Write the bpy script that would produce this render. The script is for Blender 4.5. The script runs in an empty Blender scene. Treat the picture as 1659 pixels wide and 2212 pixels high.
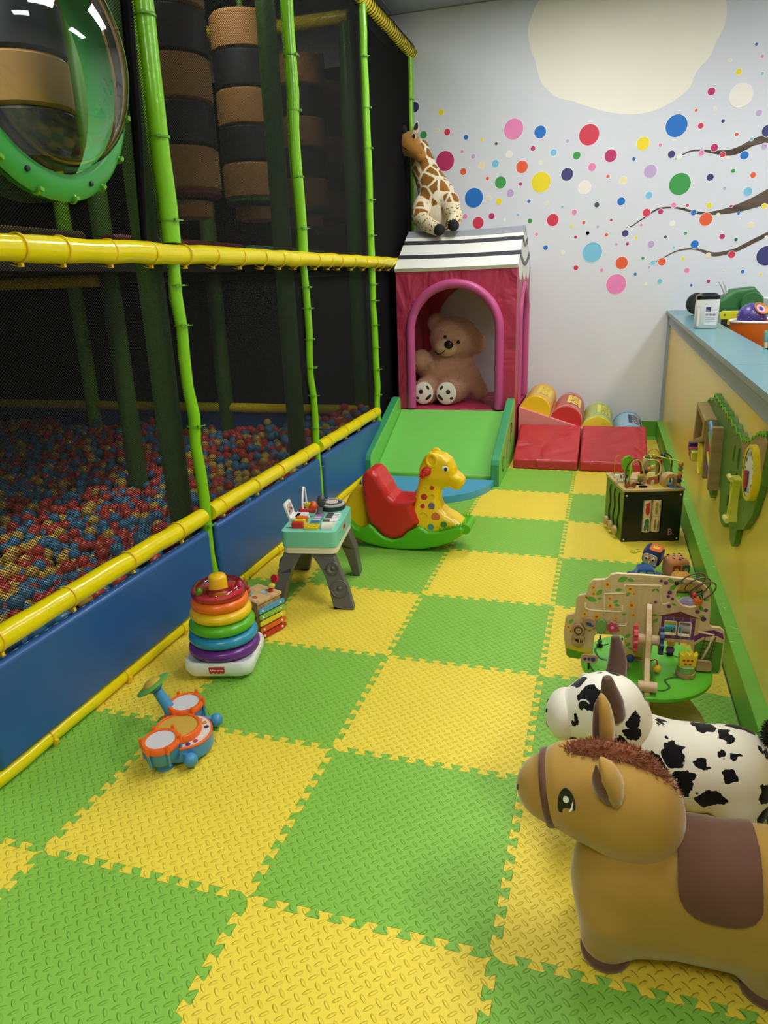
import bpy, bmesh, math, random
import numpy as np
from mathutils import Vector, Matrix, Euler
from mathutils.geometry import tessellate_polygon

SC = bpy.context.scene
COL = SC.collection
PI = math.pi
random.seed(7)

# ------------------------------------------------------------------ camera
FPX, YAW, PITCH, ROLL = 1530.33, 0.302309, 0.314412, -0.0354734
fwd = Vector((-math.sin(YAW)*math.cos(PITCH), math.cos(YAW)*math.cos(PITCH), -math.sin(PITCH)))
rgt = Vector((math.cos(YAW), math.sin(YAW), 0))
upv = rgt.cross(fwd)
cr = rgt*math.cos(ROLL) + upv*math.sin(ROLL)
cu = -rgt*math.sin(ROLL) + upv*math.cos(ROLL)
cam = bpy.data.cameras.new('camera')
camo = bpy.data.objects.new('camera', cam)
COL.objects.link(camo)
m = Matrix((cr, cu, -fwd)).transposed().to_4x4()
m.translation = (0.765369, -1.201803, 1.436859)
camo.matrix_world = m
cam.sensor_fit = 'HORIZONTAL'
cam.sensor_width = 36.0
cam.lens = FPX/1659*36.0
cam.clip_start = 0.02
SC.camera = camo

# ------------------------------------------------------------------ world, light, exposure
world = bpy.data.worlds.new('world')
SC.world = world
world.use_nodes = True
world.node_tree.nodes['Background'].inputs[0].default_value = (0.9, 0.95, 1.0, 1)
world.node_tree.nodes['Background'].inputs[1].default_value = 0.25
SC.view_settings.view_transform = 'Standard'
SC.view_settings.look = 'None'
SC.view_settings.gamma = 1
SC.view_settings.use_curve_mapping = False
SC.view_settings.exposure = 0.0
SC.cycles.use_denoising = True
SC.cycles.max_bounces = 8
SC.cycles.transparent_max_bounces = 24
SC.cycles.sample_clamp_indirect = 6.0
CEIL = 3.60
LAMP_STRENGTH = 26.0
# (x, y, long side along x?) fluorescent ceiling panels
LAMPS = [(0.30, 4.35), (1.40, 1.90), (0.30, -2.2), (2.9, 3.4), (2.9, -0.3), (-1.7, 2.9), (-1.7, 0.2)]

# ------------------------------------------------------------------ materials
def lin(c):
    if isinstance(c, str):
        c = tuple(int(c[i:i+2], 16) for i in (0, 2, 4))
    out = []
    for v in c:
        v = v/255.0
        out.append(v/12.92 if v <= 0.04045 else ((v+0.055)/1.055)**2.4)
    return tuple(out)

MATS = {}

class NT:
    """small wrapper that writes shader math"""
    def __init__(self, mat):
        self.t = mat.node_tree
    def n(self, typ, **kw):
        nd = self.t.nodes.new(typ)
        for k, v in kw.items():
            setattr(nd, k, v)
        return nd
    def set(self, sock, v):
        if isinstance(v, bpy.types.NodeSocket):
            self.t.links.new(v, sock)
        else:
            sock.default_value = v
    def math(self, op, a, b=None, c=None):
        nd = self.n('ShaderNodeMath', operation=op)
        self.set(nd.inputs[0], a)
        if b is not None: self.set(nd.inputs[1], b)
        if c is not None: self.set(nd.inputs[2], c)
        return nd.outputs[0]
    def ramp(self, fac, a, b):
        nd = self.n('ShaderNodeMapRange')
        nd.interpolation_type = 'SMOOTHSTEP'
        self.set(nd.inputs[0], fac)
        nd.inputs[1].default_value = a
        nd.inputs[2].default_value = b
        return nd.outputs[0]
    def mix(self, fac, a, b):
        nd = self.n('ShaderNodeMix', data_type='RGBA')
        self.set(nd.inputs[0], fac)
        for i, v in ((6, a), (7, b)):
            if isinstance(v, bpy.types.NodeSocket): self.t.links.new(v, nd.inputs[i])
            else: nd.inputs[i].default_value = (*v, 1)
        return nd.outputs[2]
    def coord(self, kind='Object'):
        return self.n('ShaderNodeTexCoord').outputs[kind]
    def noise(self, vec, scale, detail=2, rough=0.5, out=0):
        nd = self.n('ShaderNodeTexNoise')
        self.set(nd.inputs['Vector'], vec)
        nd.inputs['Scale'].default_value = scale
        nd.inputs['Detail'].default_value = detail
        nd.inputs['Roughness'].default_value = rough
        return nd.outputs[out]
    def bump(self, h, strength, dist):
        nd = self.n('ShaderNodeBump')
        nd.inputs['Strength'].default_value = strength
        nd.inputs['Distance'].default_value = dist
        self.set(nd.inputs['Height'], h)
        return nd.outputs[0]

def base(name, col, rough=0.5, metal=0.0, spec=0.5, sheen=0.0, coat=0.0):
    mt = bpy.data.materials.new(name)
    mt.use_nodes = True
    p = mt.node_tree.nodes['Principled BSDF']
    if col is not None:
        p.inputs['Base Color'].default_value = (*lin(col), 1)
    p.inputs['Roughness'].default_value = rough
    p.inputs['Metallic'].default_value = metal
    p.inputs['Specular IOR Level'].default_value = spec
    if sheen: 
        p.inputs['Sheen Weight'].default_value = sheen
        p.inputs['Sheen Roughness'].default_value = 0.4
    if coat:
        p.inputs['Coat Weight'].default_value = coat
        p.inputs['Coat Roughness'].default_value = 0.12
    MATS[name] = mt
    return mt, p, NT(mt)

def plain(name, col, rough=0.5, var=0.06, scale=25, bump=0.0, bscale=60, bdist=0.002, detail=2, **kw):
    """colour with slight mottling and fine relief"""
    if name in MATS: return MATS[name]
    mt, p, t = base(name, col, rough, **kw)
    c = lin(col)
    co = t.coord()
    f = t.noise(co, scale, 3)
    a = tuple(v*(1-var) for v in c); b = tuple(min(1, v*(1+var)) for v in c)
    t.set(p.inputs['Base Color'], t.mix(f, a, b))
    if bump:
        t.set(p.inputs['Normal'], t.bump(t.noise(co, bscale, detail), bump, bdist))
    return mt

def M(col, rough=0.4, **kw):
    """quick plain plastic/paint by hex"""
    nm = 'paint_%s_%d' % (col, int(rough*100))
    return plain(nm, col, rough, var=0.03, **kw)

def vinyl(name, col, rough=0.38, wr=0.5, wscale=7, wdist=0.012):
    """soft play vinyl: long soft wrinkles"""
    if name in MATS: return MATS[name]
    mt, p, t = base(name, col, rough)
    c = lin(col)
    co = t.coord()
    f = t.noise(co, 3.0, 2)
    t.set(p.inputs['Base Color'], t.mix(f, tuple(v*.93 for v in c), tuple(min(1, v*1.06) for v in c)))
    mp = t.n('ShaderNodeMapping'); t.set(mp.inputs[0], co)
    mp.inputs['Scale'].default_value = (1, 1, 0.7)
    h = t.noise(mp.outputs[0], wscale, 2, 0.45)
    h.node.inputs['Distortion'].default_value = 1.1
    t.set(p.inputs['Normal'], t.bump(h, wr, wdist))
    return mt

def wood(name, col, dark=None, rough=0.5, scale=9, axis=2, amt=1.0):
    if name in MATS: return MATS[name]
    mt, p, t = base(name, col, rough)
    c = lin(col); d = lin(dark) if dark else tuple(v*.72 for v in c)
    mp = t.n('ShaderNodeMapping'); t.set(mp.inputs[0], t.coord())
    s = [scale*6, scale*6, scale*6]; s[axis] = scale*0.5
    mp.inputs['Scale'].default_value = s
    f = t.ramp(t.noise(mp.outputs[0], 1.0, 4, .6), .3, .75)
    t.set(p.inputs['Base Color'], t.mix(t.math('MULTIPLY', f, amt), c, d))
    return mt

# ------------------------------------------------------------------ mesh helpers
class MB:
    def __init__(self): self.v = []; self.f = []; self.mi = []; self.cur = 0
    def add(self, vs, fs, M4=None):
        o = len(self.v)
        if M4 is None: self.v += [tuple(p) for p in vs]
        else: self.v += [tuple(M4 @ Vector(p)) for p in vs]
        self.f += [tuple(i+o for i in f) for f in fs]
        self.mi += [self.cur]*len(fs)
        return self
    def box(self, c, s, M4=None):
        x, y, z = c; a, b, d = s[0]/2, s[1]/2, s[2]/2
        vs = [(x+i*a, y+j*b, z+k*d) for k in (-1, 1) for j in (-1, 1) for i in (-1, 1)]
        return self.add(vs, [(0,2,3,1), (4,5,7,6), (0,1,5,4), (2,6,7,3), (0,4,6,2), (1,3,7,5)], M4)
    def prism(self, pts, h, holes=(), M4=None, z0=0.0):
        """polygon in local xy, extruded from z0 to z0+h"""
        loops = [[Vector((p[0], p[1], 0)) for p in pts]] + [[Vector((p[0], p[1], 0)) for p in hh] for hh in holes]
        flat = [p for l in loops for p in l]
        n = len(flat)
        tri = tessellate_polygon(loops)
        vs = [(p.x, p.y, z0) for p in flat] + [(p.x, p.y, z0+h) for p in flat]
        fs = []
        for t in tri:
            a, b, c = t
            ar = (flat[b]-flat[a]).cross(flat[c]-flat[a]).z
            if ar < 0: a, b, c = a, c, b
            fs.append((a+n, b+n, c+n)); fs.append((c, b, a))
        o = 0
        for li, l in enumerate(loops):
            k = len(l)
            area = sum(l[i].x*l[(i+1) % k].y-l[(i+1) % k].x*l[i].y for i in range(k))
            ccw = (area > 0) if li == 0 else (area < 0)
            for i in range(k):
                j = (i+1) % k
                q = (o+i, o+j, o+j+n, o+i+n)
                fs.append(q if ccw else q[::-1])
            o += k
        return self.add(vs, fs, M4)
    def lathe(self, prof, seg=24, M4=None, closed=False, a0=0, a1=2*PI, cap=True):
        """profile of (r, z) revolved round local z"""
        full = abs(a1-a0-2*PI) < 1e-6
        na = seg if full else seg+1
        vs = []; fs = []
        for r, z in prof:
            for i in range(na):
                a = a0+(a1-a0)*i/seg
                vs.append((r*math.cos(a), r*math.sin(a), z))
        k = len(prof)
        rng = k if closed else k-1
        for j in range(rng):
            j2 = (j+1) % k
            for i in range(seg):
                i2 = (i+1) % na if full else i+1
                fs.append((j*na+i, j*na+i2, j2*na+i2, j2*na+i))
        if cap and not closed:
            if prof[0][0] > 1e-6 and full: fs.append(tuple(range(na))[::-1])
            if prof[-1][0] > 1e-6 and full: fs.append(tuple((k-1)*na+i for i in range(na)))
        return self.add(vs, fs, M4)
    def cyl(self, p0, p1, r0, r1=None, seg=16, cap=True):
        r1 = r0 if r1 is None else r1
        return self.tube([p0, p1], [r0, r1], seg, cap)
    def tube(self, pts, rad, seg=12, cap=True, closed=False, flat=1.0):
        pts = [Vector(p) for p in pts]
        n = len(pts)
        if not isinstance(rad, (list, tuple)): rad = [rad]*n
        tang = []
        for i in range(n):
            if closed: d = pts[(i+1) % n]-pts[i-1]
            else: d = pts[min(i+1, n-1)]-pts[max(i-1, 0)]
            tang.append(d.normalized() if d.length > 1e-9 else Vector((0, 0, 1)))
        ref = Vector((0, 0, 1)) if abs(tang[0].z) < 0.9 else Vector((1, 0, 0))
        u = tang[0].cross(ref).normalized()
        vs = []; fs = []
        for i in range(n):
            u = (u - tang[i]*u.dot(tang[i])).normalized()
            w = tang[i].cross(u)
            for k in range(seg):
                a = 2*PI*k/seg
                vs.append(pts[i]+(u*math.cos(a)+w*math.sin(a)*flat)*rad[i])
        m = n if closed else n-1
        for i in range(m):
            i2 = (i+1) % n
            for k in range(seg):
                k2 = (k+1) % seg
                fs.append((i*seg+k, i*seg+k2, i2*seg+k2, i2*seg+k))
        if cap and not closed:
            fs.append(tuple(range(seg))[::-1]); fs.append(tuple((n-1)*seg+k for k in range(seg)))
        return self.add(vs, fs)
    def ball(self, c, r, seg=16, rings=10, M4=None):
        rx, ry, rz = (r, r, r) if not isinstance(r, (tuple, list)) else r
        vs = [(c[0], c[1], c[2]-rz)]
        for j in range(1, rings):
            a = -PI/2+PI*j/rings
            for i in range(seg):
                b = 2*PI*i/seg
                vs.append((c[0]+rx*math.cos(a)*math.cos(b), c[1]+ry*math.cos(a)*math.sin(b), c[2]+rz*math.sin(a)))
        vs.append((c[0], c[1], c[2]+rz))
        fs = []
        for i in range(seg):
            fs.append((0, 1+(i+1) % seg, 1+i))
        for j in range(rings-2):
            for i in range(seg):
                i2 = (i+1) % seg
                fs.append((1+j*seg+i, 1+j*seg+i2, 1+(j+1)*seg+i2, 1+(j+1)*seg+i))
        L = len(vs)-1; o = 1+(rings-2)*seg
        for i in range(seg):
            fs.append((L, o+i, o+(i+1) % seg))
        return self.add(vs, fs, M4)
    def torus(self, c, R, r, seg=40, ring=12, M4=None, flat=1.0):
        vs = []; fs = []
        for i in range(seg):
            a = 2*PI*i/seg
            for k in range(ring):
                b = 2*PI*k/ring
                rr = R+r*math.cos(b)
                vs.append((c[0]+rr*math.cos(a), c[1]+rr*math.sin(a), c[2]+r*flat*math.sin(b)))
        for i in range(seg):
            i2 = (i+1) % seg
            for k in range(ring):
                k2 = (k+1) % ring
                fs.append((i*ring+k, i2*ring+k, i2*ring+k2, i*ring+k2))
        return self.add(vs, fs, M4)

def link(o, parent=None):
    COL.objects.link(o)
    if parent is not None: o.parent = parent
    return o

def obj(name, mb, mat, parent=None, smooth=True, bevel=0.0, bseg=2, angle=40, loc=None, rot=None, kind=None):
    """one mesh object from a builder; mat may be a list"""
    me = bpy.data.meshes.new(name)
    me.from_pydata(mb.v, [], mb.f)
    mats = mat if isinstance(mat, list) else [mat]
    for k in mats: me.materials.append(k)
    if len(mats) > 1: me.polygons.foreach_set('material_index', mb.mi)
    if smooth:
        me.polygons.foreach_set('use_smooth', [True]*len(me.polygons))
        if angle < 180: me.set_sharp_from_angle(angle=math.radians(angle))
    me.update()
    o = bpy.data.objects.new(name, me)
    link(o, parent)
    if loc is not None: o.location = loc
    if rot is not None: o.rotation_euler = rot
    if bevel:
        b = o.modifiers.new('bevel', 'BEVEL')
        b.width = bevel; b.segments = bseg; b.limit_method = 'ANGLE'; b.angle_limit = math.radians(38)
        b.harden_normals = False
    if kind: o['kind'] = kind
    return o

def tag(o, label, cat, group=None, kind=None):
    o['label'] = label; o['category'] = cat
    if group: o['group'] = group
    if kind: o['kind'] = kind
    return o

def thing(name, label, cat, loc=(0, 0, 0), rot=(0, 0, 0), group=None, scale=1.0):
    o = bpy.data.objects.new(name, None)
    o.empty_display_size = 0.05
    COL.objects.link(o)
    o.location = loc; o.rotation_euler = rot; o.scale = (scale,)*3
    return tag(o, label, cat, group)

def struct(name, mb, mat, **kw):
    o = obj(name, mb, mat, **kw)
    o['kind'] = 'structure'
    return o

def T(*a): return Matrix.Translation(a)
def RX(a): return Matrix.Rotation(a, 4, 'X')
def RY(a): return Matrix.Rotation(a, 4, 'Y')
def RZ(a): return Matrix.Rotation(a, 4, 'Z')
def frame(o, x, y):
    """matrix with origin o, local x and y axes as given"""
    x = Vector(x).normalized(); y = Vector(y); y = (y-x*y.dot(x)).normalized(); z = x.cross(y)
    mm = Matrix((x, y, z)).transposed().to_4x4(); mm.translation = o
    return mm

def rrect(x0, y0, x1, y1, r, n=5):
    out = []
    for cx, cy, a in ((x1-r, y1-r, 0), (x0+r, y1-r, 90), (x0+r, y0+r, 180), (x1-r, y0+r, 270)):
        for i in range(n+1):
            t = math.radians(a+90*i/n)
            out.append((cx+r*math.cos(t), cy+r*math.sin(t)))
    return out

def circ(cx, cy, r, n=24, ry=None):
    ry = r if ry is None else ry
    return [(cx+r*math.cos(2*PI*i/n), cy+ry*math.sin(2*PI*i/n)) for i in range(n)]

def spline(pts, n=8, closed=False):
    """Catmull-Rom through points (any dimension)"""
    P = [np.array(p, float) for p in pts]
    out = []
    k = len(P)
    rng = k if closed else k-1
    for i in range(rng):
        if closed: p0, p1, p2, p3 = P[i-1], P[i], P[(i+1) % k], P[(i+2) % k]
        else: p0, p1, p2, p3 = P[max(i-1, 0)], P[i], P[i+1], P[min(i+2, k-1)]
        for j in range(n):
            t = j/n
            out.append(tuple(.5*((2*p1)+(-p0+p2)*t+(2*p0-5*p1+4*p2-p3)*t*t+(-p0+3*p1-3*p2+p3)*t**3)))
    if not closed: out.append(tuple(P[-1]))
    return out

def text(name, s, size, mat, parent, M4, extrude=0.0006, align='CENTER', sx=1.0):
    cv = bpy.data.curves.new(name, 'FONT')
    cv.body = s; cv.size = size; cv.extrude = extrude; cv.align_x = align; cv.align_y = 'CENTER'
    cv.resolution_u = 2
    tmp = bpy.data.objects.new(name+'_tmp', cv)
    COL.objects.link(tmp)
    dg = bpy.context.evaluated_depsgraph_get()
    me = bpy.data.meshes.new_from_object(tmp.evaluated_get(dg))
    bpy.data.objects.remove(tmp)
    bpy.data.curves.remove(cv)
    me.transform(M4 @ Matrix.Diagonal((sx, 1, 1, 1)))
    me.materials.clear(); me.materials.append(mat)
    o = bpy.data.objects.new(name, me)
    return link(o, parent)

def fuzz(fn, mb, n, L, w, seed=1, droop=.3, zmin=None):
    """tiny tapered hairs standing on an implicit surface"""
    rr = np.random.RandomState(seed)
    V = np.array(mb.v); F = np.array(mb.f)
    q = V[F[rr.randint(0, len(F), n)]]
    wt_ = rr.dirichlet((1, 1, 1, 1), n)
    P = (q*wt_[..., None]).sum(1)
    e = 1e-3
    g = np.stack([fn(P+np.eye(3)[i]*e)-fn(P-np.eye(3)[i]*e) for i in range(3)], -1)
    g /= np.maximum(np.linalg.norm(g, axis=1, keepdims=True), 1e-9)
    d = g+rr.normal(0, .45, g.shape)+np.array([0, 0, -droop])
    d /= np.linalg.norm(d, axis=1, keepdims=True)
    u = np.cross(d, rr.normal(0, 1, d.shape)); u /= np.linalg.norm(u, axis=1, keepdims=True)
    v = np.cross(d, u)
    ln = L*rr.uniform(.6, 1.2, (n, 1))
    B = P-g*.001
    A = np.stack([B+u*w, B-u*.5*w+v*.87*w, B-u*.5*w-v*.87*w, B+d*ln], 1).reshape(-1, 3)
    o = MB(); o.v = [tuple(p) for p in A.tolist()]
    o.f = [f for i in range(n) for f in ((4*i, 4*i+1, 4*i+3), (4*i+1, 4*i+2, 4*i+3), (4*i+2, 4*i, 4*i+3))]
    o.mi = [0]*len(o.f)
    return o

# ---- implicit surfaces, meshed with surface nets
def s_ell(c, r, rot=None):
    c = np.array(c); r = np.array(r if hasattr(r, '__len__') else (r,)*3, float)
    R = None if rot is None else np.array(Euler(rot).to_matrix())
    def f(P):
        q = P-c
        if R is not None: q = q @ R
        k0 = np.sqrt(((q/r)**2).sum(-1)); k1 = np.sqrt(((q/(r*r))**2).sum(-1))
        return np.where(k1 > 1e-9, k0*(k0-1)/np.maximum(k1, 1e-9), -r.min())
    return f
def s_cap(a, b, ra, rb=None):
    a = np.array(a, float); b = np.array(b, float); rb = ra if rb is None else rb
    ab = b-a; L = (ab**2).sum()
    def f(P):
        t = np.clip(((P-a) @ ab)/L, 0, 1)
        d = P-a-t[..., None]*ab
        return np.sqrt((d**2).sum(-1))-(ra+(rb-ra)*t)
    return f
def s_box(c, h, r=0.02, rot=None):
    c = np.array(c); h = np.array(h)-r
    R = None if rot is None else np.array(Euler(rot).to_matrix())
    def f(P):
        q = P-c
        if R is not None: q = q @ R
        q = np.abs(q)-h
        return np.sqrt((np.maximum(q, 0)**2).sum(-1))+np.minimum(q.max(-1), 0)-r
    return f
def smin(a, b, k):
    h = np.clip(.5+.5*(b-a)/k, 0, 1)
    return b+(a-b)*h-k*h*(1-h)
def s_union(items, k=0.02):
    """items: functions or (function, k)"""
    def f(P):
        d = None
        for it in items:
            fn, kk = it if isinstance(it, tuple) else (it, k)
            e = fn(P)
            d = e if d is None else smin(d, e, kk)
        return d
    return f
def s_sub(a, b, k=0.01):
    return lambda P: -smin(-a(P), b(P), k)

def surfnet(fn, lo, hi, n=56):
    lo = np.array(lo, float); hi = np.array(hi, float)
    h = (hi-lo).max()/n
    dim = np.ceil((hi-lo)/h).astype(int)+2
    ax = [lo[i]-h/2+h*np.arange(dim[i]) for i in range(3)]
    G = np.stack(np.meshgrid(*ax, indexing='ij'), -1)
    D = fn(G)
    S = D < 0
    nx, ny, nz = dim-1
    acc = np.zeros((nx, ny, nz, 3)); cnt = np.zeros((nx, ny, nz))
    def sl(o): return tuple(slice(o[i], o[i]+(nx, ny, nz)[i]) for i in range(3))
    corners = [(i, j, k) for i in (0, 1) for j in (0, 1) for k in (0, 1)]
    for a in corners:
        for d in range(3):
            if a[d] == 1: continue
            b = list(a); b[d] = 1; b = tuple(b)
            da = D[sl(a)]; db = D[sl(b)]
            cr_ = S[sl(a)] != S[sl(b)]
            t = np.where(cr_, da/np.where(cr_, da-db, 1), 0)
            p = np.zeros((nx, ny, nz, 3)); p[:] = a
            p[..., d] += t
            acc += p*cr_[..., None]; cnt += cr_
    act = cnt > 0
    idx = -np.ones((nx, ny, nz), int); idx[act] = np.arange(act.sum())
    ijk = np.argwhere(act)
    V = (acc[act]/cnt[act][:, None]+ijk)*h+(lo-h/2)
    # one Newton step onto the surface
    e = h*.1
    g = np.stack([(fn(V+np.eye(3)[i]*e)-fn(V-np.eye(3)[i]*e))/(2*e) for i in range(3)], -1)
    V = V-g*(fn(V)/np.maximum((g**2).sum(-1), 1e-6))[:, None].clip(-2, 2)
    F = []
    for d in range(3):
        o1, o2 = [(1, 2), (2, 0), (0, 1)][d]
        sa = [slice(1, -1)]*3; sa[d] = slice(0, -1)
        sb = list(sa); sb[d] = slice(1, None)
        s1 = S[tuple(sa)]; s2 = S[tuple(sb)]
        ch = np.argwhere(s1 != s2)
        if not len(ch): continue
        off = np.array([1, 1, 1]); off[d] = 0
        base_ = ch+off
        flip = s2[tuple(ch.T)]
        q = []
        for (u, w) in ((0, 0), (-1, 0), (-1, -1), (0, -1)):
            c = base_.copy(); c[:, o1] += u; c[:, o2] += w
            q.append(idx[tuple(c.T)])
        q = np.stack(q, 1)
        q[flip] = q[flip][:, ::-1]
        F.append(q)
    F = np.concatenate(F)
    mb = MB()
    mb.v = [tuple(p) for p in V.tolist()]
    mb.f = [tuple(p) for p in F.tolist()]
    mb.mi = [0]*len(mb.f)
    return mb
# ------------------------------------------------------------------ the room
YB = 5.65          # back wall
XL, XR, YF = -5.4, 4.4, -4.2
m_wall = plain('wall_paint', 'DCDDE1', .85, var=.015, scale=3, bump=.08, bscale=180, bdist=.001)
m_wall2 = plain('wall_paint_side', 'C9C8C4', .85, var=.02, scale=3)
m_dark = plain('black_wall_paint', '1A1919', .9, var=.1)
def wallbox(name, c, s, mat):
    return struct(name, MB().box(c, s), mat, smooth=False)
wall_back = wallbox('wall_back', ((XL+XR)/2, YB+.06, 1.8), (XR-XL, .12, 3.65), m_wall)
wallbox('wall_left', (XL-.05, (YF+YB)/2, 1.8), (.1, YB-YF, 3.65), m_dark)
wallbox('wall_right', (XR+.05, (YF+YB)/2, 1.8), (.1, YB-YF, 3.65), m_wall2)
wallbox('wall_front', ((XL+XR)/2, YF-.05, 1.8), (XR-XL, .1, 3.65), m_wall2)

# ceiling of suspended panels with grid bars
m_ceil = plain('ceiling_panel', '9FA6AE', .95, var=.05, scale=60, bump=.3, bscale=220, bdist=.002)
m_grid = plain('ceiling_grid', '8A9099', .6)
ceil = wallbox('ceiling', ((XL+XR)/2, (YF+YB)/2, CEIL+.08), (XR-XL+.2, YB-YF+.3, .05), m_grid)
pan = MB().box((0, 0, 0), (.59, 1.20, .02))
pan_me = None
def lamp_at(x, y): return any(abs(x-lx) < .1 and abs(y-ly) < .2 for lx, ly in LAMPS_G)
gx = [XL+.305+.61*i for i in range(16)]
gy = [YB-.61-1.22*j for j in range(8)]
LAMPS_G = [(min(gx, key=lambda v: abs(v-a)), min(gy, key=lambda v: abs(v-b))) for a, b in LAMPS]
for x in gx:
    for y in gy:
        if lamp_at(x, y): continue
        if pan_me is None:
            o = obj('ceiling_tile', pan, m_ceil, ceil, smooth=False); pan_me = o.data
        else:
            o = bpy.data.objects.new('ceiling_tile', pan_me); link(o, ceil)
        o.location = (x, y, CEIL+.022)
bars = MB()
for i in range(17): bars.box((XL+.61*i, (YF+YB)/2, CEIL+.01), (.02, YB-YF, .012))
for j in range(9): bars.box(((XL+XR)/2, YB-1.22*j, CEIL+.011), (XR-XL, .02, .012))
o = obj('ceiling_bars', bars, m_grid, ceil, smooth=False)

# fluorescent troffers: housing, diffuser that glows
em, p, t = base('lamp_diffuser', 'FFFFFF', .5)
p.inputs['Emission Color'].default_value = (.97, .985, 1.0, 1)
p.inputs['Emission Strength'].default_value = LAMP_STRENGTH
names = ['above the playhouse end of the room', 'above the middle of the play floor', 'above the near end of the room', 'over the counter side by the mural',
         'over the counter side near the front', 'above the middle of the play frame', 'above the near end of the play frame']
for k, (x, y) in enumerate(LAMPS_G):
    tr = thing('ceiling_light', 'flat fluorescent ceiling light panel '+names[k], 'light', (x, y, CEIL), group='fluorescent ceiling panels')
    obj('housing', MB().prism(rrect(-.3, -.605, .3, .605, .005, 1), .03, holes=[rrect(-.275, -.58, .275, .58, .005, 1)]), m_grid, tr, smooth=False, loc=(0, 0, 0))
    obj('diffuser', MB().box((0, 0, .012), (.55, 1.16, .008)), em, tr, smooth=False)

# painted moon, branches and round stickers on the back wall
DOTS = """N -0.957 2.891 0.042;Y -0.718 2.829 0.025;G -0.878 2.665 0.031;P -0.750 2.691 0.013;R -0.664 2.669 0.027;B -0.496 2.614 0.020;Y -0.356 2.581 0.013;D -0.231 2.542 0.013;K -0.083 2.643 0.082;B 0.142 2.602 0.049;W -0.829 2.512 0.021;C -0.684 2.439 0.082;K -0.530 2.503 0.014;L -0.431 2.458 0.020;W -0.117 2.449 0.028;S -0.236 2.385 0.031;P -0.356 2.378 0.026;O -0.004 2.343 0.050;O -0.520 2.342 0.028;O -0.304 2.271 0.015;G -0.188 2.231 0.049;C 0.085 2.480 0.020;L 0.372 2.514 0.015;S 0.260 2.435 0.027;G 0.453 2.397 0.031;P 0.151 2.364 0.014;Y 0.162 2.210 0.082;N 0.380 2.256 0.050;C -0.014 2.207 0.014;L -0.101 2.139 0.032;B -0.424 2.121 0.082;P -0.288 2.108 0.019;Y -0.200 2.079 0.027;B 0.063 2.063 0.014;P 0.218 2.039 0.014;S 0.351 2.002 0.011;K -0.502 1.970 0.021;G -0.622 2.194 0.027;R -0.384 1.911 0.050;C -0.263 1.960 0.027;W -0.145 1.924 0.011;S -0.028 1.958 0.012;G 0.077 1.902 0.021;R 0.274 1.899 0.050;K 0.454 1.953 0.021;O 0.540 1.863 0.014;Y 0.434 1.840 0.012;K 0.139 1.789 0.014;C 0.475 1.749 0.013;W 0.576 1.777 0.012;B 0.221 1.674 0.020;P 0.374 1.630 0.013;R 0.490 1.495 0.021;B 1.753 3.070 0.011;K 1.804 2.984 0.012;P 1.579 2.982 0.010;Y 1.649 2.896 0.022;S 1.818 2.864 0.011;C 1.465 2.779 0.028;W 1.683 2.730 0.084;P 1.505 2.656 0.010;O 1.365 2.655 0.011;L 1.826 2.595 0.024;B 1.227 2.556 0.083;N 1.572 2.561 0.014;R 1.410 2.540 0.021;O 1.682 2.455 0.014;S 1.794 2.413 0.013;N 1.905 2.462 0.043;R 0.546 2.547 0.081;Y 0.980 2.446 0.050;K 1.115 2.424 0.014;C 0.729 2.375 0.049;B 0.916 2.336 0.014;N 1.207 2.349 0.028;W 1.270 2.325 0.021;C 1.527 2.373 0.028;K 1.434 2.340 0.021;R 1.595 2.317 0.021;B 1.756 2.299 0.031;L 1.892 2.354 0.022;P 1.633 2.292 0.011;K 0.583 2.299 0.032;O 0.717 2.217 0.014;P 0.842 2.179 0.029;L 1.052 2.233 0.051;S 1.056 2.049 0.028;G 1.291 2.120 0.084;N 1.518 2.155 0.027;G 1.685 2.191 0.015;O 1.836 2.150 0.021;L 1.636 2.065 0.014;S 1.811 2.029 0.033;B 0.837 2.016 0.032;D 0.639 2.000 0.021;K 1.257 1.960 0.021;R 1.364 1.953 0.012;Y 1.532 1.941 0.021;C 1.698 1.927 0.012;Y 1.945 1.913 0.020;R 1.047 1.914 0.032;C 1.159 1.917 0.021;B 1.417 1.894 0.021;O 1.517 1.837 0.050;P 1.607 1.867 0.013;B 1.761 1.869 0.012;O 0.539 1.864 0.014;C 0.765 1.872 0.011;L 0.657 1.823 0.013;K 1.012 1.819 0.012;W 1.260 1.817 0.021;P 1.864 1.773 0.021;W 0.575 1.777 0.012;O 0.733 1.756 0.014;N 0.886 1.760 0.028;Y 0.978 1.720 0.013;D 1.213 1.715 0.013;G 1.369 1.736 0.014;C 1.655 1.697 0.022;F 1.763 1.668 0.014;L 0.819 1.674 0.014;C 0.910 1.674 0.013;L 1.103 1.662 0.028;S 1.287 1.627 0.011;B 1.449 1.646 0.032;S 0.623 1.618 0.083;O 0.873 1.520 0.051;G 1.045 1.552 0.013;S 1.129 1.512 0.020;O 1.202 1.517 0.031;Y 1.367 1.536 0.014;P 1.564 1.554 0.019;R 1.743 1.552 0.028;N 2.008 1.532 0.077;W 1.991 1.674 0.013;L 1.101 1.474 0.012;K 0.711 1.467 0.014;K 1.407 1.438 0.021;B 0.992 1.424 0.013;P 1.696 1.420 0.011;B 1.841 1.413 0.014;Y 1.982 1.388 0.011;K 0.839 1.345 0.084;S 1.198 1.359 0.021;C 1.585 1.346 0.015;P 1.089 1.339 0.012;B 1.453 1.317 0.011;W 0.530 2.144 0.052"""
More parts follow.
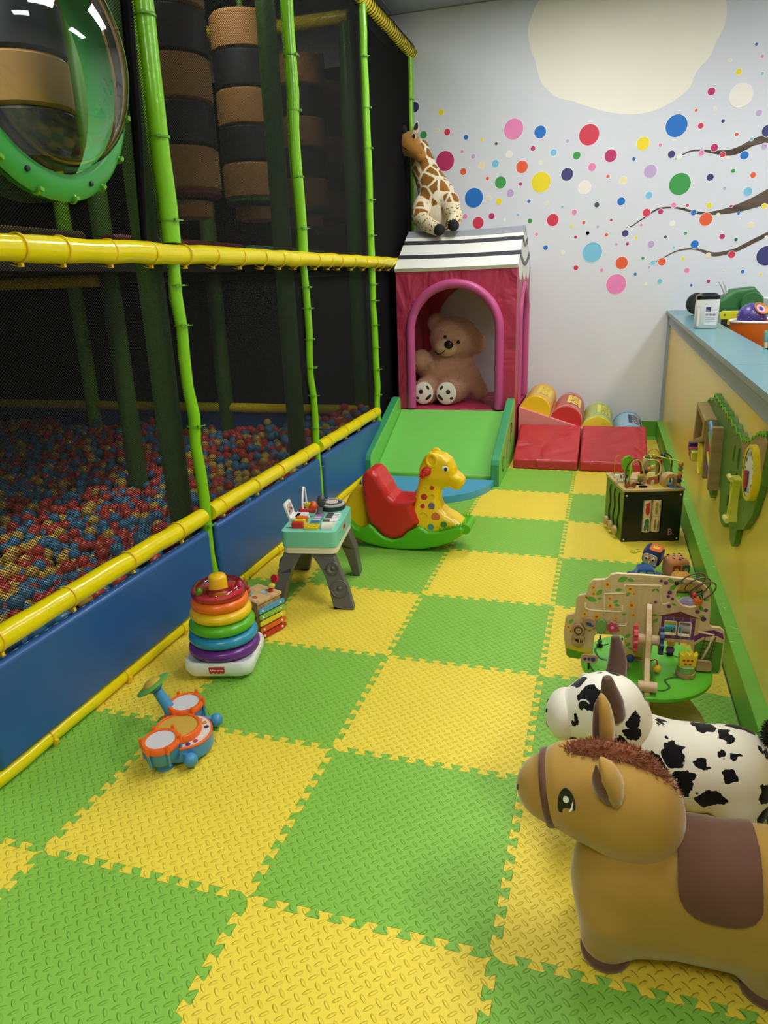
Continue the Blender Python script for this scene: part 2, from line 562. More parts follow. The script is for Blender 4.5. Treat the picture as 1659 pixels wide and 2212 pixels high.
BRANCHES = [[(1.237, 2.309, 0.0023), (1.285, 2.336, 0.0045), (1.347, 2.36, 0.0057), (1.42, 2.362, 0.0068), (1.531, 2.34, 0.0124), (1.64, 2.327, 0.0226), (1.726, 2.347, 0.0254), (1.809, 2.388, 0.0254), (1.913, 2.41, 0.0339), (2.06, 2.449, 0.0396), (2.224, 2.477, 0.0452)], [(0.888, 1.804, 0.0011), (0.946, 1.819, 0.0045), (0.965, 1.835, 0.0045), (1.049, 1.885, 0.0057), (1.122, 1.933, 0.0068), (1.197, 1.945, 0.0068), (1.293, 1.937, 0.0068), (1.409, 1.903, 0.0102), (1.503, 1.883, 0.0113), (1.614, 1.886, 0.017), (1.721, 1.903, 0.0283), (1.844, 1.937, 0.0396), (1.964, 1.984, 0.0537), (2.111, 2.055, 0.0622), (2.275, 2.105, 0.0735)], [(1.098, 1.5, 0.0017), (1.155, 1.522, 0.0034), (1.22, 1.554, 0.0045), (1.313, 1.598, 0.0057), (1.417, 1.611, 0.0068), (1.493, 1.6, 0.009), (1.591, 1.562, 0.0158), (1.675, 1.564, 0.0158), (1.774, 1.588, 0.0158), (1.878, 1.64, 0.017), (1.998, 1.699, 0.017), (2.148, 1.765, 0.0226)]]
MOON = [(0.102, 3.565), (0.05, 3.469), (0.019, 3.381), (0.025, 3.298), (0.047, 3.209), (0.083, 3.139), (0.104, 3.059), (0.141, 2.97), (0.224, 2.884), (0.313, 2.834), (0.389, 2.814), (0.487, 2.774), (0.683, 2.705), (0.877, 2.67), (1.005, 2.676), (1.099, 2.697), (1.219, 2.755), (1.305, 2.825), (1.343, 2.931), (1.428, 3.021), (1.468, 3.123), (1.508, 3.208), (1.521, 3.298), (1.495, 3.422), (1.395, 3.584), (1.186, 3.73), (0.812, 3.827), (0.434, 3.804), (0.207, 3.695)]
C_ = dict(N='3B3A72', Y='F4DC1C', G='3A9C46', P='F0E2AE', R='D8324A', B='1470C4', D='4A4A58', K='EE86B8', W='F3EBDC', C='C02A62', L='C4A8D0', S='7CC4DE', O='EC5E30', F='1E6E50')
mm = plain('moon_paint', 'F6EFDC', .85, var=.02, scale=4)
FW = frame((0, YB, 0), (1, 0, 0), (0, 0, 1))      # local xy on the wall, +z into the room
mo = obj('painted_moon', MB().prism(spline([(a, min(b, 3.575)) for a, b in MOON], 3, True), .0012, M4=FW), mm, wall_back, smooth=False)
mbk = wood('branch_paint', '6A5A48', '3E342A', .8, 3, 0)
for br in BRANCHES:
    sp = spline(br, 5)
    L, R = [], []
    for i, (x, z, w) in enumerate(sp):
        a = sp[max(i-1, 0)]; b = sp[min(i+1, len(sp)-1)]
        dx, dz = b[0]-a[0], b[1]-a[1]; l = math.hypot(dx, dz) or 1
        L.append((x-dz/l*w, z+dx/l*w)); R.append((x+dz/l*w, z-dx/l*w))
    obj('painted_branch', MB().prism(L+R[::-1], .0016, M4=FW), mbk, wall_back, smooth=False)
for i, e in enumerate(DOTS.split(';')):
    c, x, z, r = e.split()
    r = float(r)
    sg_ = 40 if r > .03 else 20
    FS = FW @ T(float(x), float(z), .0003*(i % 3))
    mbs = MB().lathe([(r, .0024), (0, .0024)][::-1], sg_, FS, cap=False)
    mbs.cur = 1
    mbs.lathe([(r, .0024), (r+.0032, .0024), (r+.0032, 0)], sg_, FS, cap=False)
    obj('round_sticker', mbs, [plain('sticker_'+c, C_[c], .6, var=.02), plain('sticker_edge', 'F2F2F2', .6, var=.01)], wall_back, smooth=False)

# ------------------------------------------------------------------ puzzle-mat floor
TS = .61
def seam(n=10, a=.0125, d=.0075):
    """interlocking edge: points (t, offset) from 0 to 1"""
    K = 2*n; e = .035
    pts = [(0, 0)]
    s = 1
    tk = [e+(1-2*e)*k/K for k in range(K+1)]
    pts.append((tk[0]+d*.2, a*s))
    for k in range(1, K):
        dd = d if k != n else -d*.9
        pts.append((tk[k]+dd-.003, a*s*.96)); pts.append((tk[k]+dd, a*s*.72))
        s = -s
        pts.append((tk[k]-dd, a*s*.72)); pts.append((tk[k]-dd+.003, a*s*.96))
    pts.append((tk[K]-d*.2, a*s)); pts.append((1, 0))
    return pts
SEAM = seam()
def mat_foam(name, col):
    mt, p, t = base(name, col, .5, spec=.35)
    c = lin(col)
    g = t.n('ShaderNodeNewGeometry').outputs['Position']
    sp = t.n('ShaderNodeSeparateXYZ'); t.set(sp.inputs[0], g)
    cs = .0242*math.sqrt(2)
    u = t.math('DIVIDE', t.math('ADD', sp.outputs[0], sp.outputs[1]), cs); v = t.math('DIVIDE', t.math('SUBTRACT', sp.outputs[0], sp.outputs[1]), cs)
    fu = t.math('SUBTRACT', t.math('FRACT', u), .5); fv = t.math('SUBTRACT', t.math('FRACT', v), .5)
    par = t.math('FLOORED_MODULO', t.math('ADD', t.math('FLOOR', u), t.math('FLOOR', v)), 2.0)
    d1 = fu; d2 = fv
    ip = t.math('SUBTRACT', 1.0, par)
    A = t.math('ADD', t.math('MULTIPLY', d1, par), t.math('MULTIPLY', d2, ip))
    B = t.math('ADD', t.math('MULTIPLY', d2, par), t.math('MULTIPLY', d1, ip))
    q = t.math('ADD', t.math('POWER', t.math('ABSOLUTE', t.math('DIVIDE', A, .50)), 2.0), t.math('POWER', t.math('ABSOLUTE', t.math('DIVIDE', B, .18)), 2.0))
    h = t.ramp(t.math('SUBTRACT', 1.0, q), -.15, .75)
    t.set(p.inputs['Normal'], t.bump(h, .95, .0031))
    f = t.noise(g, 4, 3)
    t.set(p.inputs['Base Color'], t.mix(f, tuple(x*.93 for x in c), tuple(x*1.05 for x in c)))
    return mt
m_gr = mat_foam('green_foam', '84BC42')
m_ye = mat_foam('yellow_foam', 'EED442')
flo = struct('floor', MB().box(((XL+XR)/2, (YF+YB)/2, -.062), (XR-XL, YB-YF, .1)), plain('concrete', '77736C', .9, var=.1), smooth=False)
XE, XW = 1.268, -1.30
for i in range(-3, 2):
    for j in range(-4, 10):
        x0, y0 = i*TS, j*TS
        x1, y1 = x0+TS, y0+TS
        if i == 2: continue
        # four shared edges
        wst = i == -3; est = i == 1; nth = j == 9; sth = j == -4
        P = []
        sg = lambda a, b: 1 if (a+b) % 2 == 0 else -1
        for t_, o_ in SEAM[:-1]: P.append((x0+t_*TS, y0+(0 if sth else o_*sg(i, j))))
        for t_, o_ in SEAM[:-1]: P.append((x1+(0 if est else o_*sg(i+1, j)), y0+t_*TS))
        for t_, o_ in SEAM[::-1][:-1]: P.append((x0+t_*TS, y1+(0 if nth else o_*sg(i, j+1))))
        for t_, o_ in SEAM[::-1][:-1]: P.append((x0+(0 if wst else o_*sg(i, j)), y0+t_*TS))
        # nudge: a hairline joint
        if est: P = [q for q in P if q[0] < x1-.012 or abs(q[1]-y0) < .03 or abs(q[1]-y1) < .03]; P = [((XE if px > x1-.004 else px), py) for px, py in P]
        if nth: P = [(px, min(py, YB-.001)) for px, py in P]
        Q = []
        for q in P:
            if not Q or math.hypot(q[0]-Q[-1][0], q[1]-Q[-1][1]) > 1e-5: Q.append(q)
        cx, cy = (x0+x1)/2, (y0+y1)/2
        Q = [(cx+(px-cx)*.9985, cy+(py-cy)*.9985) for px, py in Q]
        obj('floor_tile', MB().prism(Q, .012, z0=-.012), m_gr if (i+j) % 2 == 0 else m_ye, flo, smooth=False)

# ------------------------------------------------------------------ counter half-wall on the right
def zt(y): return 1.040+.0129*y
FY = frame((0, 0, 0), (0, 1, 0), (0, 0, 1))       # local x=y, y=z, extrude +x
Y0, Y1 = -2.2, YB
def slab(name, xa, xb, zlo, zhi, mat, parent=None, y0=Y0, y1=Y1, bevel=0.0, st=True):
    lo = zlo if callable(zlo) else (lambda y: zlo)
    hi = zhi if callable(zhi) else (lambda y: zhi)
    mb = MB().prism([(y0, lo(y0)), (y1, lo(y1)), (y1, hi(y1)), (y0, hi(y0))], xb-xa, M4=T(xa, 0, 0) @ FY)
    o = obj(name, mb, mat, parent, smooth=False, bevel=bevel)
    if st and parent is None: o['kind'] = 'structure'
    return o
m_yw = plain('yellow_wall_gloss', 'F6D85E', .28, var=.05, scale=2.2, bump=.06, bscale=40, bdist=.002)
m_base = plain('green_board_paint', '64A92E', .4, var=.06, scale=8)
mt, p, t = base('green_ledge_worn', '74BC3C', .45)
f = t.noise(t.coord(), 26, 6, .75)
f2 = t.noise(t.coord(), 3.0, 2)
t.set(p.inputs['Base Color'], t.mix(t.ramp(t.math('ADD', f, t.math('MULTIPLY', f2, .25)), .74, .77), lin('74BC3C'), lin('E6E2A8')))
m_ledge = mt
m_trim = plain('grey_blue_trim', '9CA9B5', .5, var=.03, scale=4)
m_teal = plain('teal_laminate', '55898D', .25, var=.03, scale=2)
m_edge = plain('laminate_edge', '8A9890', .4)
slab('wall_counter', 1.315, 1.45, 0, lambda y: zt(y)-.030, m_yw)
slab('trim_1', 1.300, 1.3148, lambda y: zt(y)-.118, lambda y: zt(y)-.030, m_trim, bevel=.003)
bb = slab('baseboard_right', 1.272, 1.3148, 0, .138, m_base)
slab('ledge', 1.268, 1.3146, .1381, .146, m_ledge, bb)
slab('trim_2', 1.288, 1.3146, .147, lambda y: zt(y)-.031, m_trim, y0=YB-.035, y1=YB-.001)
struct('baseboard_back', MB().box((.59, YB-.012, .07), (1.36, .022, .14)), m_base, smooth=False)
ct = thing('counter_top', 'teal laminate ledge along the top of the yellow half wall', 'counter')
slab('laminate', 1.272, 1.50, lambda y: zt(y)-.0015, lambda y: zt(y), m_teal, ct)
slab('edge_band', 1.272, 1.50, lambda y: zt(y)-.028, lambda y: zt(y)-.0017, m_edge, ct, bevel=.003)
slab('seam_strip', 1.2718, 1.50, lambda y: zt(y)-.0006, lambda y: zt(y)+.0003, plain('seam', '5B8F93', .4), ct, 2.02, 2.024)
slab('seam_strip', 1.2718, 1.50, lambda y: zt(y)-.0006, lambda y: zt(y)+.0003, plain('seam', '5B8F93', .4), ct, 5.05, 5.056)
slab('laminate', 1.5003, 2.45, lambda y: zt(y)-.0015, lambda y: zt(y), m_teal, ct, 4.62, YB-.002)
slab('edge_band', 1.5003, 2.45, lambda y: zt(y)-.040, lambda y: zt(y)-.0017, m_edge, ct, 4.62, YB-.002)
# worktop behind the ledge
wk = thing('work_table', 'long grey worktop behind the teal ledge', 'table', (0, 0, 0))
obj('table_top', MB().box((2.0, 1.72, .83), (.92, 5.64, .035)), plain('grey_laminate', '6C6E70', .5), wk, smooth=False, bevel=.004)
for yy in (-.9, 4.4):
    for xx in (1.62, 2.38):
        obj('leg', MB().box((xx, yy, .4), (.05, .05, .824)), m_grid, wk, smooth=False)
# ------------------------------------------------------------------ indoor play frame on the left
FX = -.95
m_post = plain('lime_vinyl', '86CE1E', .22, var=.05, scale=6, bump=.35, bscale=22, bdist=.006)
m_ry = plain('yellow_vinyl', 'F2DC0A', .2, var=.05, scale=6, bump=.28, bscale=20, bdist=.007)
m_ty = plain('yellow_tie', 'F0C828', .35)
m_tg = plain('green_tie', '6CAE24', .35)
m_blue = plain('blue_vinyl', '2A5A98', .33, var=.06, scale=5, bump=.15, bscale=9, bdist=.008)
m_net = plain('black_net_cord', '0A0908', .7, var=.2, spec=.25)
m_blk = plain('black_cloth', '0C0B0D', .9, spec=.15, var=.25, scale=40, bump=.3, bscale=120)
m_dgr = plain('inner_post_vinyl', '3E6418', .4, var=.08)
m_lace = plain('black_lace', '141414', .5)
pf = thing('play_frame', 'tall soft play frame with lime posts, yellow rails and black netting', 'play frame', (FX, 2.5, 0))
pf.location = (0, 0, 0)
rnd = random.Random(3)
PY = [.14, 1.51, 2.88, 4.20, 5.50]
RU = [.042, .041, .034, .030, .026]
RL = [.028, .026, .022, .026, .026]
def tie(parent, c, axis, R, mat, ang=None):
    """cable tie round a tube: thin band, lock head and tail"""
    mb = MB()
    ax = Vector(axis).normalized()
    u = Vector((1, 0, 0)) if abs(ax.x) < .9 else Vector((0, 1, 0))
    F = frame(c, u, ax.cross(u))
    mb.lathe([(R+.0005, -.0035), (R+.004, -.0035), (R+.004, .0035), (R+.0005, .0035)], 20, F, closed=True)
    a = ang if ang is not None else rnd.uniform(-1.4, .2)
    mb.box((0, 0, 0), (.012, .014, .011), F @ RZ(a) @ T(R+.008, 0, 0))
    mb.box((0, 0, 0), (.003, .035, .004), F @ RZ(a) @ T(R+.007, .024, 0) @ RZ(.3))
    return obj('cable_tie', mb, mat, parent, angle=30)
def sleeve(name, p0, p1, R, mat, n=14, wob=.05, wander=.004, seg=18):
    p0, p1 = Vector(p0), Vector(p1)
    pts, rad = [], []
    for i in range(n+1):
        q = p0.lerp(p1, i/n)
        w = wander if 0 < i < n else 0
        pts.append(q+Vector((rnd.uniform(-w, w), rnd.uniform(-w, w), rnd.uniform(-w, w))))
        rad.append(R*(1+rnd.uniform(-wob, wob)))
    return obj(name, MB().tube(pts, rad, seg), mat, pf, angle=60)
for k, y in enumerate(PY):
    up = sleeve('post', (FX, y, 1.615), (FX, y, 3.24), RU[k], m_post, 10, .04, .006)
    for z in ((1.68, 2.0, 2.42, 2.80) if k == 1 else (1.75, 2.02, 2.35, 2.62, 2.95)):
        tie(up, (FX, y, z+rnd.uniform(-.03, .03)), (0, 0, 1), RU[k], m_tg)
    lo = sleeve('post', (FX+.012, y, 0.0), (FX, y, 1.54), RL[k], m_post, 12, .06, .007)
    for z in ((1.45, 1.29, .86, .40) if k == 1 else (1.42, 1.30, 1.12, .95, .78, .58, .33)):
        tie(lo, (FX+.005, y, z), (0, 0, 1), RL[k]*1.05, m_tg)
    # foam-wrapped inner post behind the net
    if k < 4: sleeve('inner_post', (FX-.13, y+.02, .02), (FX-.13, y+.02, 3.2), .055, m_dgr, 8, .02, .002)
for y in (1.51, 2.88, 4.2):
    for x in (-2.3, -3.66):
        sleeve('inner_post', (x, y, .02), (x, y, 3.2), .062, m_dgr if x > -3 else m_post, 8, .02, .002)
# rails
ur = sleeve('rail', (FX+.02, .1, 1.568), (FX+.02, 5.52, 1.585), .040, m_ry, 44, .06, .003, 20)
for i in range(20):
    tie(ur, (FX+.02, .62+i*.235+rnd.uniform(-.04, .04), 1.57), (0, 1, 0), .041, m_ty, 1.5)
for a, b in zip(PY[:-2], PY[1:-1]):
    r = sleeve('rail', (FX+.01, a+.035, .447), (FX+.01, b-.03, .447), .038, m_ry, 14, .03, .002, 20)
    for i in range(4):
        tie(r, (FX+.01, a+.15+i*.33+rnd.uniform(-.03, .03), .447), (0, 1, 0), .0385, m_ty, 1.2)
    r = sleeve('rail', (FX+.018, a+.02, .030), (FX+.018, b-.02, .030), .028, m_ry, 12, .03, .002, 16)
    for i in range(3):
        tie(r, (FX+.018, a+.25+i*.4, .030), (0, 1, 0), .0282, m_ty, .2)
    y0, y1 = a+.035, b-.035
    pad = obj('padded_panel', MB().box((FX+.022, (y0+y1)/2, .222), (.046, y1-y0, .330)), m_blue, pf, bevel=.016, bseg=3, angle=60)
    st = MB()
    nst = int((y1-y0)/.045)
    for i in range(nst): st.box((FX+.018, y0+.03+i*.045, .3874), (.0016, .016, .0012))
    obj('stitching', st, plain('pale_thread', 'B8C8E0', .6), pad, smooth=False, kind='stuff')
# top rail bound with black lacing
top = sleeve('rail', (FX-.01, .3, 3.285), (FX-.01, 5.58, 3.285), .052, m_ry, 30, .05, .004, 20)
hp = []
for i in range(1, 1500):
    a = i*.26; yy = 2.6+i*.00196
    hp.append((FX-.01+.056*math.cos(a), yy, 3.285+.056*math.sin(a)))
obj('lacing', MB().tube(hp, .003, 5), m_lace, top)

# black netting made of crossing cords
def net(name, fr, w, h, step=.0125, r=.00095, hole=None, seg=.09, jit=0.0):
    """diagonal cords on a w x h rectangle in local xy of frame fr"""
    V = []; F = []
    def strand(x0, y0, x1, y1):
        L = math.hypot(x1-x0, y1-y0)
        if L < .004: return
        n = max(1, int(L/seg))
        dx, dy = (x1-x0)/L, (y1-y0)/L
        px, py = -dy*r, dx*r
        if hole is None: ranges = [(0, n)]
        for i in range(n):
            a, b = i/n, (i+1)/n
            ax, ay = x0+(x1-x0)*a, y0+(y1-y0)*a
            bx, by = x0+(x1-x0)*b, y0+(y1-y0)*b
            if hole and math.hypot((ax+bx)/2-hole[0], (ay+by)/2-hole[1]) < hole[2]: continue
            o = len(V)
            for qx, qy in ((ax, ay), (bx, by)):
                V.extend(((qx+px, qy+py, 0), (qx, qy, r), (qx-px, qy-py, 0), (qx, qy, -r)))
            F.extend(((o, o+4, o+5, o+1), (o+1, o+5, o+6, o+2), (o+2, o+6, o+7, o+3), (o+3, o+7, o+4, o)))
    sl = .78
    k = -int(h/sl/step)-1
    while k*step < w:
        c = k*step
        # rising strand x = c + y/sl
        y0 = max(0, -c*sl); y1 = min(h, (w-c)*sl)
        if y1 > y0:
            strand(c+y0/sl, y0, c+y1/sl, y1)
            strand(w-(c+y0/sl), y0, w-(c+y1/sl), y1)
        k += 1
    me = bpy.data.meshes.new(name)
    co = np.array(V, float)
    Mx = np.array(fr)
    co = co @ Mx[:3, :3].T + Mx[:3, 3]
    me.from_pydata(co.tolist(), [], F)
    me.materials.append(m_net)
    o = bpy.data.objects.new(name, me)
    o['kind'] = 'stuff'
    return link(o, pf)
BUB = (.875, 2.13)
XN = FX-.012
for k in range(4):
    a, b = PY[k], PY[k+1]
    fr = frame((XN, a, 1.60), (0, 1, 0), (0, 0, 1))
    net('netting', fr, b-a, 1.66, r=.00128, hole=(BUB[0]-a, BUB[1]-1.60, .40) if k == 0 else None, seg=.05 if k == 0 else .12)
    if k == 3:
        net('netting', frame((XN-.05, a+.04, 1.60), (0, 1, 0), (0, 0, 1)), b-a-.06, 1.60, r=.0013)
        net('netting', frame((XN-.09, a+.04, 1.60), (0, 1, 0), (0, 0, 1)), b-a-.06, 1.60, r=.0013, step=.011)
    if k < 3:
        fr = frame((XN, a, .46), (0, 1, 0), (0, 0, 1))
        net('netting', fr, b-a, 1.08, r=.00112)
# bunched net edges beside the bubble
obj('net_fold', MB().tube([(XN+.01, 1.33, 1.62), (XN+.02, 1.36, 2.0), (XN+.015, 1.40, 2.4), (XN+.01, 1.38, 2.9)], [.012, .020, .022, .014], 8), m_blk, pf)
# black cloth screens closing the frame
obj('black_screen', MB().box((FX-.02, 4.87, .77), (.012, 1.28, 1.50)), m_blk, pf, smooth=False)
obj('black_screen', MB().box((-3.17, 4.26, .98), (4.3, .012, 1.02)), m_blk, pf, smooth=False)
obj('black_screen', MB().box((-3.17, 5.56, 2.4), (4.3, .012, 1.7)), m_blk, pf, smooth=False)
# rear rail and rear panel of the pit
rr = sleeve('rail', (-1.02, 4.20, .455), (-5.3, 4.20, .455), .04, m_ry, 20, .03, .002)
obj('padded_panel', MB().box((-3.16, 4.23, .215), (4.3, .04, .40)), m_blue, pf, bevel=.012)
sleeve('rail', (-2.36, 2.90, 1.505), (-5.3, 2.90, 1.505), .04, m_ry, 14, .03, .002)
sleeve('rail', (-1.9, 3.3, 3.05), (-1.9, 5.4, 3.05), .045, m_ry, 10, .03, .002)
sleeve('rail', (-1.05, 4.2, 3.18), (-4.2, 4.2, 3.18), .045, m_ry, 10, .03, .002)
# upper deck and its padded kerbs
obj('deck', MB().box((-3.15, 2.83, 1.575), (2.1, 5.4, .05)), plain('deck_foam', '3A3430', .8), pf, smooth=False)
for (y0, y1, c) in ((1.6, 2.80, '8A2A2E'), (2.95, 4.12, '3E7A3A'), (4.28, 5.45, '8A2A2E'), (.2, 1.42, '6E5A34')):
    obj('deck_kerb', MB().box((-1.32, (y0+y1)/2, 1.635), (.08, y1-y0, .075)), vinyl('kerb_'+c, c), pf, bevel=.015)
# bubble window: lime flange, clear dome, clips and bolts
FB = frame((FX+.015, BUB[0], BUB[1]), (0, 1, 0), (0, 0, 1))
m_fl = plain('green_moulding', '3FA244', .25, var=.04, scale=5)
bw = obj('bubble_window', MB().lathe([(.335, .0), (.335, .028), (.352, .034), (.395, .020), (.408, .012), (.414, .004), (.408, -.006), (.36, -.008)], 64, FB, closed=True), m_fl, pf, angle=60)
mt = bpy.data.materials.new('clear_acrylic'); mt.use_nodes = True
nt = NT(mt); mt.node_tree.nodes.clear()
out = nt.n('ShaderNodeOutputMaterial'); mx = nt.n('ShaderNodeMixShader'); tr = nt.n('ShaderNodeBsdfTransparent'); gl = nt.n('ShaderNodeBsdfGlossy'); fr_ = nt.n('ShaderNodeFresnel')
tr.inputs[0].default_value = (.90, .97, .92, 1); gl.inputs['Roughness'].default_value = .02; fr_.inputs[0].default_value = 1.45
mt.node_tree.links.new(nt.math('MULTIPLY', fr_.outputs[0], 1.3), mx.inputs[0])
mt.node_tree.links.new(tr.outputs[0], mx.inputs[1]); mt.node_tree.links.new(gl.outputs[0], mx.inputs[2]); mt.node_tree.links.new(mx.outputs[0], out.inputs[0])
m_clear = mt
prof = [(.345, .030)]+[(.325*math.cos(a), .030+.180*math.sin(a)) for a in np.linspace(0, PI/2, 18)]
prof[-1] = (0.0, prof[-1][1])
obj('dome', MB().lathe(prof, 56, FB, cap=False), m_clear, bw, angle=180)
for i in range(16):
    a = 2*PI*i/16+.12
    mb = MB()
    F2 = FB @ RZ(a) @ T(.404, 0, .008) @ RX(PI/2)
    mb.lathe([(.013, -.004), (.017, -.004), (.017, .004), (.013, .004)], 14, F2, closed=True)
    mb.box((0, 0, 0), (.011, .016, .011), FB @ RZ(a) @ T(.404, 0, .026))
    obj('cable_tie', mb, m_tg, bw, angle=30)
for i in range(8):
    a = 2*PI*i/8+.35
    obj('bolt', MB().lathe([(0, .010), (.008, .008), (.009, 0)], 12, FB @ RZ(a) @ T(.372, 0, .026)), plain('black_bolt', '1C2420', .4), bw)
# green tunnel wall seen through the bubble
obj('tunnel_wall', MB().lathe([(.40, -.02), (.40, -.14), (.41, -.14), (.41, -.02)], 40, FB, closed=True, a0=0, a1=2*PI), plain('tunnel_green', '3E8E46', .4), pf, angle=60)

# hanging foam rollers
m_tan = plain('tan_foam_vinyl', 'A87A3C', .6, var=.1, scale=9)
m_rblk = plain('black_foam_vinyl', '201C22', .55, var=.15, scale=9)
ROLL_ = [(-1.45, 2.50, 1.93, .195, 'tan and black striped foam roller right behind the first lime post', 0),
         (-1.50, 3.45, 1.98, .195, 'tan and black striped foam roller just left of the second lime post', 0),
         (-1.55, 4.42, 2.00, .19, 'tan and black striped foam roller just right of the second lime post', 0),
         (-1.62, 5.15, 1.98, .19, 'tan and black striped foam roller deepest in the play frame', 0),
         (-1.36, 1.30, 1.905, .165, 'tan and black striped foam roller seen through the clear bubble window', 1)]
for x, y, zb, R, lab, ck in ROLL_:
    ro = thing('foam_roller', lab, 'foam roller', (x, y, zb), group='hanging foam rollers')
    z = 0
    for i in range(8):
        h = .208 if not ck else .178
        if zb+z+h > 3.22: break
        isblk = i % 2 == (0 if ck else 1)
        prof = [(0, z), (R-.012, z), (R, z+.012), (R, z+h-.014), (R-.012, z+h-.002), (0, z+h-.002)]
        obj('foam_ring', MB().lathe(prof, 36), m_rblk if isblk else m_tan, ro, angle=40)
        z += h
    if not ck:
        obj('end_disc', MB().lathe([(0, -.035), (R-.02, -.035), (R-.005, -.02), (R-.005, -.002), (0, -.002)], 36), plain('roller_red', '6E2A24', .6) if y < 3 or y > 5 else plain('roller_green', '3A6A2C', .6), ro, angle=40)
        obj('lower_disc', MB().lathe([(0, -.13), (R*.66, -.13), (R*.7, -.115), (R*.7, -.05), (0, -.036)], 32), m_tan, ro, angle=40)
    obj('rope', MB().cyl((0, 0, z), (0, 0, 3.25-zb), .02, .02, 10), m_dgr, ro)

# ------------------------------------------------------------------ ball pit
def bh(x, y):
    s = lambda a, b, v: (lambda t: t*t*(3-2*t))(min(1, max(0, (v-a)/(b-a))))
    return .125+.15*s(3.0, 4.1, y)+.215*s(-1.75, -1.02, x)+.03*math.sin(x*5+1)*math.cos(y*4)
rb = random.Random(11)
BR = .0335
cand = []
yy = .06; row = 0
while yy < 4.16:
    xx = -1.0-.02-BR*(row % 2)
    while xx > -4.9:
        x = xx+rb.uniform(-.016, .016); y = yy+rb.uniform(-.016, .016)
        z = bh(x, y)+rb.uniform(-.030, .022)
        cand.append((min(x, -1.005), y, z))
        if rb.random() < .10: cand.append((min(x-.02, -1.01), y+.03, z+.045))
        xx -= BR*1.92
    yy += BR*1.7; row += 1
campos = Vector((0.765369, -1.201803, 1.436859))
posts_xy = [(-2.3, 1.51), (-2.3, 2.88), (FX-.13, 1.53), (FX-.13, 2.9), (-3.66, 2.88), (-3.66, 1.51)]
cand = [c for c in cand if all(math.hypot(c[0]-a, c[1]-b) > .095 for a, b in posts_xy)]
def vis_key(c):
    d = (Vector(c)-campos)
    f = d.dot(fwd); u = d.dot(cr)/f*FPX+829.5
    return (u < -10)*100+d.length
cand.sort(key=vis_key)
BC = [('CC4632', 'red'), ('4684A6', 'blue'), ('D8B246', 'yellow')]
bm_ = [plain('ball_'+n, c, .32, var=.05) for c, n in BC]
sph = MB().ball((0, 0, 0), BR, 18, 11)
meshes = []
for k in range(3):
    me = bpy.data.meshes.new('ball'); me.from_pydata(sph.v, [], sph.f); me.materials.append(bm_[k])
    me.polygons.foreach_set('use_smooth', [True]*len(me.polygons)); meshes.append(me)
rest = MB()
lowv = MB().ball((0, 0, 0), BR, 12, 8)
for i, c in enumerate(cand):
    k = rb.choice((0, 0, 1, 1, 2))
    if i < 300:
        o = bpy.data.objects.new('pit_ball', meshes[k]); o.location = c; link(o)
        tag(o, BC[k][1]+' plastic ball in the ball pit behind the netting', 'ball', 'ball pit balls')
    else:
        rest.cur = k
        rest.add([(a+c[0], b+c[1], d+c[2]) for a, b, d in lowv.v], lowv.f)
o = obj('pit_balls_mass', rest, bm_, None, angle=180)
tag(o, 'deep spread of red, blue and yellow plastic balls further back in the pit', 'balls', kind='stuff')
pitf = MB().box((-3.1, 2.15, .02), (4.2, 4.1, .03))
obj('pit_base', pitf, plain('pit_mat', '33343A', .8), pf, smooth=False)
# ------------------------------------------------------------------ soft playhouse with slide
def sd_poly(pts):
    P = np.array(pts, float)
    def f(X, Y):
        d = np.full(X.shape, 1e9); s = np.ones(X.shape)
        n = len(P)
        for i in range(n):
            j = i-1
            e = P[j]-P[i]; wx = X-P[i, 0]; wy = Y-P[i, 1]
            t = np.clip((wx*e[0]+wy*e[1])/max(1e-12, (e**2).sum()), 0, 1)
            bx = wx-e[0]*t; by = wy-e[1]*t
            d = np.minimum(d, bx*bx+by*by)
            c1 = Y >= P[i, 1]; c2 = Y < P[j, 1]; c3 = e[0]*wy > e[1]*wx
            fl = (c1 & c2 & c3) | (~c1 & ~c2 & ~c3)
            s = np.where(fl, -s, s)
        return s*np.sqrt(d)
    return f
def s_inflate(pts, yc, hw, r):
    """solid from a side outline in the xz plane: half width hw (number or f(x,z)), rounded by r"""
    g = sd_poly(pts)
    def f(P):
        d2 = g(P[..., 0], P[..., 2])
        w = hw(P[..., 0], P[..., 2]) if callable(hw) else hw
        a = d2+r; b = np.abs(P[..., 1]-yc)-w+r
        return np.sqrt(np.maximum(a, 0)**2+np.maximum(b, 0)**2)+np.minimum(np.maximum(a, b), 0)-r
    return f

m_hr = vinyl('house_vinyl', 'B0304E', .40, .9, 5, .04)
m_hp = vinyl('arch_vinyl', 'C04E84', .42, .3, 8, .006)
m_wv = vinyl('white_vinyl', 'EDEADF', .42, .3, 4, .008)
m_bv = vinyl('black_vinyl', '3A3B3E', .4, .2, 4, .006)
m_gv = vinyl('grey_vinyl', '94989C', .45, .3, 4, .008)
HX0, HX1, HY0, HY1, HZ0, HZ1 = -.885, .095, 4.63, 5.60, .40, 1.53
hs = thing('playhouse', 'pink soft playhouse with arched doorway and striped white roof', 'playhouse', (0, 0, 0))
obj('platform', MB().box(((HX0+HX1)/2, (HY0+HY1)/2, HZ0/2), (HX1-HX0, HY1-HY0, HZ0)), m_hr, hs, bevel=.012, angle=60)
def arch(c, r, zs, zb, n=24):
    """door-shaped outline, from bottom right up and over to bottom left"""
    return [(c+r, zb)]+[(c+r*math.cos(PI*i/n), zs+r*math.sin(PI*i/n)) for i in range(n+1)]+[(c-r, zb)]
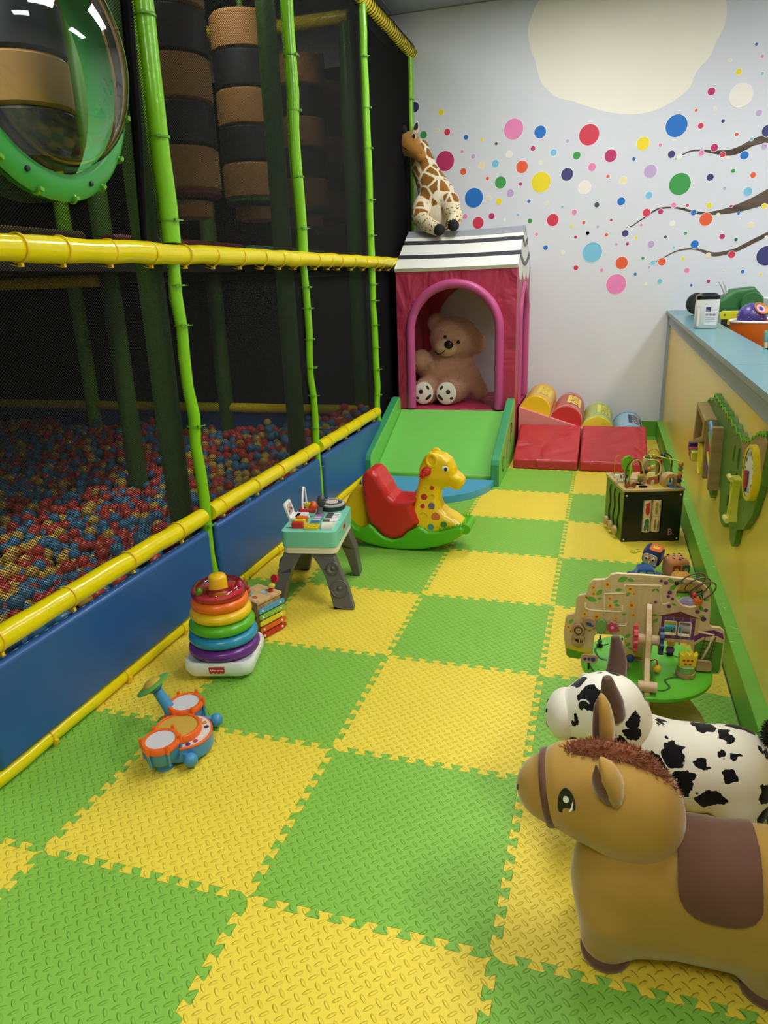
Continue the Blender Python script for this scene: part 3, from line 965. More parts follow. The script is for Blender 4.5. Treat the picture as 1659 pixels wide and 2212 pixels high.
def wallpanel(name, a0, a1, c, r, zs, M4, th):
    out = [(a1, HZ0), (a1, HZ1), (a0, HZ1), (a0, HZ0)]
    pts = [(a0, HZ0), ]+[(x, z) for x, z in arch(c, r, zs, HZ0)[::-1]]+[(a1, HZ0), (a1, HZ1), (a0, HZ1)]
    return obj(name, MB().prism(pts, th, M4=M4), m_hr, hs, smooth=False, bevel=.008)
def archtrim(c, r0, r1, zs, M4, th):
    a = arch(c, r1, zs, HZ0+.003); b = arch(c, r0, zs, HZ0+.003)
    rm_ = (r0+r1)/2
    pth = [M4 @ Vector((x, z, th*.55)) for x, z in [(c+rm_, HZ0+.004), (c+rm_, .8)]+arch(c, rm_, zs, HZ0)[1:-1]+[(c-rm_, .8), (c-rm_, HZ0+.004)]]
    return obj('arch_trim', MB().tube(pth, (r1-r0)/2*1.08, 16), m_hp, hs, angle=60)
Ff = frame((0, HY0+.06, 0), (1, 0, 0), (0, 0, 1))
wallpanel('front_wall', HX0, HX1, -.403, .36, 1.035, Ff, .06)
archtrim(-.403, .333, .402, 1.035, T(0, -.018, 0) @ Ff, .07)
Fb = frame((0, HY1, 0), (1, 0, 0), (0, 0, 1))
wallpanel('rear_wall', HX0, HX1, -.403, .345, 1.035, Fb, .06)
Fs = frame((HX1-.06, 0, 0), (0, 1, 0), (0, 0, 1))
wallpanel('side_wall', HY0+.061, HY1-.061, 5.19, .27, 1.10, Fs, .06)
archtrim(5.19, .235, .30, 1.10, T(.012, 0, 0) @ Fs, .06)
obj('side_wall', MB().box((HX0+.03, (HY0+HY1)/2, (HZ0+HZ1)/2), (.06, HY1-HY0-.122, HZ1-HZ0)), m_hr, hs, smooth=False, bevel=.008)
# roof: striped gable
RY0, RYM, RY1, RZ0, RZM = HY0-.02, 5.10, HY1+.02, HZ1, 1.835
def slope(u, side=0):
    ya = RY0 if side == 0 else RY1
    return ya+(RYM-ya)*u, RZ0+(RZM-RZ0)*u
bands = [(0, .24, m_wv), (.24, .35, m_bv), (.35, .62, m_wv), (.62, .73, m_bv), (.73, .82, m_wv), (.82, 1.0, m_gv)]
nrm = Vector((0, -(RZM-RZ0), (RYM-RY0))).normalized()
for side in (0, 1):
    for a, b, mt in bands:
        n = 14
        vs = []; fs = []
        for i in range(n+1):
            x = HX0-.004+(HX1-HX0+.008)*i/n
            sag = -.012*math.sin(PI*i/n)
            for uu in (a, b):
                y, z = slope(uu, side)
                up = Vector((0, (-1 if side == 0 else 1)*(RZM-RZ0), RYM-RY0)).normalized()
                p = Vector((x, y, z+sag*(.3+.7*uu)))
                q = p-up*.03
                vs += [tuple(p), tuple(q)]
        for i in range(n):
            o = i*4; q = o+4
            fs += [(o, q, q+2, o+2), (o+1, o+3, q+3, q+1), (o, o+1, q+1, q), (o+2, q+2, q+3, o+3)]
        fs += [(0, 2, 3, 1), (n*4, n*4+1, n*4+3, n*4+2)]
        obj('roof_stripe', MB().add(vs, fs), mt, hs, angle=60)
# gable ends with scalloped lower edge
for xx, s in ((HX1, 1), (HX0, -1)):
    Fg = frame((xx-.006 if s > 0 else xx-.001, 0, 0), (0, 1, 0), (0, 0, 1))
    lowe = [(RY0, RZ0)]
    for c in (4.84, 5.12, 5.40):
        for i in range(9):
            a = PI+PI*i/8
            lowe.append((c+.145*math.cos(a), RZ0-.012+.105*math.sin(a)))
    lowe.append((RY1, RZ0))
    g = obj('gable', MB().prism(lowe+[(RYM, RZM-.004)], .008, M4=Fg), m_wv, hs, smooth=False)
    def vband(u0, u1, dip):
        top, bot = [], []
        for i in range(13):
            t_ = i/12
            ya, za = slope(u0, 0); yb, zb = slope(u0, 1)
            top.append((ya+(yb-ya)*t_, za-dip*math.sin(PI*t_)))
            ya, za = slope(u1, 0); yb, zb = slope(u1, 1)
            bot.append((ya+(yb-ya)*t_, za-dip*math.sin(PI*t_)))
        return top+bot[::-1]
    off = T(.009 if s > 0 else -.004, 0, 0)
    obj('gable_stripe', MB().prism(vband(.25, .36, .085), .003, M4=off @ Fg), m_bv, g, smooth=False)
    obj('gable_stripe', MB().prism(vband(.64, .73, .055), .003, M4=off @ Fg), m_bv, g, smooth=False)
    obj('gable_stripe', MB().prism([slope(.84, 0), slope(.84, 1), (RYM, RZM-.004)], .003, M4=off @ Fg), m_gv, g, smooth=False)

m_sg = vinyl('slide_vinyl', '7ACC58', .4, .25, 5, .008)
m_sd = vinyl('slide_edge_vinyl', '3C9A62', .4, .25, 6, .006)
sl = thing('slide', 'bright green padded slide ramp leading up to the pink playhouse', 'slide', (0, 0, 0))
obj('ramp', MB().prism([(3.82, 0), (4.622, 0), (4.622, .398), (3.82, .052)], .90, M4=T(-.862, 0, 0) @ FY), m_sg, sl, bevel=.012, angle=60)
prof = [(3.735, 0), (4.622, 0), (4.622, .47), (4.60, .497), (4.55, .497), (3.80, .215), (3.752, .19), (3.735, .16)]
for xa, nm in ((-.925, 0), (.040, 1)):
    b = obj('side_board', MB().prism(prof, .062, M4=T(xa, 0, 0) @ FY), m_sg, sl, bevel=.010, bseg=3, angle=60)
    out = prof[2:]+[(3.735, 0.002)]
    off = []
    strip = MB()
    path = out
    for (a, c), (d, e) in zip(path[:-1], path[1:]):
        L = math.hypot(d-a, e-c)
        strip.box((0, 0, 0), (.058, L+.006, .010), T(xa+.031, (a+d)/2, (c+e)/2) @ RX(math.atan2(e-c, d-a)) @ T(0, 0, 0))
    obj('edging', strip, m_sd, b, bevel=.004, angle=60)
    if nm:
        md = plain('dark_print', '3A2A22', .6)
        Ft = frame((.1030, 0, 0), (0, -1, 0), (0, 0, 1))
        Ft = frame((.1026, 3.93, .11), (0, 1, 0), (0, 0, 1))
        text('lettering', 'C', .17, md, b, Ft)
        text('lettering', 'I', .22, md, b, T(0, .22, .06) @ Ft)
        text('lettering', 'P', .22, md, b, T(0, .46, .15) @ Ft)
# blue quarter mats at the foot
m_bm = vinyl('blue_mat_vinyl', '4CA0C4', .42, .3, 6, .006)
for a0, a1, lab, dx in ((-PI/2, 0, 'blue quarter-round landing mat at the slide foot, the half under the giraffe head', .004), (-PI, -PI/2, 'blue quarter-round landing mat at the slide foot, the half beside the blue padded wall', -.004)):
    pts = [(0, 0)]+[(.485*math.cos(a0+(a1-a0)*i/20), .485*math.sin(a0+(a1-a0)*i/20)*1.06) for i in range(21)]
    o = obj('landing_mat', MB().prism(pts, .05), m_bm, None, bevel=.008, bseg=3, angle=50, loc=(-.425+dx, 3.728+.0, 0))
    tag(o, lab, 'mat', 'blue quarter mats')
# red wedges
m_rv = vinyl('red_vinyl', 'BA2E32', .38, .9, 4.5, .04)
for xa, lab in ((.135, 'red padded wedge cushion beside the green slide'), (.640, 'red padded wedge cushion nearer the yellow half wall')):
    n = 10
    pr_ = [(4.27, 0), (4.765, 0), (4.765, .262), (4.275, .075)]
    o = obj('wedge_cushion', MB().prism(pr_, .492, M4=T(xa, 0, 0) @ FY), m_rv, None, bevel=.014, bseg=3, angle=60)
    tag(o, lab, 'cushion', 'red wedge cushions')
# pink crayon ramp
m_pk = vinyl('salmon_vinyl', 'DE8A82', .45, .4, 6, .01)
cr_ = thing('crayon_ramp', 'salmon soft ramp topped with four big vinyl crayons against the wall', 'soft ramp', (0, 0, 0))
RA = math.atan2(.33, 1.03)
Fz = frame((0, 5.585, 0), (1, 0, 0), (0, 0, 1))
obj('ramp', MB().prism([(.112, 0), (1.145, 0), (1.145, .07), (.112, .40)], .80, M4=Fz), m_pk, cr_, bevel=.01, angle=60)
def wrap_text(s, size, mat, parent, cx, cz, R, ymid, tilt, sy=1.0):
    o = text('lettering', s, size, mat, parent, Matrix.Identity(4), 0.0)
    for v in o.data.vertices:
        u, w = v.co.x, v.co.y
        a = PI/2+tilt-w*1.0/R
        v.co = (cx+(R+.0012)*math.cos(a), ymid-u*0+u, cz+(R+.0012)*math.sin(a))
    return o
CR = [(.245, 'E8B93E', 'F4C81E', 'F2D84A', 'C99A20', 'E6A93C'), (.500, 'C05048', 'CC2830', 'F0D850', 'A02830', 'E8C0A0'),
      (.752, 'A8BC58', 'F0D83C', 'E8E060', '5A8A38', 'DCE090'), (1.012, '9CC8E0', '6FA8D0', '2E3F66', 'F0F0F0', '38507A')]
for k, (x, body, cap, labc, tx, band) in enumerate(CR):
    zc = .40-.33*(x-.112)/1.033+.0
    R = .128
    tilt = -RA
    c = obj('crayon', MB(), plain('crayon_%d' % k, body, .35, var=.03), cr_)
    def half(y0, y1, r0, r1):
        mb = MB(); n = 20
        vs = []
        for y, r in ((y0, r0), (y1, r1)):
            for i in range(n+1):
                a = tilt+PI*i/n
                vs.append((x+r*math.cos(a), y, zc+r*math.sin(a)))
        fs = [(i, i+n+1, i+n+2, i+1) for i in range(n)]
        fs += [tuple(range(n+1)), tuple(range(n+1, 2*n+2))[::-1], (0, n, 2*n+1, n+1)]
        return mb.add(vs, fs)
    mb = half(4.835, 5.575, R, R)
    me = bpy.data.meshes.new('crayon'); me.from_pydata(mb.v, [], mb.f); me.materials.append(MATS['crayon_%d' % k])
    me.polygons.foreach_set('use_smooth', [True]*len(me.polygons)); me.set_sharp_from_angle(angle=.6)
    c.data = me
    obj('end_cap', half(4.812, 4.834, R*.97, R*.995), plain('crayon_cap_%d' % k, cap, .4), c, angle=40)
    for yy in (4.86, 4.885, 5.50, 5.53):
        obj('band', half(yy, yy+.006, R+.0012, R+.0012), plain('crayon_band_%d' % k, band, .4), c, angle=40)
    # label patch wrapped round the top
    vs = []; fs = []; n = 10
    for y in (5.02, 5.40):
        for i in range(n+1):
            a = PI/2+tilt-.50+.98*i/n-.12
            vs.append((x+(R+.001)*math.cos(a), y, zc+(R+.001)*math.sin(a)))
    fs = [(i, i+n+1, i+n+2, i+1) for i in range(n)]
    lp = obj('label_patch', MB().add(vs, fs), plain('crayon_label_%d' % k, labc, .5), c, angle=180)
    wrap_text('CRAYON', .105, plain('crayon_text_%d' % k, tx, .5), lp, x, zc, R+.0012, 5.21, tilt-.1)

# ------------------------------------------------------------------ plush toys at the playhouse
def fur(name, col, col2, scale=9, bs=260, bd=.006, sheen=.4):
    mt, p, t = base(name, col, .9, sheen=sheen, spec=.2)
    co = t.coord()
    f = t.noise(co, scale, 4, .6)
    t.set(p.inputs['Base Color'], t.mix(f, lin(col2), lin(col)))
    t.set(p.inputs['Normal'], t.bump(t.noise(co, bs, 3, .7), .9, bd))
    return mt
m_bear = fur('bear_fur', 'E0AE8C', 'C48C6A', 14, 130, .008)
m_muz = fur('bear_muzzle', 'E2BC98', 'CFA680', 20, 300, .003)
m_sole = plain('bear_sole', 'E8E0CA', .85, var=.04)
m_bk = plain('black_plastic', '120E0D', .18, var=.1)
m_bkv = plain('dark_brown_velvet', '2A1A14', .8)
bo = thing('teddy_bear', 'big tan teddy bear sitting inside the pink playhouse', 'teddy bear', (-.58, 5.1, HZ0))
B0 = Vector((-.58, 5.1, HZ0))
def bl(x, y, z): return (x-B0.x, y-B0.y, z-B0.z)
body = s_union([
    s_ell(bl(-.585, 5.13, .63), (.225, .19, .235)),
    (s_ell(bl(-.50, 5.14, .93), (.215, .19, .19), (0, .22, 0)), .05),
    (s_ell(bl(-.66, 5.17, 1.07), (.085, .055, .085)), .02),
    (s_ell(bl(-.315, 5.17, .90), (.085, .055, .10), (0, .3, 0)), .02),
    (s_cap(bl(-.74, 5.02, .70), bl(-.755, 4.94, .765), .085, .09), .03),
    (s_cap(bl(-.41, 5.14, .70), bl(-.255, 5.06, .475), .085, .062), .04),
    (s_cap(bl(-.70, 5.05, .52), bl(-.705, 4.88, .505), .12, .108), .03),
    (s_cap(bl(-.47, 5.08, .53), bl(-.50, 4.88, .505), .13, .108), .03),
    (s_ell(bl(-.54, 4.99, .885), (.105, .09, .075), (0, .22, 0)), .03)], .04)
bmesh_ = surfnet(body, (-.34, -.36, -.02), (.38, .30, .82), 74)
bbo = obj('body', bmesh_, m_bear, bo, angle=180)
obj('fur', fuzz(body, bmesh_, 16000, .017, .0022, 2), m_bear, bbo, smooth=False, kind='stuff')
mz = obj('muzzle', MB().ball((0, 0, 0), (.100, .075, .075), 24, 14), m_muz, bo, loc=bl(-.54, 4.965, .875), rot=(0, .22, 0))
obj('nose', MB().ball((0, 0, 0), (.040, .022, .034), 18, 10), m_bk, bo, loc=bl(-.502, 4.888, .905), rot=(0, .25, 0))
mp_ = spline([bl(-.535, 4.895, .86), bl(-.56, 4.892, .835), bl(-.60, 4.905, .825), bl(-.63, 4.925, .845)], 5)
obj('mouth', MB().tube(mp_, .004, 6), m_bkv, bo)
for ex, ez in ((-.545, .965), (-.43, .922)):
    obj('eye', MB().ball((0, 0, 0), (.015, .012, .016), 14, 8), m_bk, bo, loc=bl(ex, 4.946, ez))
for fx, tl in ((-.705, -.25), (-.503, .25)):
    so = obj('sole', MB().ball((0, 0, 0), (.088, .020, .096), 26, 10), m_sole, bo, loc=bl(fx, 4.783, .506), rot=(-.12, 0, 0))
    sgn = 1 if tl < 0 else -1
    for (dx, dz, a, b, r) in ((0.018*sgn*-1, .012, .020, .020, 0), (.040*sgn, .045, .013, .022, -.5*sgn), (-.045*sgn, -.040, .020, .012, 0), (.045*sgn, -.035, .035, .015, -.7*sgn)):
        obj('paw_print', MB().ball((0, 0, 0), (a, .004, b), 14, 8), m_bkv, so, loc=(dx, -.0195+.012*((dx/.078)**2+(dz/.088)**2), dz), rot=(0, r, 0))

# giraffe plush on the roof
mt, p, t = base('giraffe_plush', 'EADCC0', .9, sheen=.3, spec=.2)
co = t.coord()
v = t.n('ShaderNodeTexVoronoi'); v.feature = 'DISTANCE_TO_EDGE'; v.inputs['Scale'].default_value = 9.5
wn = t.n('ShaderNodeTexNoise'); wn.inputs['Scale'].default_value = 7
t.set(wn.inputs['Vector'], co)
vm = t.n('ShaderNodeVectorMath'); vm.operation = 'MULTIPLY_ADD'; t.set(vm.inputs[0], wn.outputs['Color']); vm.inputs[1].default_value = (.06,)*3; t.set(vm.inputs[2], co)
t.set(v.inputs['Vector'], vm.outputs[0])
f = t.ramp(v.outputs['Distance'], .07, .11)
t.set(p.inputs['Base Color'], t.mix(f, lin('EADCBC'), t.mix(t.noise(co, 60, 2), lin('7A4C14'), lin('A5712A'))))
t.set(p.inputs['Normal'], t.bump(t.noise(co, 300, 2), .6, .003))
m_gp = mt
mt, p, t = base('giraffe_leg_plush', 'EADCC0', .9, spec=.2)
co = t.coord()
v = t.n('ShaderNodeTexVoronoi'); v.feature = 'F1'; v.inputs['Scale'].default_value = 38; t.set(v.inputs['Vector'], co)
sp = t.n('ShaderNodeSeparateXYZ'); t.set(sp.inputs[0], co)
t.set(p.inputs['Base Color'], t.mix(t.ramp(v.outputs['Distance'], .25, .34), lin('7C5420'), lin('E6D6B0')))
m_gleg = mt
m_gface = fur('giraffe_face', 'C88E3E', '9E6420', 30, 300, .003)
m_cream = fur('giraffe_cream', 'EFE4CC', 'DCCBA4', 30, 300, .003)
m_hoof = plain('black_plush', '16140F', .85, var=.1)
go = thing('giraffe_plush', 'plush giraffe with brown patches slumped on the playhouse roof', 'plush giraffe', (-.70, 5.2, 1.835))
G0 = Vector((-.70, 5.2, 1.835))
def gl_(x, y, z): return (x-G0.x, y-G0.y, z-G0.z)
bodyf = s_union([
    s_ell(gl_(-.675, 5.32, 2.0), (.18, .13, .185)),
    (s_cap(gl_(-.69, 5.33, 2.12), gl_(-.81, 5.36, 2.36), .155, .100), .06),
    (s_cap(gl_(-.81, 5.36, 2.36), gl_(-.845, 5.36, 2.50), .098, .085), .04),
    (s_cap(gl_(-.80, 5.24, 2.05), gl_(-.80, 5.16, 1.95), .085, .075), .03),
    (s_cap(gl_(-.56, 5.24, 2.06), gl_(-.52, 5.15, 1.98), .085, .07), .03)], .05)
obj('body', surfnet(bodyf, (-.36, -.15, -.06), (.30, .32, .80), 64), m_gp, go, angle=180)
obj('belly', MB().ball((0, 0, 0), (.085, .05, .12), 20, 12), m_cream, go, loc=gl_(-.665, 5.215, 1.955))
for (a, b, c) in (((-.80, 5.16, 1.94), (-.70, 5.04, 1.875), (-.60, 4.965, 1.83)), ((-.52, 5.14, 1.98), (-.475, 5.06, 1.925), (-.485, 4.985, 1.86))):
    pts = spline([gl_(*a), gl_(*b), gl_(*c)], 6)
    obj('leg', MB().tube(pts, [.072-.022*i/(len(pts)-1) for i in range(len(pts))], 18), m_gleg, go, angle=60)
    obj('hoof', MB().ball((0, 0, 0), (.048, .040, .046), 18, 12), m_hoof, go, loc=gl_(c[0]+.012, c[1]-.02, c[2]-.004))
hd = s_union([s_ell(gl_(-.925, 5.30, 2.545), (.100, .09, .095)), (s_cap(gl_(-.90, 5.26, 2.52), gl_(-.80, 5.19, 2.435), .078, .050), .03)], .03)
ho = obj('head', surfnet(hd, (-.34, -.13, .53), (-.03, .22, .82), 40), m_gface, go, angle=180)
for (a, b) in (((-.88, 5.33, 2.62), (-.845, 5.30, 2.715)), ((-.97, 5.30, 2.50), (-.985, 5.27, 2.385))):
    A, Bv = Vector(gl_(*a)), Vector(gl_(*b))
    pts = [A.lerp(Bv, i/6) for i in range(7)]
    obj('ear', MB().tube(pts, [.018, .032, .036, .033, .026, .016, .004], 12, flat=.45), m_cream, go, angle=180)
    pts = [q+Vector((.004, -.012, 0)) for q in pts[1:6]]
    obj('inner_ear', MB().tube(pts, [.010, .022, .022, .016, .006], 10, flat=.3), m_hoof, go, angle=180)
for (a, b) in (((-.945, 5.27, 2.615), (-.955, 5.25, 2.655)), ((-1.0, 5.29, 2.545), (-1.035, 5.27, 2.53))):
    obj('horn', MB().tube([gl_(*a), gl_(*b)], [.020, .026], 10), m_hoof, go)
    obj('horn_tip', MB().ball((0, 0, 0), .027, 12, 8), m_hoof, go, loc=gl_(*b))
obj('eye', MB().ball((0, 0, 0), (.022, .012, .026), 14, 8), m_cream, go, loc=gl_(-.862, 5.225, 2.583))
obj('pupil', MB().ball((0, 0, 0), (.013, .008, .020), 12, 8), m_hoof, go, loc=gl_(-.857, 5.213, 2.583))
for dx, dz in ((0, 0), (-.02, -.025), (.004, .035)):
    obj('face_stripe', MB().tube([gl_(-.935+dx, 5.203+.01*(dz > 0), 2.535+dz), gl_(-.875+dx, 5.188+.008*(dz > 0), 2.500+dz)], [.006, .009], 8, flat=.6), m_hoof, go)
for dx in (0, .018):
    obj('nostril', MB().ball((0, 0, 0), .005, 8, 6), m_hoof, go, loc=gl_(-.80+dx, 5.145, 2.45-dx*.6))
# ------------------------------------------------------------------ rocking giraffe
m_gy = plain('toy_yellow', 'F2C80E', .28, var=.03)
m_gr2 = plain('toy_green', '55B41A', .3, var=.03)
m_re = plain('toy_red', 'CE2A26', .3, var=.03)
rg = thing('rocking_giraffe', 'yellow plastic rocking giraffe with red seat and green rocker base', 'rocking toy', (-.25, 2.48, 0))
dz = .022
HEAD = [(-0.136, 0.507), (-0.113, 0.534), (-0.073, 0.539), (-0.023, 0.529), (0.01, 0.504), (0.032, 0.463), (0.041, 0.432), (0.066, 0.413), (0.083, 0.392), (0.083, 0.369), (0.066, 0.339), (0.038, 0.333), (0.015, 0.345), (-0.013, 0.347), (-0.036, 0.337), (-0.047, 0.31), (-0.051, 0.275), (-0.037, 0.235), (-0.008, 0.207), (0.037, 0.183), (0.071, 0.156), (0.094, 0.13), (0.094, 0.101), (0.08, 0.082), (0.003, 0.064), (-0.067, 0.053), (-0.114, 0.056), (-0.149, 0.072), (-0.172, 0.094), (-0.192, 0.135), (-0.217, 0.194), (-0.196, 0.225), (-0.189, 0.279), (-0.179, 0.333), (-0.164, 0.386), (-0.16, 0.415), (-0.163, 0.444), (-0.154, 0.473)]
SEAT = [(-0.445, 0.425), (-0.41, 0.425), (-0.385, 0.403), (-0.366, 0.369), (-0.343, 0.335), (-0.322, 0.29), (-0.293, 0.268), (-0.241, 0.268), (-0.172, 0.269), (-0.193, 0.23), (-0.171, 0.187), (-0.151, 0.141), (-0.187, 0.103), (-0.219, 0.083), (-0.246, 0.054), (-0.288, 0.036), (-0.324, 0.033), (-0.359, 0.045), (-0.388, 0.071), (-0.417, 0.102), (-0.443, 0.119), (-0.46, 0.211), (-0.472, 0.288), (-0.479, 0.358), (-0.473, 0.399)]
TAIL = [(-0.493, 0.335), (-0.537, 0.315), (-0.569, 0.283), (-0.589, 0.245), (-0.6, 0.22), (-0.622, 0.207), (-0.63, 0.169), (-0.621, 0.107), (-0.566, 0.092), (-0.517, 0.074), (-0.467, 0.077), (-0.476, 0.178), (-0.487, 0.263)]
ROCK = [(-0.6, 0.154), (-0.594, 0.093), (-0.559, 0.04), (-0.469, 0.004), (-0.367, -0.017), (-0.248, -0.021), (-0.142, -0.011), (-0.05, 0.011), (0.03, 0.044), (0.081, 0.081), (0.099, 0.117), (0.086, 0.135), (0.067, 0.137), (0.019, 0.122), (-0.049, 0.1), (-0.1, 0.096), (-0.129, 0.113), (-0.155, 0.128), (-0.187, 0.103), (-0.219, 0.086), (-0.258, 0.047), (-0.306, 0.034), (-0.359, 0.049), (-0.394, 0.076), (-0.423, 0.108), (-0.443, 0.119), (-0.471, 0.095), (-0.496, 0.083), (-0.526, 0.092), (-0.573, 0.144)]
def shf(L, d): return [(x+.25, z+d) for x, z in L]
def sstep(a, b, v): 
    t_ = np.clip((v-a)/(b-a), 0, 1); return t_*t_*(3-2*t_)
hwh = lambda x, z: .052+.034*sstep(.36, .14, z)+.012*sstep(.36, .42, z)
obj('head_and_neck', surfnet(s_inflate(shf(HEAD, .008), 0, hwh, .034), (.02, -.10, .05), (.36, .10, .56), 96), m_gy, rg, angle=180)
obj('seat', surfnet(s_inflate(shf(SEAT, dz), 0, lambda x, z: .105-.0*x, .03), (-.25, -.12, .03), (.11, .12, .47), 84), m_re, rg, angle=180)
obj('tail_end', surfnet(s_inflate(shf(TAIL, .01), 0, lambda x, z: .06, .025), (-.40, -.08, .06), (-.20, .08, .36), 56), m_gy, rg, angle=180)
rk = s_inflate(shf(ROCK, dz), 0, .112, .016)
obj('rocker', surfnet(rk, (-.37, -.13, -.01), (.37, .13, .19), 100), m_gr2, rg, angle=180)
obj('front_bar', MB().tube([(.352, -.09, .14), (.358, 0, .14), (.352, .09, .14)], [.028, .024, .028], 14), m_gr2, rg)
for s in (-1, 1):
    kb = obj('handle', MB().lathe([(0.026, -.02), (.026, .012), (.02, .02), (.012, .024), (.012, .05)], 18, T(.137, s*.066, .452) @ RX(-s*PI/2)), m_re, rg)
    sp_ = MB()
    for i in range(26):
        a = i*2.4; el = math.acos(1-2*(i+.5)/26)
        d = Vector((math.sin(el)*math.cos(a), s*(.3+.7*math.cos(el)), math.sin(el)*math.sin(a)))
        c0 = Vector((.128, s*.112, .443))
        sp_.cyl(c0, c0+d*.024, .004, .0015, 5)
    sp_.ball((.128, s*.112, .443), .014, 10, 8)
    obj('spiky_grip', sp_, m_re, kb)
    e = obj('eye', MB().ball((0, 0, 0), (.019, .004, .016), 20, 8), M('F4F2EA', .3), rg, loc=(.239, s*.0635, .470), rot=(0, .35, 0))
    obj('iris', MB().ball((0, 0, 0), (.010, .003, .012), 16, 8), M('35607A', .25), e, loc=(.004, s*.003, -.001))
    obj('pupil', MB().ball((0, 0, 0), (.006, .002, .008), 12, 6), m_bk, e, loc=(.005, s*.0053, -.001))
    obj('ear', MB().torus((0, 0, 0), .026, .009, 28, 10, T(.163, s*.062, .512) @ RZ(0) @ RX(PI/2) @ Matrix.Diagonal((1, 1.25, .8, 1))), m_gy, rg, angle=180)
    for (x, z, r, c) in ((-0.087, 0.35, .012, 'CC3030'), (-0.131, 0.298, .018, 'CC3030'), (-0.137, 0.248, .013, 'CC3040'), (-0.088, 0.251, .0185, '6E5C80'), (-0.062, 0.194, .024, 'D8703C'), (-0.089, 0.135, .018, '3E9A98'), (-0.016, 0.154, .018, '3C8A48')):
        w = float(hwh(np.array(x+.25), np.array(z)))
        obj('spot_sticker', MB().lathe([(0, .002), (r, .002), (r, -.004)], 24, T(x+.25, s*(w), z+.006) @ RX(s*-PI/2) @ T(0, 0, 0)), M(c, .35), rg)
    for (x, z, r) in ((-.128, .194, .023), (-.125, .344, .012), (-.084, .304, .012)):
        w = float(hwh(np.array(x+.25), np.array(z)))
        obj('spot_rim', MB().torus((0, 0, 0), r, .0025, 24, 8, T(x+.25, s*w, z+.006) @ RX(PI/2)), m_gy, rg)
for i in range(9):
    for s in (-1, 1):
        obj('grip_rib', MB().box((.215+.016*i, s*.095, .137+.0045*i), (.005, .026, .012)), m_gr2, rg, smooth=False)

# ------------------------------------------------------------------ mint activity table
m_mint = plain('mint_plastic', '7ED2B4', .35, var=.03)
m_crm = plain('cream_plastic', 'EFEAD2', .4, var=.03)
m_gry = plain('charcoal_plastic', '5E5D58', .4, var=.04)
m_wht = plain('white_plastic', 'F0EFEA', .3, var=.02)
m_or = plain('toy_orange', 'F0641C', .3, var=.03)
m_yk = plain('toy_button_yellow', 'E8CC28', .35, var=.03)
at = thing('activity_table', 'mint toddler music table with grey speaker legs', 'activity table', (-.515, 1.80, 0), (0, 0, math.radians(9)))
TZ = .36
tb = obj('table_body', MB().prism(rrect(-.125, -.195, .137, .205, .03, 5), TZ-.285, z0=.285), m_mint, at, bevel=.014, bseg=3, angle=50)
obj('lower_tray', MB().prism(rrect(-.121, -.191, .133, .201, .03, 5), .031, z0=.253), m_crm, at, bevel=.006, angle=50)
def tleg(outline, y0, y1, lean, name='leg'):
    """outline in local x-z, thickness from y0 to y1, leaning in y towards the foot"""
    mb = MB().prism(outline, y1-y0, M4=frame((0, y1, 0), (1, 0, 0), (0, 0, 1)))
    mb.v = [(x, y+lean*(1-z/.26), z) for x, y, z in mb.v]
    return obj(name, mb, m_gry, at, bevel=.006, angle=50)
FRo = [(.213, 0), (.118, 0)]+spline([(.118, .004), (.085, .12), (.050, .19), (-.0, .252)], 5)+[(.112, .252), (.150, .17), (.190, .08)]
FLo = [(-.165, 0), (-.128, 0)]+spline([(-.128, .004), (-.10, .12), (-.072, .19), (-.03, .252)], 5)+[(-.122, .252), (-.15, .16)]
l1 = tleg(FRo, -.175, -.135, -.075)
l2 = tleg(FLo, -.180, -.095, -.078)
l3 = tleg([(-x+.01, z) for x, z in FLo], .105, .185, .04)
l4 = tleg([(-x+.01, z) for x, z in FRo], .145, .185, .06)
def cone(parent, M4, r):
    mb = MB().lathe([(r*1.12, -.004), (r*1.12, .004), (r, .006), (r*.92, .003), (r*.8, .005), (r*.35, -.003), (r*.3, .003), (0, .006)], 28, M4)
    return obj('speaker_cone', mb, m_gry, parent, angle=60)
# front-right leg cones face forward, front-left cones face sideways
for u, z, r in ((.112, .185, .028), (.144, .095, .037)):
    yy = -.175-.075*(1-z/.26)
    cone(l1, frame((u, yy-.001, z), (1, 0, 0), (0, .28, 1)), r)
for u, z, r in ((-.140, .19, .026), (-.155, .095, .035)):
    yy = -.138-.078*(1-z/.26)
    cone(l2, frame((u-.001, yy, z), (0, -1, 0), (-.13*-1, 0, 1)), r)
# controls on top (parts of the table)
def part(name, mb, mat, parent=tb, **kw): return obj(name, mb, mat, parent, **kw)
Z = TZ
for v, mt in ((-.133, m_re), (-.088, m_yk), (-.046, m_or)):
    s_ = part('slider', MB().prism(rrect(-.085, v-.017, -.030, v+.017, .010, 4), .024, z0=Z), mt, bevel=.005, angle=50)
    obj('slot', MB().box((-.098, v, Z+.0006), (.03, .004, .001)), m_gry, s_, smooth=False)
kp = part('keypad', MB().prism(rrect(-.022, -.165, .046, -.110, .008, 4), .012, z0=Z), m_yk, bevel=.003, angle=50)
for i in range(3):
    for j in range(2): obj('key', MB().prism(circ(-.008+i*.020, -.150+j*.024, .008, 14), .005, z0=Z+.011), m_yk, kp, angle=40)
rl_ = part('roller', MB().cyl((.060, -.133, Z+.002), (.112, -.133, Z+.002), .026, seg=24), m_crm, angle=40)
for i, c in enumerate(('3C5C50', 'E0B048', '3C5C50')): obj('roller_print', MB().lathe([(.0264, -.010), (.0264, .010)], 24, T(.070+i*.016, -.133, Z+.002) @ RY(PI/2) @ Matrix.Diagonal((1, 1, .45, 1)), cap=False, a0=-.6, a1=1.6), M(c), rl_, angle=180)
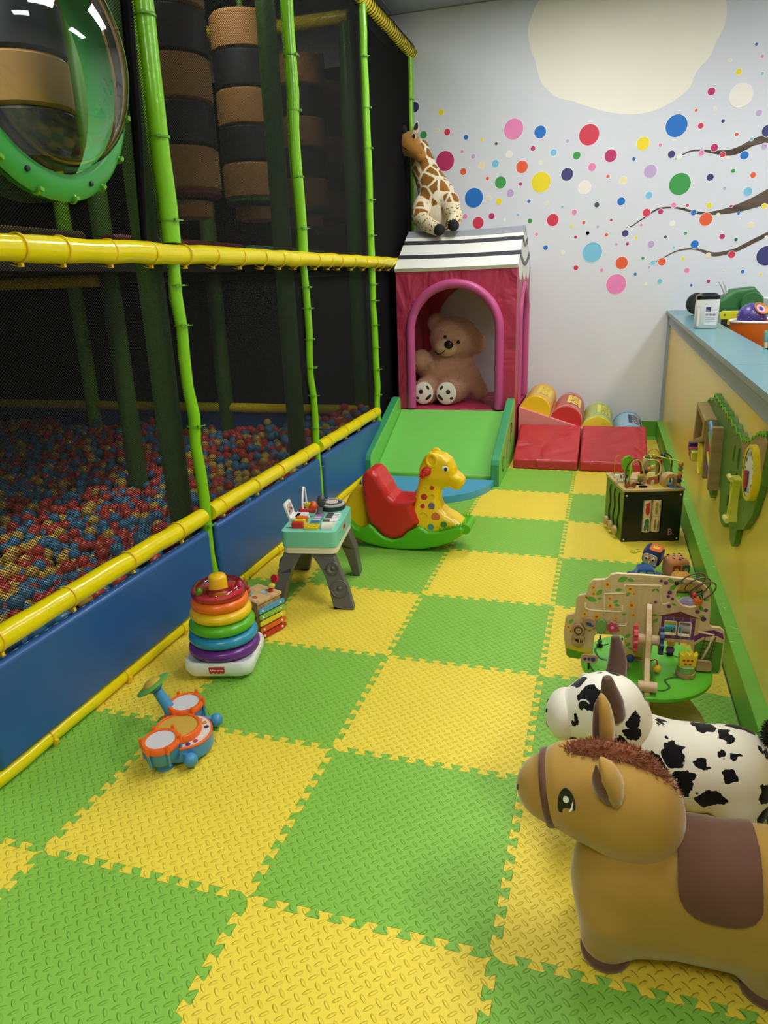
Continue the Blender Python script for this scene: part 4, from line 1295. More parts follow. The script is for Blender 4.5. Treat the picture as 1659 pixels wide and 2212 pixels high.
lp_ = part('laptop', MB().prism(rrect(-.125, -.045, -.045, .050, .006, 3), .016, z0=Z), m_wht, bevel=.003, angle=50)
obj('keyboard_print', MB().prism([(-.098, -.03), (-.082, -.03), (-.082, .035), (-.098, .035)], .0006, z0=Z+.0163), m_bk, lp_, smooth=False)
obj('touchpad', MB().prism(rrect(-.075, -.012, -.055, .022, .003, 2), .0006, z0=Z+.0163), M('D8D8D8'), lp_, smooth=False)
scm = frame((-.126, 0, Z+.012), (0, 1, 0), (-.30, 0, 1))
sc_ = obj('laptop_screen', MB().prism(rrect(-.045, 0, .050, .075, .012, 4), .010, M4=T(0, 0, 0) @ scm), m_wht, lp_, bevel=.003, angle=50)
obj('screen_picture', MB().prism(rrect(-.032, .012, .036, .060, .003, 2), .0008, M4=scm @ T(0, 0, .0100)), M('C8A898'), sc_, smooth=False)
for i, (a, b, w, h, c) in enumerate(((-.018, .030, .012, .018, '4A3C38'), (.004, .036, .010, .022, '8A4A40'), (.022, .032, .014, .016, '3C3A40'))):
    obj('screen_figure', MB().prism(circ(a, b, w/2, 12, h/2), .0012, M4=scm @ T(0, 0, .0105)), M(c), sc_, smooth=False)
slt = part('crossfader', MB().prism(rrect(-.016, -.082, .034, .070, .004, 3), .004, z0=Z), M('5F9C8C'), smooth=False)
for v, c in ((-.06, '3A6EA0'), (-.028, 'D8DCDC'), (.004, 'D2C0D8'), (.036, 'B86AB0')): obj('fader_print', MB().prism(rrect(-.010, v-.012, .026, v+.012, .003, 2), .002, z0=Z+.004), M(c), slt, smooth=False)
for u, v, mt in ((-.045, .0, m_wht), (-.030, .004, m_gry), (-.043, -.022, m_gry)): part('dial', MB().prism(circ(u, v+.02, .007, 12), .004, z0=Z), mt, angle=40)
kb = part('piano', MB().prism(rrect(.050, -.096, .112, .058, .003, 2), .012, z0=Z), m_wht, bevel=.002, angle=50)
for i in range(7): obj('key_gap', MB().box((.081, -.076+i*.0218, Z+.0122), (.060, .001, .0008)), M('9A9A9A'), kb, smooth=False)
for i in (0, 2, 3, 4): obj('black_key', MB().box((.067, -.072+i*.026, Z+.016), (.032, .011, .009)), m_gry, kb, smooth=False, bevel=.002)
for i, c in enumerate(('C03028', 'E8A030', '505050', 'D8CC30', '3C9C50', '3C5CA0')): obj('key_mark', MB().box((.103, -.082+i*.0225, Z+.0123), (.008, .006, .0006)), M(c), kb, smooth=False)
tt = part('turntable', MB().lathe([(.0, Z), (.058, Z), (.066, Z+.004), (.066, Z+.022)], 40, T(.046, .165, 0)), M('26282A', .35), angle=50)
obj('platter', MB().lathe([(.064, Z+.021), (.064, Z+.030), (.056, Z+.034), (.050, Z+.032)], 40, T(.046, .165, 0), cap=False), M('B4B6B4', .3), tt, angle=50)
obj('record', MB().lathe([(0, Z+.033), (.050, Z+.033), (.050, Z+.03)], 40, T(.046, .165, 0)), M('1C1A1A', .3), tt, angle=50)
obj('record_label', MB().lathe([(0, Z+.0345), (.032, Z+.0345), (.032, Z+.032)], 32, T(.046, .165, 0)), M('E2C8B8', .4), tt, angle=50)
for i in range(28):
    a = 2*PI*i/28
    obj('strobe_mark', MB().box((.042, 0, Z+.0337), (.006, .003, .0014), T(.046, .165, 0) @ RZ(a)), M('C8C6C0'), tt, smooth=False)
rk_ = part('red_knob', MB().lathe([(.022, Z), (.022, Z+.02), (.018, Z+.022), (.014, Z+.014), (0, Z+.014)], 24, T(-.088, .095, 0)), m_re, angle=50)
yk_ = part('yellow_knob', MB().lathe([(.022, Z), (.022, Z+.02), (.018, Z+.022), (.014, Z+.014), (0, Z+.014)], 24, T(-.090, .185, 0)), m_yk, angle=50)
hpnts = spline([(-.088, .095, Z+.012), (-.090, .105, Z+.06), (-.092, .135, Z+.105), (-.092, .155, Z+.110), (-.092, .172, Z+.09), (-.090, .183, Z+.012)], 5)
part('headphone_band', MB().tube(hpnts, .0065, 10, flat=.8), m_wht, angle=180)
part('orange_knob', MB().lathe([(.024, Z), (.024, Z+.012), (.018, Z+.02), (.012, Z+.034), (.006, Z+.038), (0, Z+.038)], 20, T(-.050, .160, 0)), m_or, angle=50)
part('red_button', MB().prism(rrect(-.068, .085, -.026, .118, .006, 3), .014, z0=Z), m_re, bevel=.003, angle=50)
mc = part('microphone', MB().tube([(.002, .074, Z), (.002, .074, Z+.012), (.006, .080, Z+.035)], [.024, .014, .013], 14), m_gry, angle=60)
mh = MB().ball((.010, .086, Z+.062), (.022, .020, .030), 16, 10)
obj('mic_head', mh, M('4A4A46', .4), mc, angle=180)
for i in range(3): obj('mic_ridge', MB().torus((.010, .086, Z+.052+i*.012), .0215-abs(i-1)*.001, .002, 20, 6), M('4A4A46', .4), mc)
obj('logo_badge', MB().prism(rrect(.137, -.03, .1375, .02, .0002, 1), .02, z0=.315), m_re, at, smooth=False)

# ------------------------------------------------------------------ ring stacker
rs = thing('ring_stacker', 'giant ring stacker with rainbow rings on a white rocking base', 'ring stacker', (-.605, 1.01, 0), (0, 0, math.radians(14)))
bs = MB()
out = rrect(-.135, -.135, .135, .135, .05, 6)
n = len(out); vs = []; fs = []
lay = [(0.0, .62), (.007, .80), (.020, .93), (.042, 1.0), (.070, 1.0), (.079, .97), (.079, .90), (.074, .87), (.074, .0)]
for z, s in lay:
    for x, y in out: vs.append((x*s, y*s, z+(.012*(abs(x)/.135)**2 if z < .02 else 0)))
for j in range(len(lay)-1):
    for i in range(n):
        i2 = (i+1) % n
        fs.append((j*n+i, j*n+i2, (j+1)*n+i2, (j+1)*n+i))
fs.append(tuple(range(n))[::-1])
obj('rocking_base', bs.add(vs, fs), m_wht, rs, angle=50)
obj('post', MB().lathe([(.055, .072), (.042, .30), (.036, .335), (.035, .378), (.030, .388), (0, .390)], 28), plain('stacker_post', 'F4BE1A', .3), rs, angle=60)
RG = [(.099, .139, '6A2C86'), (.147, .134, '2E92B8'), (.195, .128, '5CB61E'), (.242, .120, 'F2C618'), (.286, .112, 'F4761C')]
for z, R, c in RG:
    o = obj('ring', MB().torus((0, 0, z), R-.030, .030, 48, 16, flat=.82), plain('ring_'+c, c, .28, var=.02), rs, angle=180)
    o['label'] = {'6A2C86': 'purple ring', '2E92B8': 'blue ring', '5CB61E': 'green ring', 'F2C618': 'yellow ring', 'F4761C': 'orange ring'}[c]
rt = obj('rattle_ring', MB().lathe([(.045, .308), (.085, .302), (.103, .312), (.106, .322), (.095, .324), (.050, .320)], 48, closed=True), plain('rattle_red', 'DC3448', .3), rs, angle=60)
m_clear2 = m_clear.copy(); m_clear2.name = 'clear_rattle_plastic'
for nd_ in m_clear2.node_tree.nodes:
    if nd_.type == 'BSDF_TRANSPARENT': nd_.inputs[0].default_value = (1, .98, .98, 1)
rt['label'] = 'red ring with a clear rattle dome'
obj('clear_dome', MB().lathe([(.106, .320)]+[(.076+.030*math.cos(a), .322+.034*math.sin(a)) for a in np.linspace(0, PI, 14)], 48, cap=False), m_clear2, rt, angle=180)
for a, c in ((3.75, '6FB832'), (1.9, '8A4AA8'), (.3, 'C83A5A')):
    obj('rattle_bead', MB().ball((.078*math.cos(a), .078*math.sin(a), .338), .016, 14, 10), M(c, .25), rt)
# red awning logo on the front of the base
FL_ = frame((0, -.1352, .0), (1, 0, 0), (0, 0, 1))
aw = [(-.030, .064), (-.030, .044)]
for i in range(4):
    c = -.0225+.015*i
    aw += [(c+.0075*math.cos(PI+PI*k/6), .044+.007*math.sin(PI+PI*k/6)) for k in range(1, 7)]
aw += [(.030, .064)]
lg = obj('logo', MB().prism(aw, .0015, M4=FL_), M('C4161C', .4), rs, smooth=False)
text('lettering', 'fisher-price', .0112, M('FFFFFF', .4), lg, FL_ @ T(0, .0525, .0017))

# ------------------------------------------------------------------ small wooden cube with xylophone
m_wd = wood('light_wood', 'CDA873', 'A98350', .5, 8, 2)
m_wt = wood('light_wood_top', 'DCB987', 'C09A62', .5, 8, 0)
mc_r = M('C82428', .35); mc_b = M('4AA0CC', .35); mc_g = M('86C04C', .35); mc_y = M('E6D22C', .35); mc_o = M('E0601C', .35)
A7 = math.radians(70)
xc = thing('wooden_activity_cube', 'small wooden play cube with rainbow xylophone bars beside the stacker', 'activity cube', (-.562, 1.224, 0), (0, 0, A7-PI/2))
# local: +y runs along the xylophone face edge, face normal is +x ; cube occupies x in [-S,0], y in [0,S]
S_, H_ = .135, .165
obj('panel', MB().box((-.006, S_/2, H_/2), (.010, S_, H_)), m_wd, xc, smooth=False)
obj('panel', MB().box((-S_+.006, S_/2, H_/2), (.010, S_, H_)), m_wd, xc, smooth=False)
fp = obj('panel', MB().box((-S_/2, .006, H_/2), (S_-.023, .010, H_)), m_wd, xc, smooth=False)
obj('panel', MB().box((-S_/2, S_-.006, H_/2), (S_-.023, .010, H_)), m_wd, xc, smooth=False)
tp = obj('top_panel', MB().prism(rrect(-S_-.006, -.006, .006, S_+.006, .004, 2), .011, z0=H_+.0005), m_wt, xc, smooth=False, bevel=.001)
TZ2 = H_+.0125
for (x, y, r, c) in ((-.10, .05, .022, '7FB0CC'), (-.05, .09, .018, '9CC4D8'), (-.045, .03, .014, 'C05A30')):
    obj('painted_patch', MB().prism(circ(x, y, r, 16, r*.7), .0006, z0=TZ2-.0003), M(c), tp, smooth=False)
for (x, z, c) in ((-.030, .135, 'B8402C'), (-.045, .118, '8A3A2C'), (-.02, .10, '6A4A30'), (-.05, .075, '6A4A30'), (-.03, .05, 'A83A34'), (-.05, .03, 'B8402C'), (-.028, .02, '5C8A34')):
    obj('painted_flower', MB().prism(circ(x, z, .008, 10), .0008, M4=frame((0, .0009, 0), (1, 0, 0), (0, 0, 1))), M(c), fp, smooth=False)
for i, mt in enumerate((mc_r, mc_o, mc_y, mc_g, mc_b)):
    z = .018+i*.029
    pts = rrect(-.004+.0, z-.011, S_+.012, z+.011, .008, 4)
    b = obj('xylophone_bar', MB().prism(pts, .006, M4=frame((.006, 0, 0), (0, 1, 0), (0, .0, 1))), mt, xc, smooth=False, bevel=.001)
    for yy in (.016, S_-.014):
        obj('peg', MB().lathe([(0, .0165), (.004, .0155), (.0055, .012)], 10, T(.0, yy, z) @ RY(PI/2)), m_crm, b)
obj('mallet', MB().tube([(-.135, .12, TZ2+.012), (-.055, .145, TZ2+.038)], .003, 8), mc_g, xc)
obj('mallet_head', MB().lathe([(0, -.006), (.019, -.006), (.019, .006), (0, .006)], 20, T(-.043, .15, TZ2+.042) @ RX(1.2)), mc_r, xc)
for (x, y, h) in ((-.105, .035, .075), (-.070, .020, .070)):
    w = obj('wire', MB().tube([(x, y, TZ2), (x-.004, y, TZ2+h)], .0025, 8), mc_r, xc)
    for i, (c, r) in enumerate((('4C8A34', .008), ('D85A24', .011), ('C83A44', .009))[:(2 if x < -.1 else 3)]):
        obj('bead', MB().ball((x, y, TZ2+.009+i*.018), r, 12, 8), M(c, .35), w)
obj('wooden_knob', MB().lathe([(.010, 0), (.010, .012), (.0, .014)], 14, T(-.03, .11, TZ2)), mc_r, xc)
obj('wooden_apple', MB().ball((-.03, .118, TZ2+.024), (.016, .016, .011), 14, 8), M('D8C24A', .4), xc)

# ------------------------------------------------------------------ toddler drum set
m_db = plain('drum_blue', '4590BE', .35, var=.03)
m_do = plain('drum_orange', 'F26A22', .3, var=.03)
dr = thing('toy_drum_set', 'small blue and orange toy drum set with a green cymbal', 'toy drums', (-.47, .49, 0))
D0 = Vector((-.47, .49, 0))
def dl(x, y, z): return (x-D0.x, y-D0.y, z)
# pieces are tilted slightly towards the player
Q = T(0, 0, 0) @ RX(.0)
md_ = Matrix.Translation(dl(-.475, .485, 0)) @ RZ(.5)
mbd = MB()
base_pts = [(-.055, -.075), (.02, -.09), (.075, -.06), (.095, 0), (.075, .06), (.02, .09), (-.055, .075), (-.075, 0)]
mbd.prism(spline(base_pts, 4, True), .045, M4=md_, z0=.014)
bb_ = obj('main_base', mbd, m_db, dr, bevel=.004, angle=50)
obj('base_rim', MB().prism(spline([(x*1.015, y*1.015) for x, y in base_pts], 4, True), .007, M4=md_, z0=.059), m_do, bb_, bevel=.002, angle=50)
ppz = spline([(x*.955, y*.955) for x, y in base_pts], 4, True)
obj('button_panel', MB().prism(ppz, .0022, M4=md_, z0=.0655), M('D8CEC8', .45), bb_, smooth=False)
md2 = md_ @ T(-.012, 0, 0)
obj('snare_rim', MB().lathe([(.075, .066), (.076, .086), (.070, .092), (.064, .090), (.064, .080)], 40, md2, cap=False), m_do, bb_, angle=50)
obj('snare_head', MB().lathe([(.0, .088), (.066, .087), (.066, .070)], 36, md2), M('C8A03C', .6), bb_, angle=50)
for i, c in enumerate(('2E3A70', 'B83A4C', 'E8E0C8', 'E4E2DC', '303038', 'C88A2C', 'D88AA0', 'B84A48')):
    a = -1.15+i*.30
    obj('music_button', MB().lathe([(0, .0695), (.0075, .0695), (.0085, .067)], 14, md2 @ RZ(a) @ T(.090-.006*abs(i-3.5)/3.5, 0, 0)), M(c, .4), bb_)
for x, y, tlt in ((-.525, .595, 0), (-.488, .392, 0)):
    mm_ = Matrix.Translation(dl(x, y, .034)) @ RX(.05)
    dm = obj('side_drum', MB().lathe([(.046, 0), (.052, .006), (.055, .05)], 30, mm_), m_db, dr, angle=50)
    obj('drum_rim', MB().lathe([(.0555, .048), (.060, .052), (.060, .064), (.055, .070), (.046, .069), (.046, .06)], 30, mm_, cap=False), m_do, dm, angle=50)
    obj('drum_head', MB().lathe([(0, .067), (.0475, .066), (.0475, .06)], 30, mm_), M('CFCCCB', .6, bump=.3, bscale=400), dm, angle=50)
    for i in range(6):
        a = i*PI/3+.4
        obj('lug', MB().tube([(.058, 0, .004), (.0585, 0, .05)], .0045, 8), m_db, dm).matrix_local = mm_ @ RZ(a)
        obj('lug_bolt', MB().tube([(.060, 0, .05), (.060, 0, .078)], .0055, 8), m_do, dm).matrix_local = mm_ @ RZ(a)
    obj('drum_foot', MB().cyl(dl(x, y, 0), dl(x, y, .036), .03, .02, 14), m_db, dm)
st_ = [dl(-.558, .562, .05), dl(-.575, .567, .09), dl(-.612, .57, .145)]
cs = obj('cymbal_socket', MB().lathe([(.034, 0), (.034, .055), (.028, .062)], 20, Matrix.Translation(dl(-.552, .555, .012))), m_do, dr, angle=50)
sk = obj('cymbal_stand', MB().tube(st_, [.024, .020, .017], 14), m_db, dr, angle=60)
ca = Vector((-.50, -.12, .86)).normalized()
Fc = frame(Vector(dl(-.626, .571, .165)), Vector((1, 0, .58)), Vector((0, 1, .1)))
obj('cymbal_cup', MB().lathe([(.018, -.022), (.034, -.006), (.034, 0)], 20, Fc), m_db, sk, angle=50)
obj('cymbal', MB().lathe([(.0, .002), (.036, 0), (.060, -.001), (.062, .002), (.058, .005), (.036, .008), (0, .010)], 36, Fc), M('74B84A', .3), sk, angle=50)
obj('cymbal_dome', MB().lathe([(.034, .006), (.030, .014), (.020, .021), (0, .024)], 24, Fc), M('D0AE40', .25), sk, angle=60)
obj('leaf_clip', MB().ball((0, 0, 0), (.022, .014, .006), 14, 8), M('6FA83C', .35), cs, loc=dl(-.588, .545, .055), rot=(.3, -.4, .3))
for (x0, y0, x1, y1) in ((-.47, .595, -.430, .618), (-.445, .450, -.400, .405)):
    st = obj('drumstick', MB().tube([dl(x0-.03, y0-.02, .05), dl(x1, y1, .036)], [.009, .008], 12), m_db, dr)
    obj('stick_ball', MB().ball(dl(x1, y1, .030), .0225, 20, 14), m_db, st)
# ------------------------------------------------------------------ bouncy horse and cow
def velvet(name, col, col2=None, sc=5):
    if name in MATS: return MATS[name]
    mt, p, t = base(name, col, .8, sheen=.45, spec=.25)
    c = lin(col); d = lin(col2) if col2 else tuple(v*.8 for v in c)
    co = t.coord()
    t.set(p.inputs['Base Color'], t.mix(t.noise(co, sc, 4, .6), d, c))
    t.set(p.inputs['Normal'], t.bump(t.math('ADD', t.noise(co, 11, 2), t.math('MULTIPLY', t.noise(co, 400, 2), .12)), .35, .012))
    return mt
m_tanv = velvet('tan_velour', 'C09748', 'A47C2E')
m_brv = velvet('brown_velour', '74503C', '5C3C2C')
hz = thing('bouncy_horse', 'tan velour bouncy horse with brown saddle and shaggy mane', 'toy horse', (1.0, .13, 0))
H0 = Vector((1.0, .13, 0))
def hl(x, y, z): return (x-H0.x, y-H0.y, z-H0.z)
hb_items = [
    s_box(hl(1.03, .13, .168), (.215, .122, .146), .112),
    (s_ell(hl(.885, .13, .165), (.122, .120, .165)), .05),
    (s_ell(hl(1.165, .13, .185), (.095, .114, .138)), .05)]
for lx, ly in ((.855, .070), (.855, .190), (1.175, .070), (1.175, .190)):
    hb_items.append((s_cap(hl(lx, ly, .12), hl(lx-.008, ly, .055), .066, .056), .03))
hb = s_union(hb_items, .04)
fl_ = lambda P: hb(P)
hbody = lambda P: -smin(-hb(P), P[..., 2]-.004, .006) if False else np.maximum(hb(P), .006-P[..., 2])
obj('body', surfnet(hbody, (-.26, -.14, -.01), (.27, .14, .36), 92), m_tanv, hz, angle=180)
hh_items = [
    s_ell(hl(.850, .13, .368), (.115, .105, .112)),
    (s_ell(hl(.790, .13, .380), (.10, .092, .090)), .05),
    (s_cap(hl(.74, .13, .385), hl(.705, .13, .372), .080, .068), .05),
    (s_ell(hl(.900, .13, .33), (.085, .092, .10)), .05)]
hh = s_union(hh_items, .05)
hd_ = obj('head', surfnet(hh, (-.40, -.13, .20), (.02, .13, .55), 76), m_tanv, hz, angle=180)
def skin_pt(fn, o, d, lo=0.0, hi=.6):
    """first surface crossing from outside along -d"""
    o = np.array(o, float); d = np.array(d, float); d = d/np.linalg.norm(d)
    ts = np.linspace(hi, lo, 240)
    P = o+ts[:, None]*d
    v = fn(P)
    i = np.argmax(v < 0)
    return Vector(P[i].tolist())
# ears: upright far ear, drooping near ear
def ear(root, pts, rad, flat, ax):
    e = obj('ear', MB().tube([hl(*q) for q in spline(pts, 4)], [np.interp(i/(4*(len(pts)-1)), np.linspace(0, 1, len(rad)), rad) for i in range(4*(len(pts)-1)+1)], 14, flat=flat), m_tanv, root, angle=180)
    return e
ear(hz, [(.822, .190, .435), (.818, .198, .50), (.810, .202, .545), (.804, .204, .572)], [.028, .036, .028, .006], .55, 0)
e_ = obj('inner_ear', MB().tube([hl(*q) for q in spline([(.803, .180, .445), (.798, .186, .50), (.796, .191, .545), (.797, .198, .564)], 4)], [.012, .015, .016, .017, .017, .016, .015, .014, .012, .010, .006, .004, .002], 10, flat=.5), m_brv, hz, angle=180)
ear(hz, [(.842, .050, .432), (.836, .036, .472), (.820, .028, .510), (.806, .026, .540)], [.022, .036, .030, .004], .55, 0)
obj('inner_ear', MB().tube([hl(*q) for q in spline([(.826, .034, .435), (.815, .018, .468), (.803, .013, .502), (.799, .016, .530)], 4)], [.012, .017, .019, .020, .020, .019, .018, .016, .013, .010, .006, .004, .002], 10, flat=.5), m_brv, hz, angle=180)
# shaggy mane along the crest
mane_path = spline([(.752, .13, .455), (.780, .13, .470), (.815, .13, .478), (.86, .13, .474), (.900, .13, .455), (.930, .13, .420), (.948, .13, .380), (.953, .13, .340)], 6)
mcore = MB().tube([hl(*q) for q in mane_path], [.018]+[.026]*(len(mane_path)-2)+[.016], 10)
m_mane = fur('mane_fur', 'A8602E', '7A3E1C', 40, 300, .004, .3)
mn = obj('mane', mcore, m_mane, hz, angle=180)
rm = random.Random(5)
tf = MB()
for i in range(5200):
    k = rm.random()*(len(mane_path)-1.001); a = int(k); fr2 = k-a
    c0 = Vector(hl(*mane_path[a])).lerp(Vector(hl(*mane_path[a+1])), fr2)
    tg = (Vector(mane_path[a+1])-Vector(mane_path[a])).normalized()
    side = Vector((0, 1, 0)); out = side.cross(tg).normalized()
    if out.z < 0 and out.x < 0: out = -out
    th = rm.uniform(0, 2*PI)
    d = (side*math.cos(th)+out*math.sin(th)+tg*rm.uniform(-.5, .9)).normalized()
    b0 = c0+d*.019
    L = rm.uniform(.012, .022)
    tip = b0+d*L+Vector((rm.uniform(-.003, .003), rm.uniform(-.003, .003), -.003))
    u = d.cross(Vector((.3, .5, .8))).normalized()*.0024; w = d.cross(u).normalized()*.0024
    tf.add([b0+u, b0-u*.5+w, b0-u*.5-w, tip], [(0, 1, 3), (1, 2, 3), (2, 0, 3)])
obj('mane_tufts', tf, m_mane, mn, smooth=False, kind='stuff')
# bridle band round the muzzle, nose seam, nostril
bd = MB(); ring = []
cB = Vector(hl(.708, .13, .372)); axB = Vector((1, 0, .22)).normalized()
uB = Vector((0, 1, 0)); wB = axB.cross(uB).normalized()
for i in range(40):
    a = 2*PI*i/40
    d = uB*math.cos(a)+wB*math.sin(a)
    ring.append(skin_pt(hh, cB, d, 0, .14))
rv = []; rf = []
for i, q in enumerate(ring):
    d = (q-cB).normalized()
    for s, o in ((-.008, .0005), (-.008, .004), (.008, .004), (.008, .0005)): rv.append(q+axB*s+d*o)
n = len(ring)
for i in range(n):
    j = (i+1) % n
    for k in range(4): rf.append((i*4+k, i*4+(k+1) % 4, j*4+(k+1) % 4, j*4+k))
obj('bridle', bd.add(rv, rf), m_brv, hz, angle=180)
for s in (-1, 1):
    q = skin_pt(hh, hl(.768, .13, .405), (-.22, s*1.0, .10), 0, .16)
    nn = Vector((-.22, s, .12)).normalized()
    Fe = frame(q-nn*.0012, Vector((0, 0, 1)), Vector((-s*0+1, 0, 0)))
    Fe = frame(q-nn*.001, Vector((0, 0, 1))-nn*nn.z, nn.cross(Vector((0, 0, 1)))) if s < 0 else frame(q-nn*.001, Vector((0, 0, 1))-nn*nn.z, nn.cross(Vector((0, 0, 1))))
    ep = spline([(.030, .003), (.018, .015), (-.004, .018), (-.026, .014), (-.022, -.004), (-.012, -.018), (.014, -.012)], 5, True)
    ey = obj('eye', MB().prism(ep, .0035, M4=Fe), plain('eye_black', '0C0A0C', .5), hz, smooth=False)
    obj('eye_glint', MB().prism(circ(.006, .002, .0075, 16, .006), .001, M4=Fe @ T(0, 0, .0036)), M('F4F4F0', .5), ey, smooth=False)
    obj('eye_white', MB().prism(spline([(.008, -.0125), (-.012, -.0128), (-.020, -.006), (-.010, -.009)], 4, True), .001, M4=Fe @ T(0, 0, .0037)), M('F4F4F0', .5), ey, smooth=False)
    obj('nostril', MB().ball((0, 0, 0), (.004, .005, .007), 10, 8), m_brv, hz, loc=skin_pt(hh, hl(.70, .13, .375), (-1, s*.45, .05), 0, .1))
# saddle cloth: shell over the back
def sad(P):
    x, y, z = P[..., 0], P[..., 1], P[..., 2]
    b = hb(P)
    rx = np.abs(x-.046)-.078
    lobes = np.sqrt((np.maximum(np.abs(x-.048)-.014, 0)/1.0)**2+(np.maximum(.275-z, 0))**2)-.064
    region = np.maximum(rx, lobes)
    return np.maximum(np.maximum(b-.008, region), -(b+.002))
obj('saddle', surfnet(sad, (-.08, -.14, .17), (.15, .14, .34), 84), m_brv, hz, angle=180)
for lx, ly in ((.855, .070), (.855, .190), (1.175, .070), (1.175, .190)):
    obj('hoof', MB().lathe([(.044, 0), (.052, .003), (.0545, .012), (.0545, .022), (.050, .026)], 26, T(*hl(lx-.008, ly, 0))), m_brv, hz, angle=60)

# cow
mt, p, t = base('cow_velour', 'F0EAD8', .85, sheen=.3, spec=.2)
co = t.coord()
vz = t.n('ShaderNodeTexVoronoi'); vz.inputs['Scale'].default_value = 13.5; vz.inputs['Randomness'].default_value = .85
wv_ = t.n('ShaderNodeVectorMath'); wv_.operation = 'MULTIPLY_ADD'; t.set(wv_.inputs[0], t.noise(co, 17, 3, .6, out=1)); wv_.inputs[1].default_value = (.075,)*3; t.set(wv_.inputs[2], co)
t.set(vz.inputs['Vector'], wv_.outputs[0])
sz = t.n('ShaderNodeSeparateXYZ'); t.set(sz.inputs[0], vz.outputs['Color'])
f = t.ramp(t.math('SUBTRACT', t.math('MULTIPLY_ADD', sz.outputs[0], .24, .31), vz.outputs['Distance']), -.01, .01)
t.set(p.inputs['Base Color'], t.mix(f, lin('EFE8D4'), lin('0E0D0F')))
t.set(p.inputs['Normal'], t.bump(t.noise(co, 11, 2), .3, .01))
m_cow = mt
m_cwh = velvet('cow_white', 'F0E8D6', 'DDD2BA')
m_horn = velvet('horn_velour', '6E5242', '543C30')
cw = thing('bouncy_cow', 'white bouncy cow with black patches and brown horns', 'toy cow', (1.0, .55, 0))
C0 = Vector((1.0, .55, 0))
def cl_(x, y, z): return (x-C0.x, y-C0.y, z-C0.z)
cb_items = [s_ell(cl_(1.06, .55, .175), (.19, .115, .115)), (s_ell(cl_(.915, .55, .18), (.115, .105, .125)), .05), (s_ell(cl_(1.165, .55, .185), (.085, .105, .11)), .05)]
for lx, ly in ((.88, .49), (.88, .61), (1.175, .49), (1.175, .61)):
    cb_items.append((s_cap(cl_(lx, ly, .12), cl_(lx, ly, .050), .058, .048), .03))
cb = s_union(cb_items, .04)
obj('body', surfnet(lambda P: np.maximum(cb(P), .001-P[..., 2]), (-.24, -.14, -.01), (.26, .14, .33), 72), m_cow, cw, angle=180)
ch = s_union([s_ell(cl_(.835, .55, .318), (.098, .095, .098)), (s_cap(cl_(.79, .55, .30), cl_(.742, .55, .288), .083, .066), .05), (s_ell(cl_(.88, .55, .26), (.07, .085, .08)), .05)], .05)
obj('head', surfnet(ch, (-.34, -.13, .15), (-.02, .13, .43), 60), m_cow, cw, angle=180)
cmz = s_union([s_ell(cl_(.722, .55, .285), (.052, .075, .070))], .02)
obj('muzzle', surfnet(cmz, (-.35, -.09, .20), (-.20, .09, .37), 34), m_cwh, cw, angle=180)
def hornp(pts, rad): return obj('horn', MB().tube([cl_(*q) for q in spline(pts, 5)], [np.interp(i/(5*(len(pts)-1)), np.linspace(0, 1, len(rad)), rad) for i in range(5*(len(pts)-1)+1)], 14), m_horn, cw, angle=180)
hornp([(.842, .475, .355), (.838, .455, .40), (.828, .445, .445), (.822, .445, .475)], [.034, .029, .020, .011])
hornp([(.850, .625, .375), (.853, .64, .42), (.847, .645, .465), (.842, .645, .488)], [.029, .025, .017, .010])
for s in (-1, 1):
    q = skin_pt(ch, cl_(.785, .55, .345), (-.2, s, .25), 0, .16)
    nn = Vector((-.2, s, .28)).normalized()
    Fe = frame(q-nn*.001, Vector((0, 0, 1))-nn*nn.z, nn.cross(Vector((0, 0, 1))))
    ey = obj('eye', MB().prism(circ(0, 0, .017, 20), .002, M4=Fe), M('F2EEE0', .6), cw, smooth=False)
    obj('pupil', MB().prism(circ(0, 0, .0135, 20), .001, M4=Fe @ T(0, 0, .002)), plain('eye_black', '0C0A0C', .5), ey, smooth=False)
    obj('nostril', MB().ball((0, 0, 0), (.004, .006, .007), 10, 8), plain('eye_black', '0C0A0C', .5), cw, loc=skin_pt(cmz, cl_(.722, .55, .29), (-1, s*.5, .25), 0, .1))
mpts = [skin_pt(cmz, cl_(.722, .55, .275), (-1, y, -.35), 0, .1) for y in np.linspace(-.9, .9, 14)]
obj('mouth', MB().tube(mpts, .0025, 6), M('A83A2C', .6), cw)
obj('tail', MB().tube([cl_(*q) for q in spline([(1.215, .55, .225), (1.232, .55, .245), (1.238, .55, .275)], 4)], [.034, .032, .030, .028, .026, .024, .022, .020, .018], 14), m_cwh, cw, angle=180)
tf = MB().ball(cl_(1.238, .55, .305), (.026, .026, .036), 16, 10)
for i in range(500):
    d = Vector((rm.gauss(0, 1), rm.gauss(0, 1), rm.gauss(0, 1))).normalized()
    b0 = Vector(cl_(1.238, .55, .305))+Vector((d.x*.022, d.y*.022, d.z*.032))
    u = d.cross(Vector((.3, .5, .8))).normalized()*.0018; w = d.cross(u).normalized()*.0018
    tf.add([b0+u, b0-u*.5+w, b0-u*.5-w, b0+d*.014], [(0, 1, 3), (1, 2, 3), (2, 0, 3)])
obj('tail_tuft', tf, m_hoof, cw, smooth=False, kind='stuff')

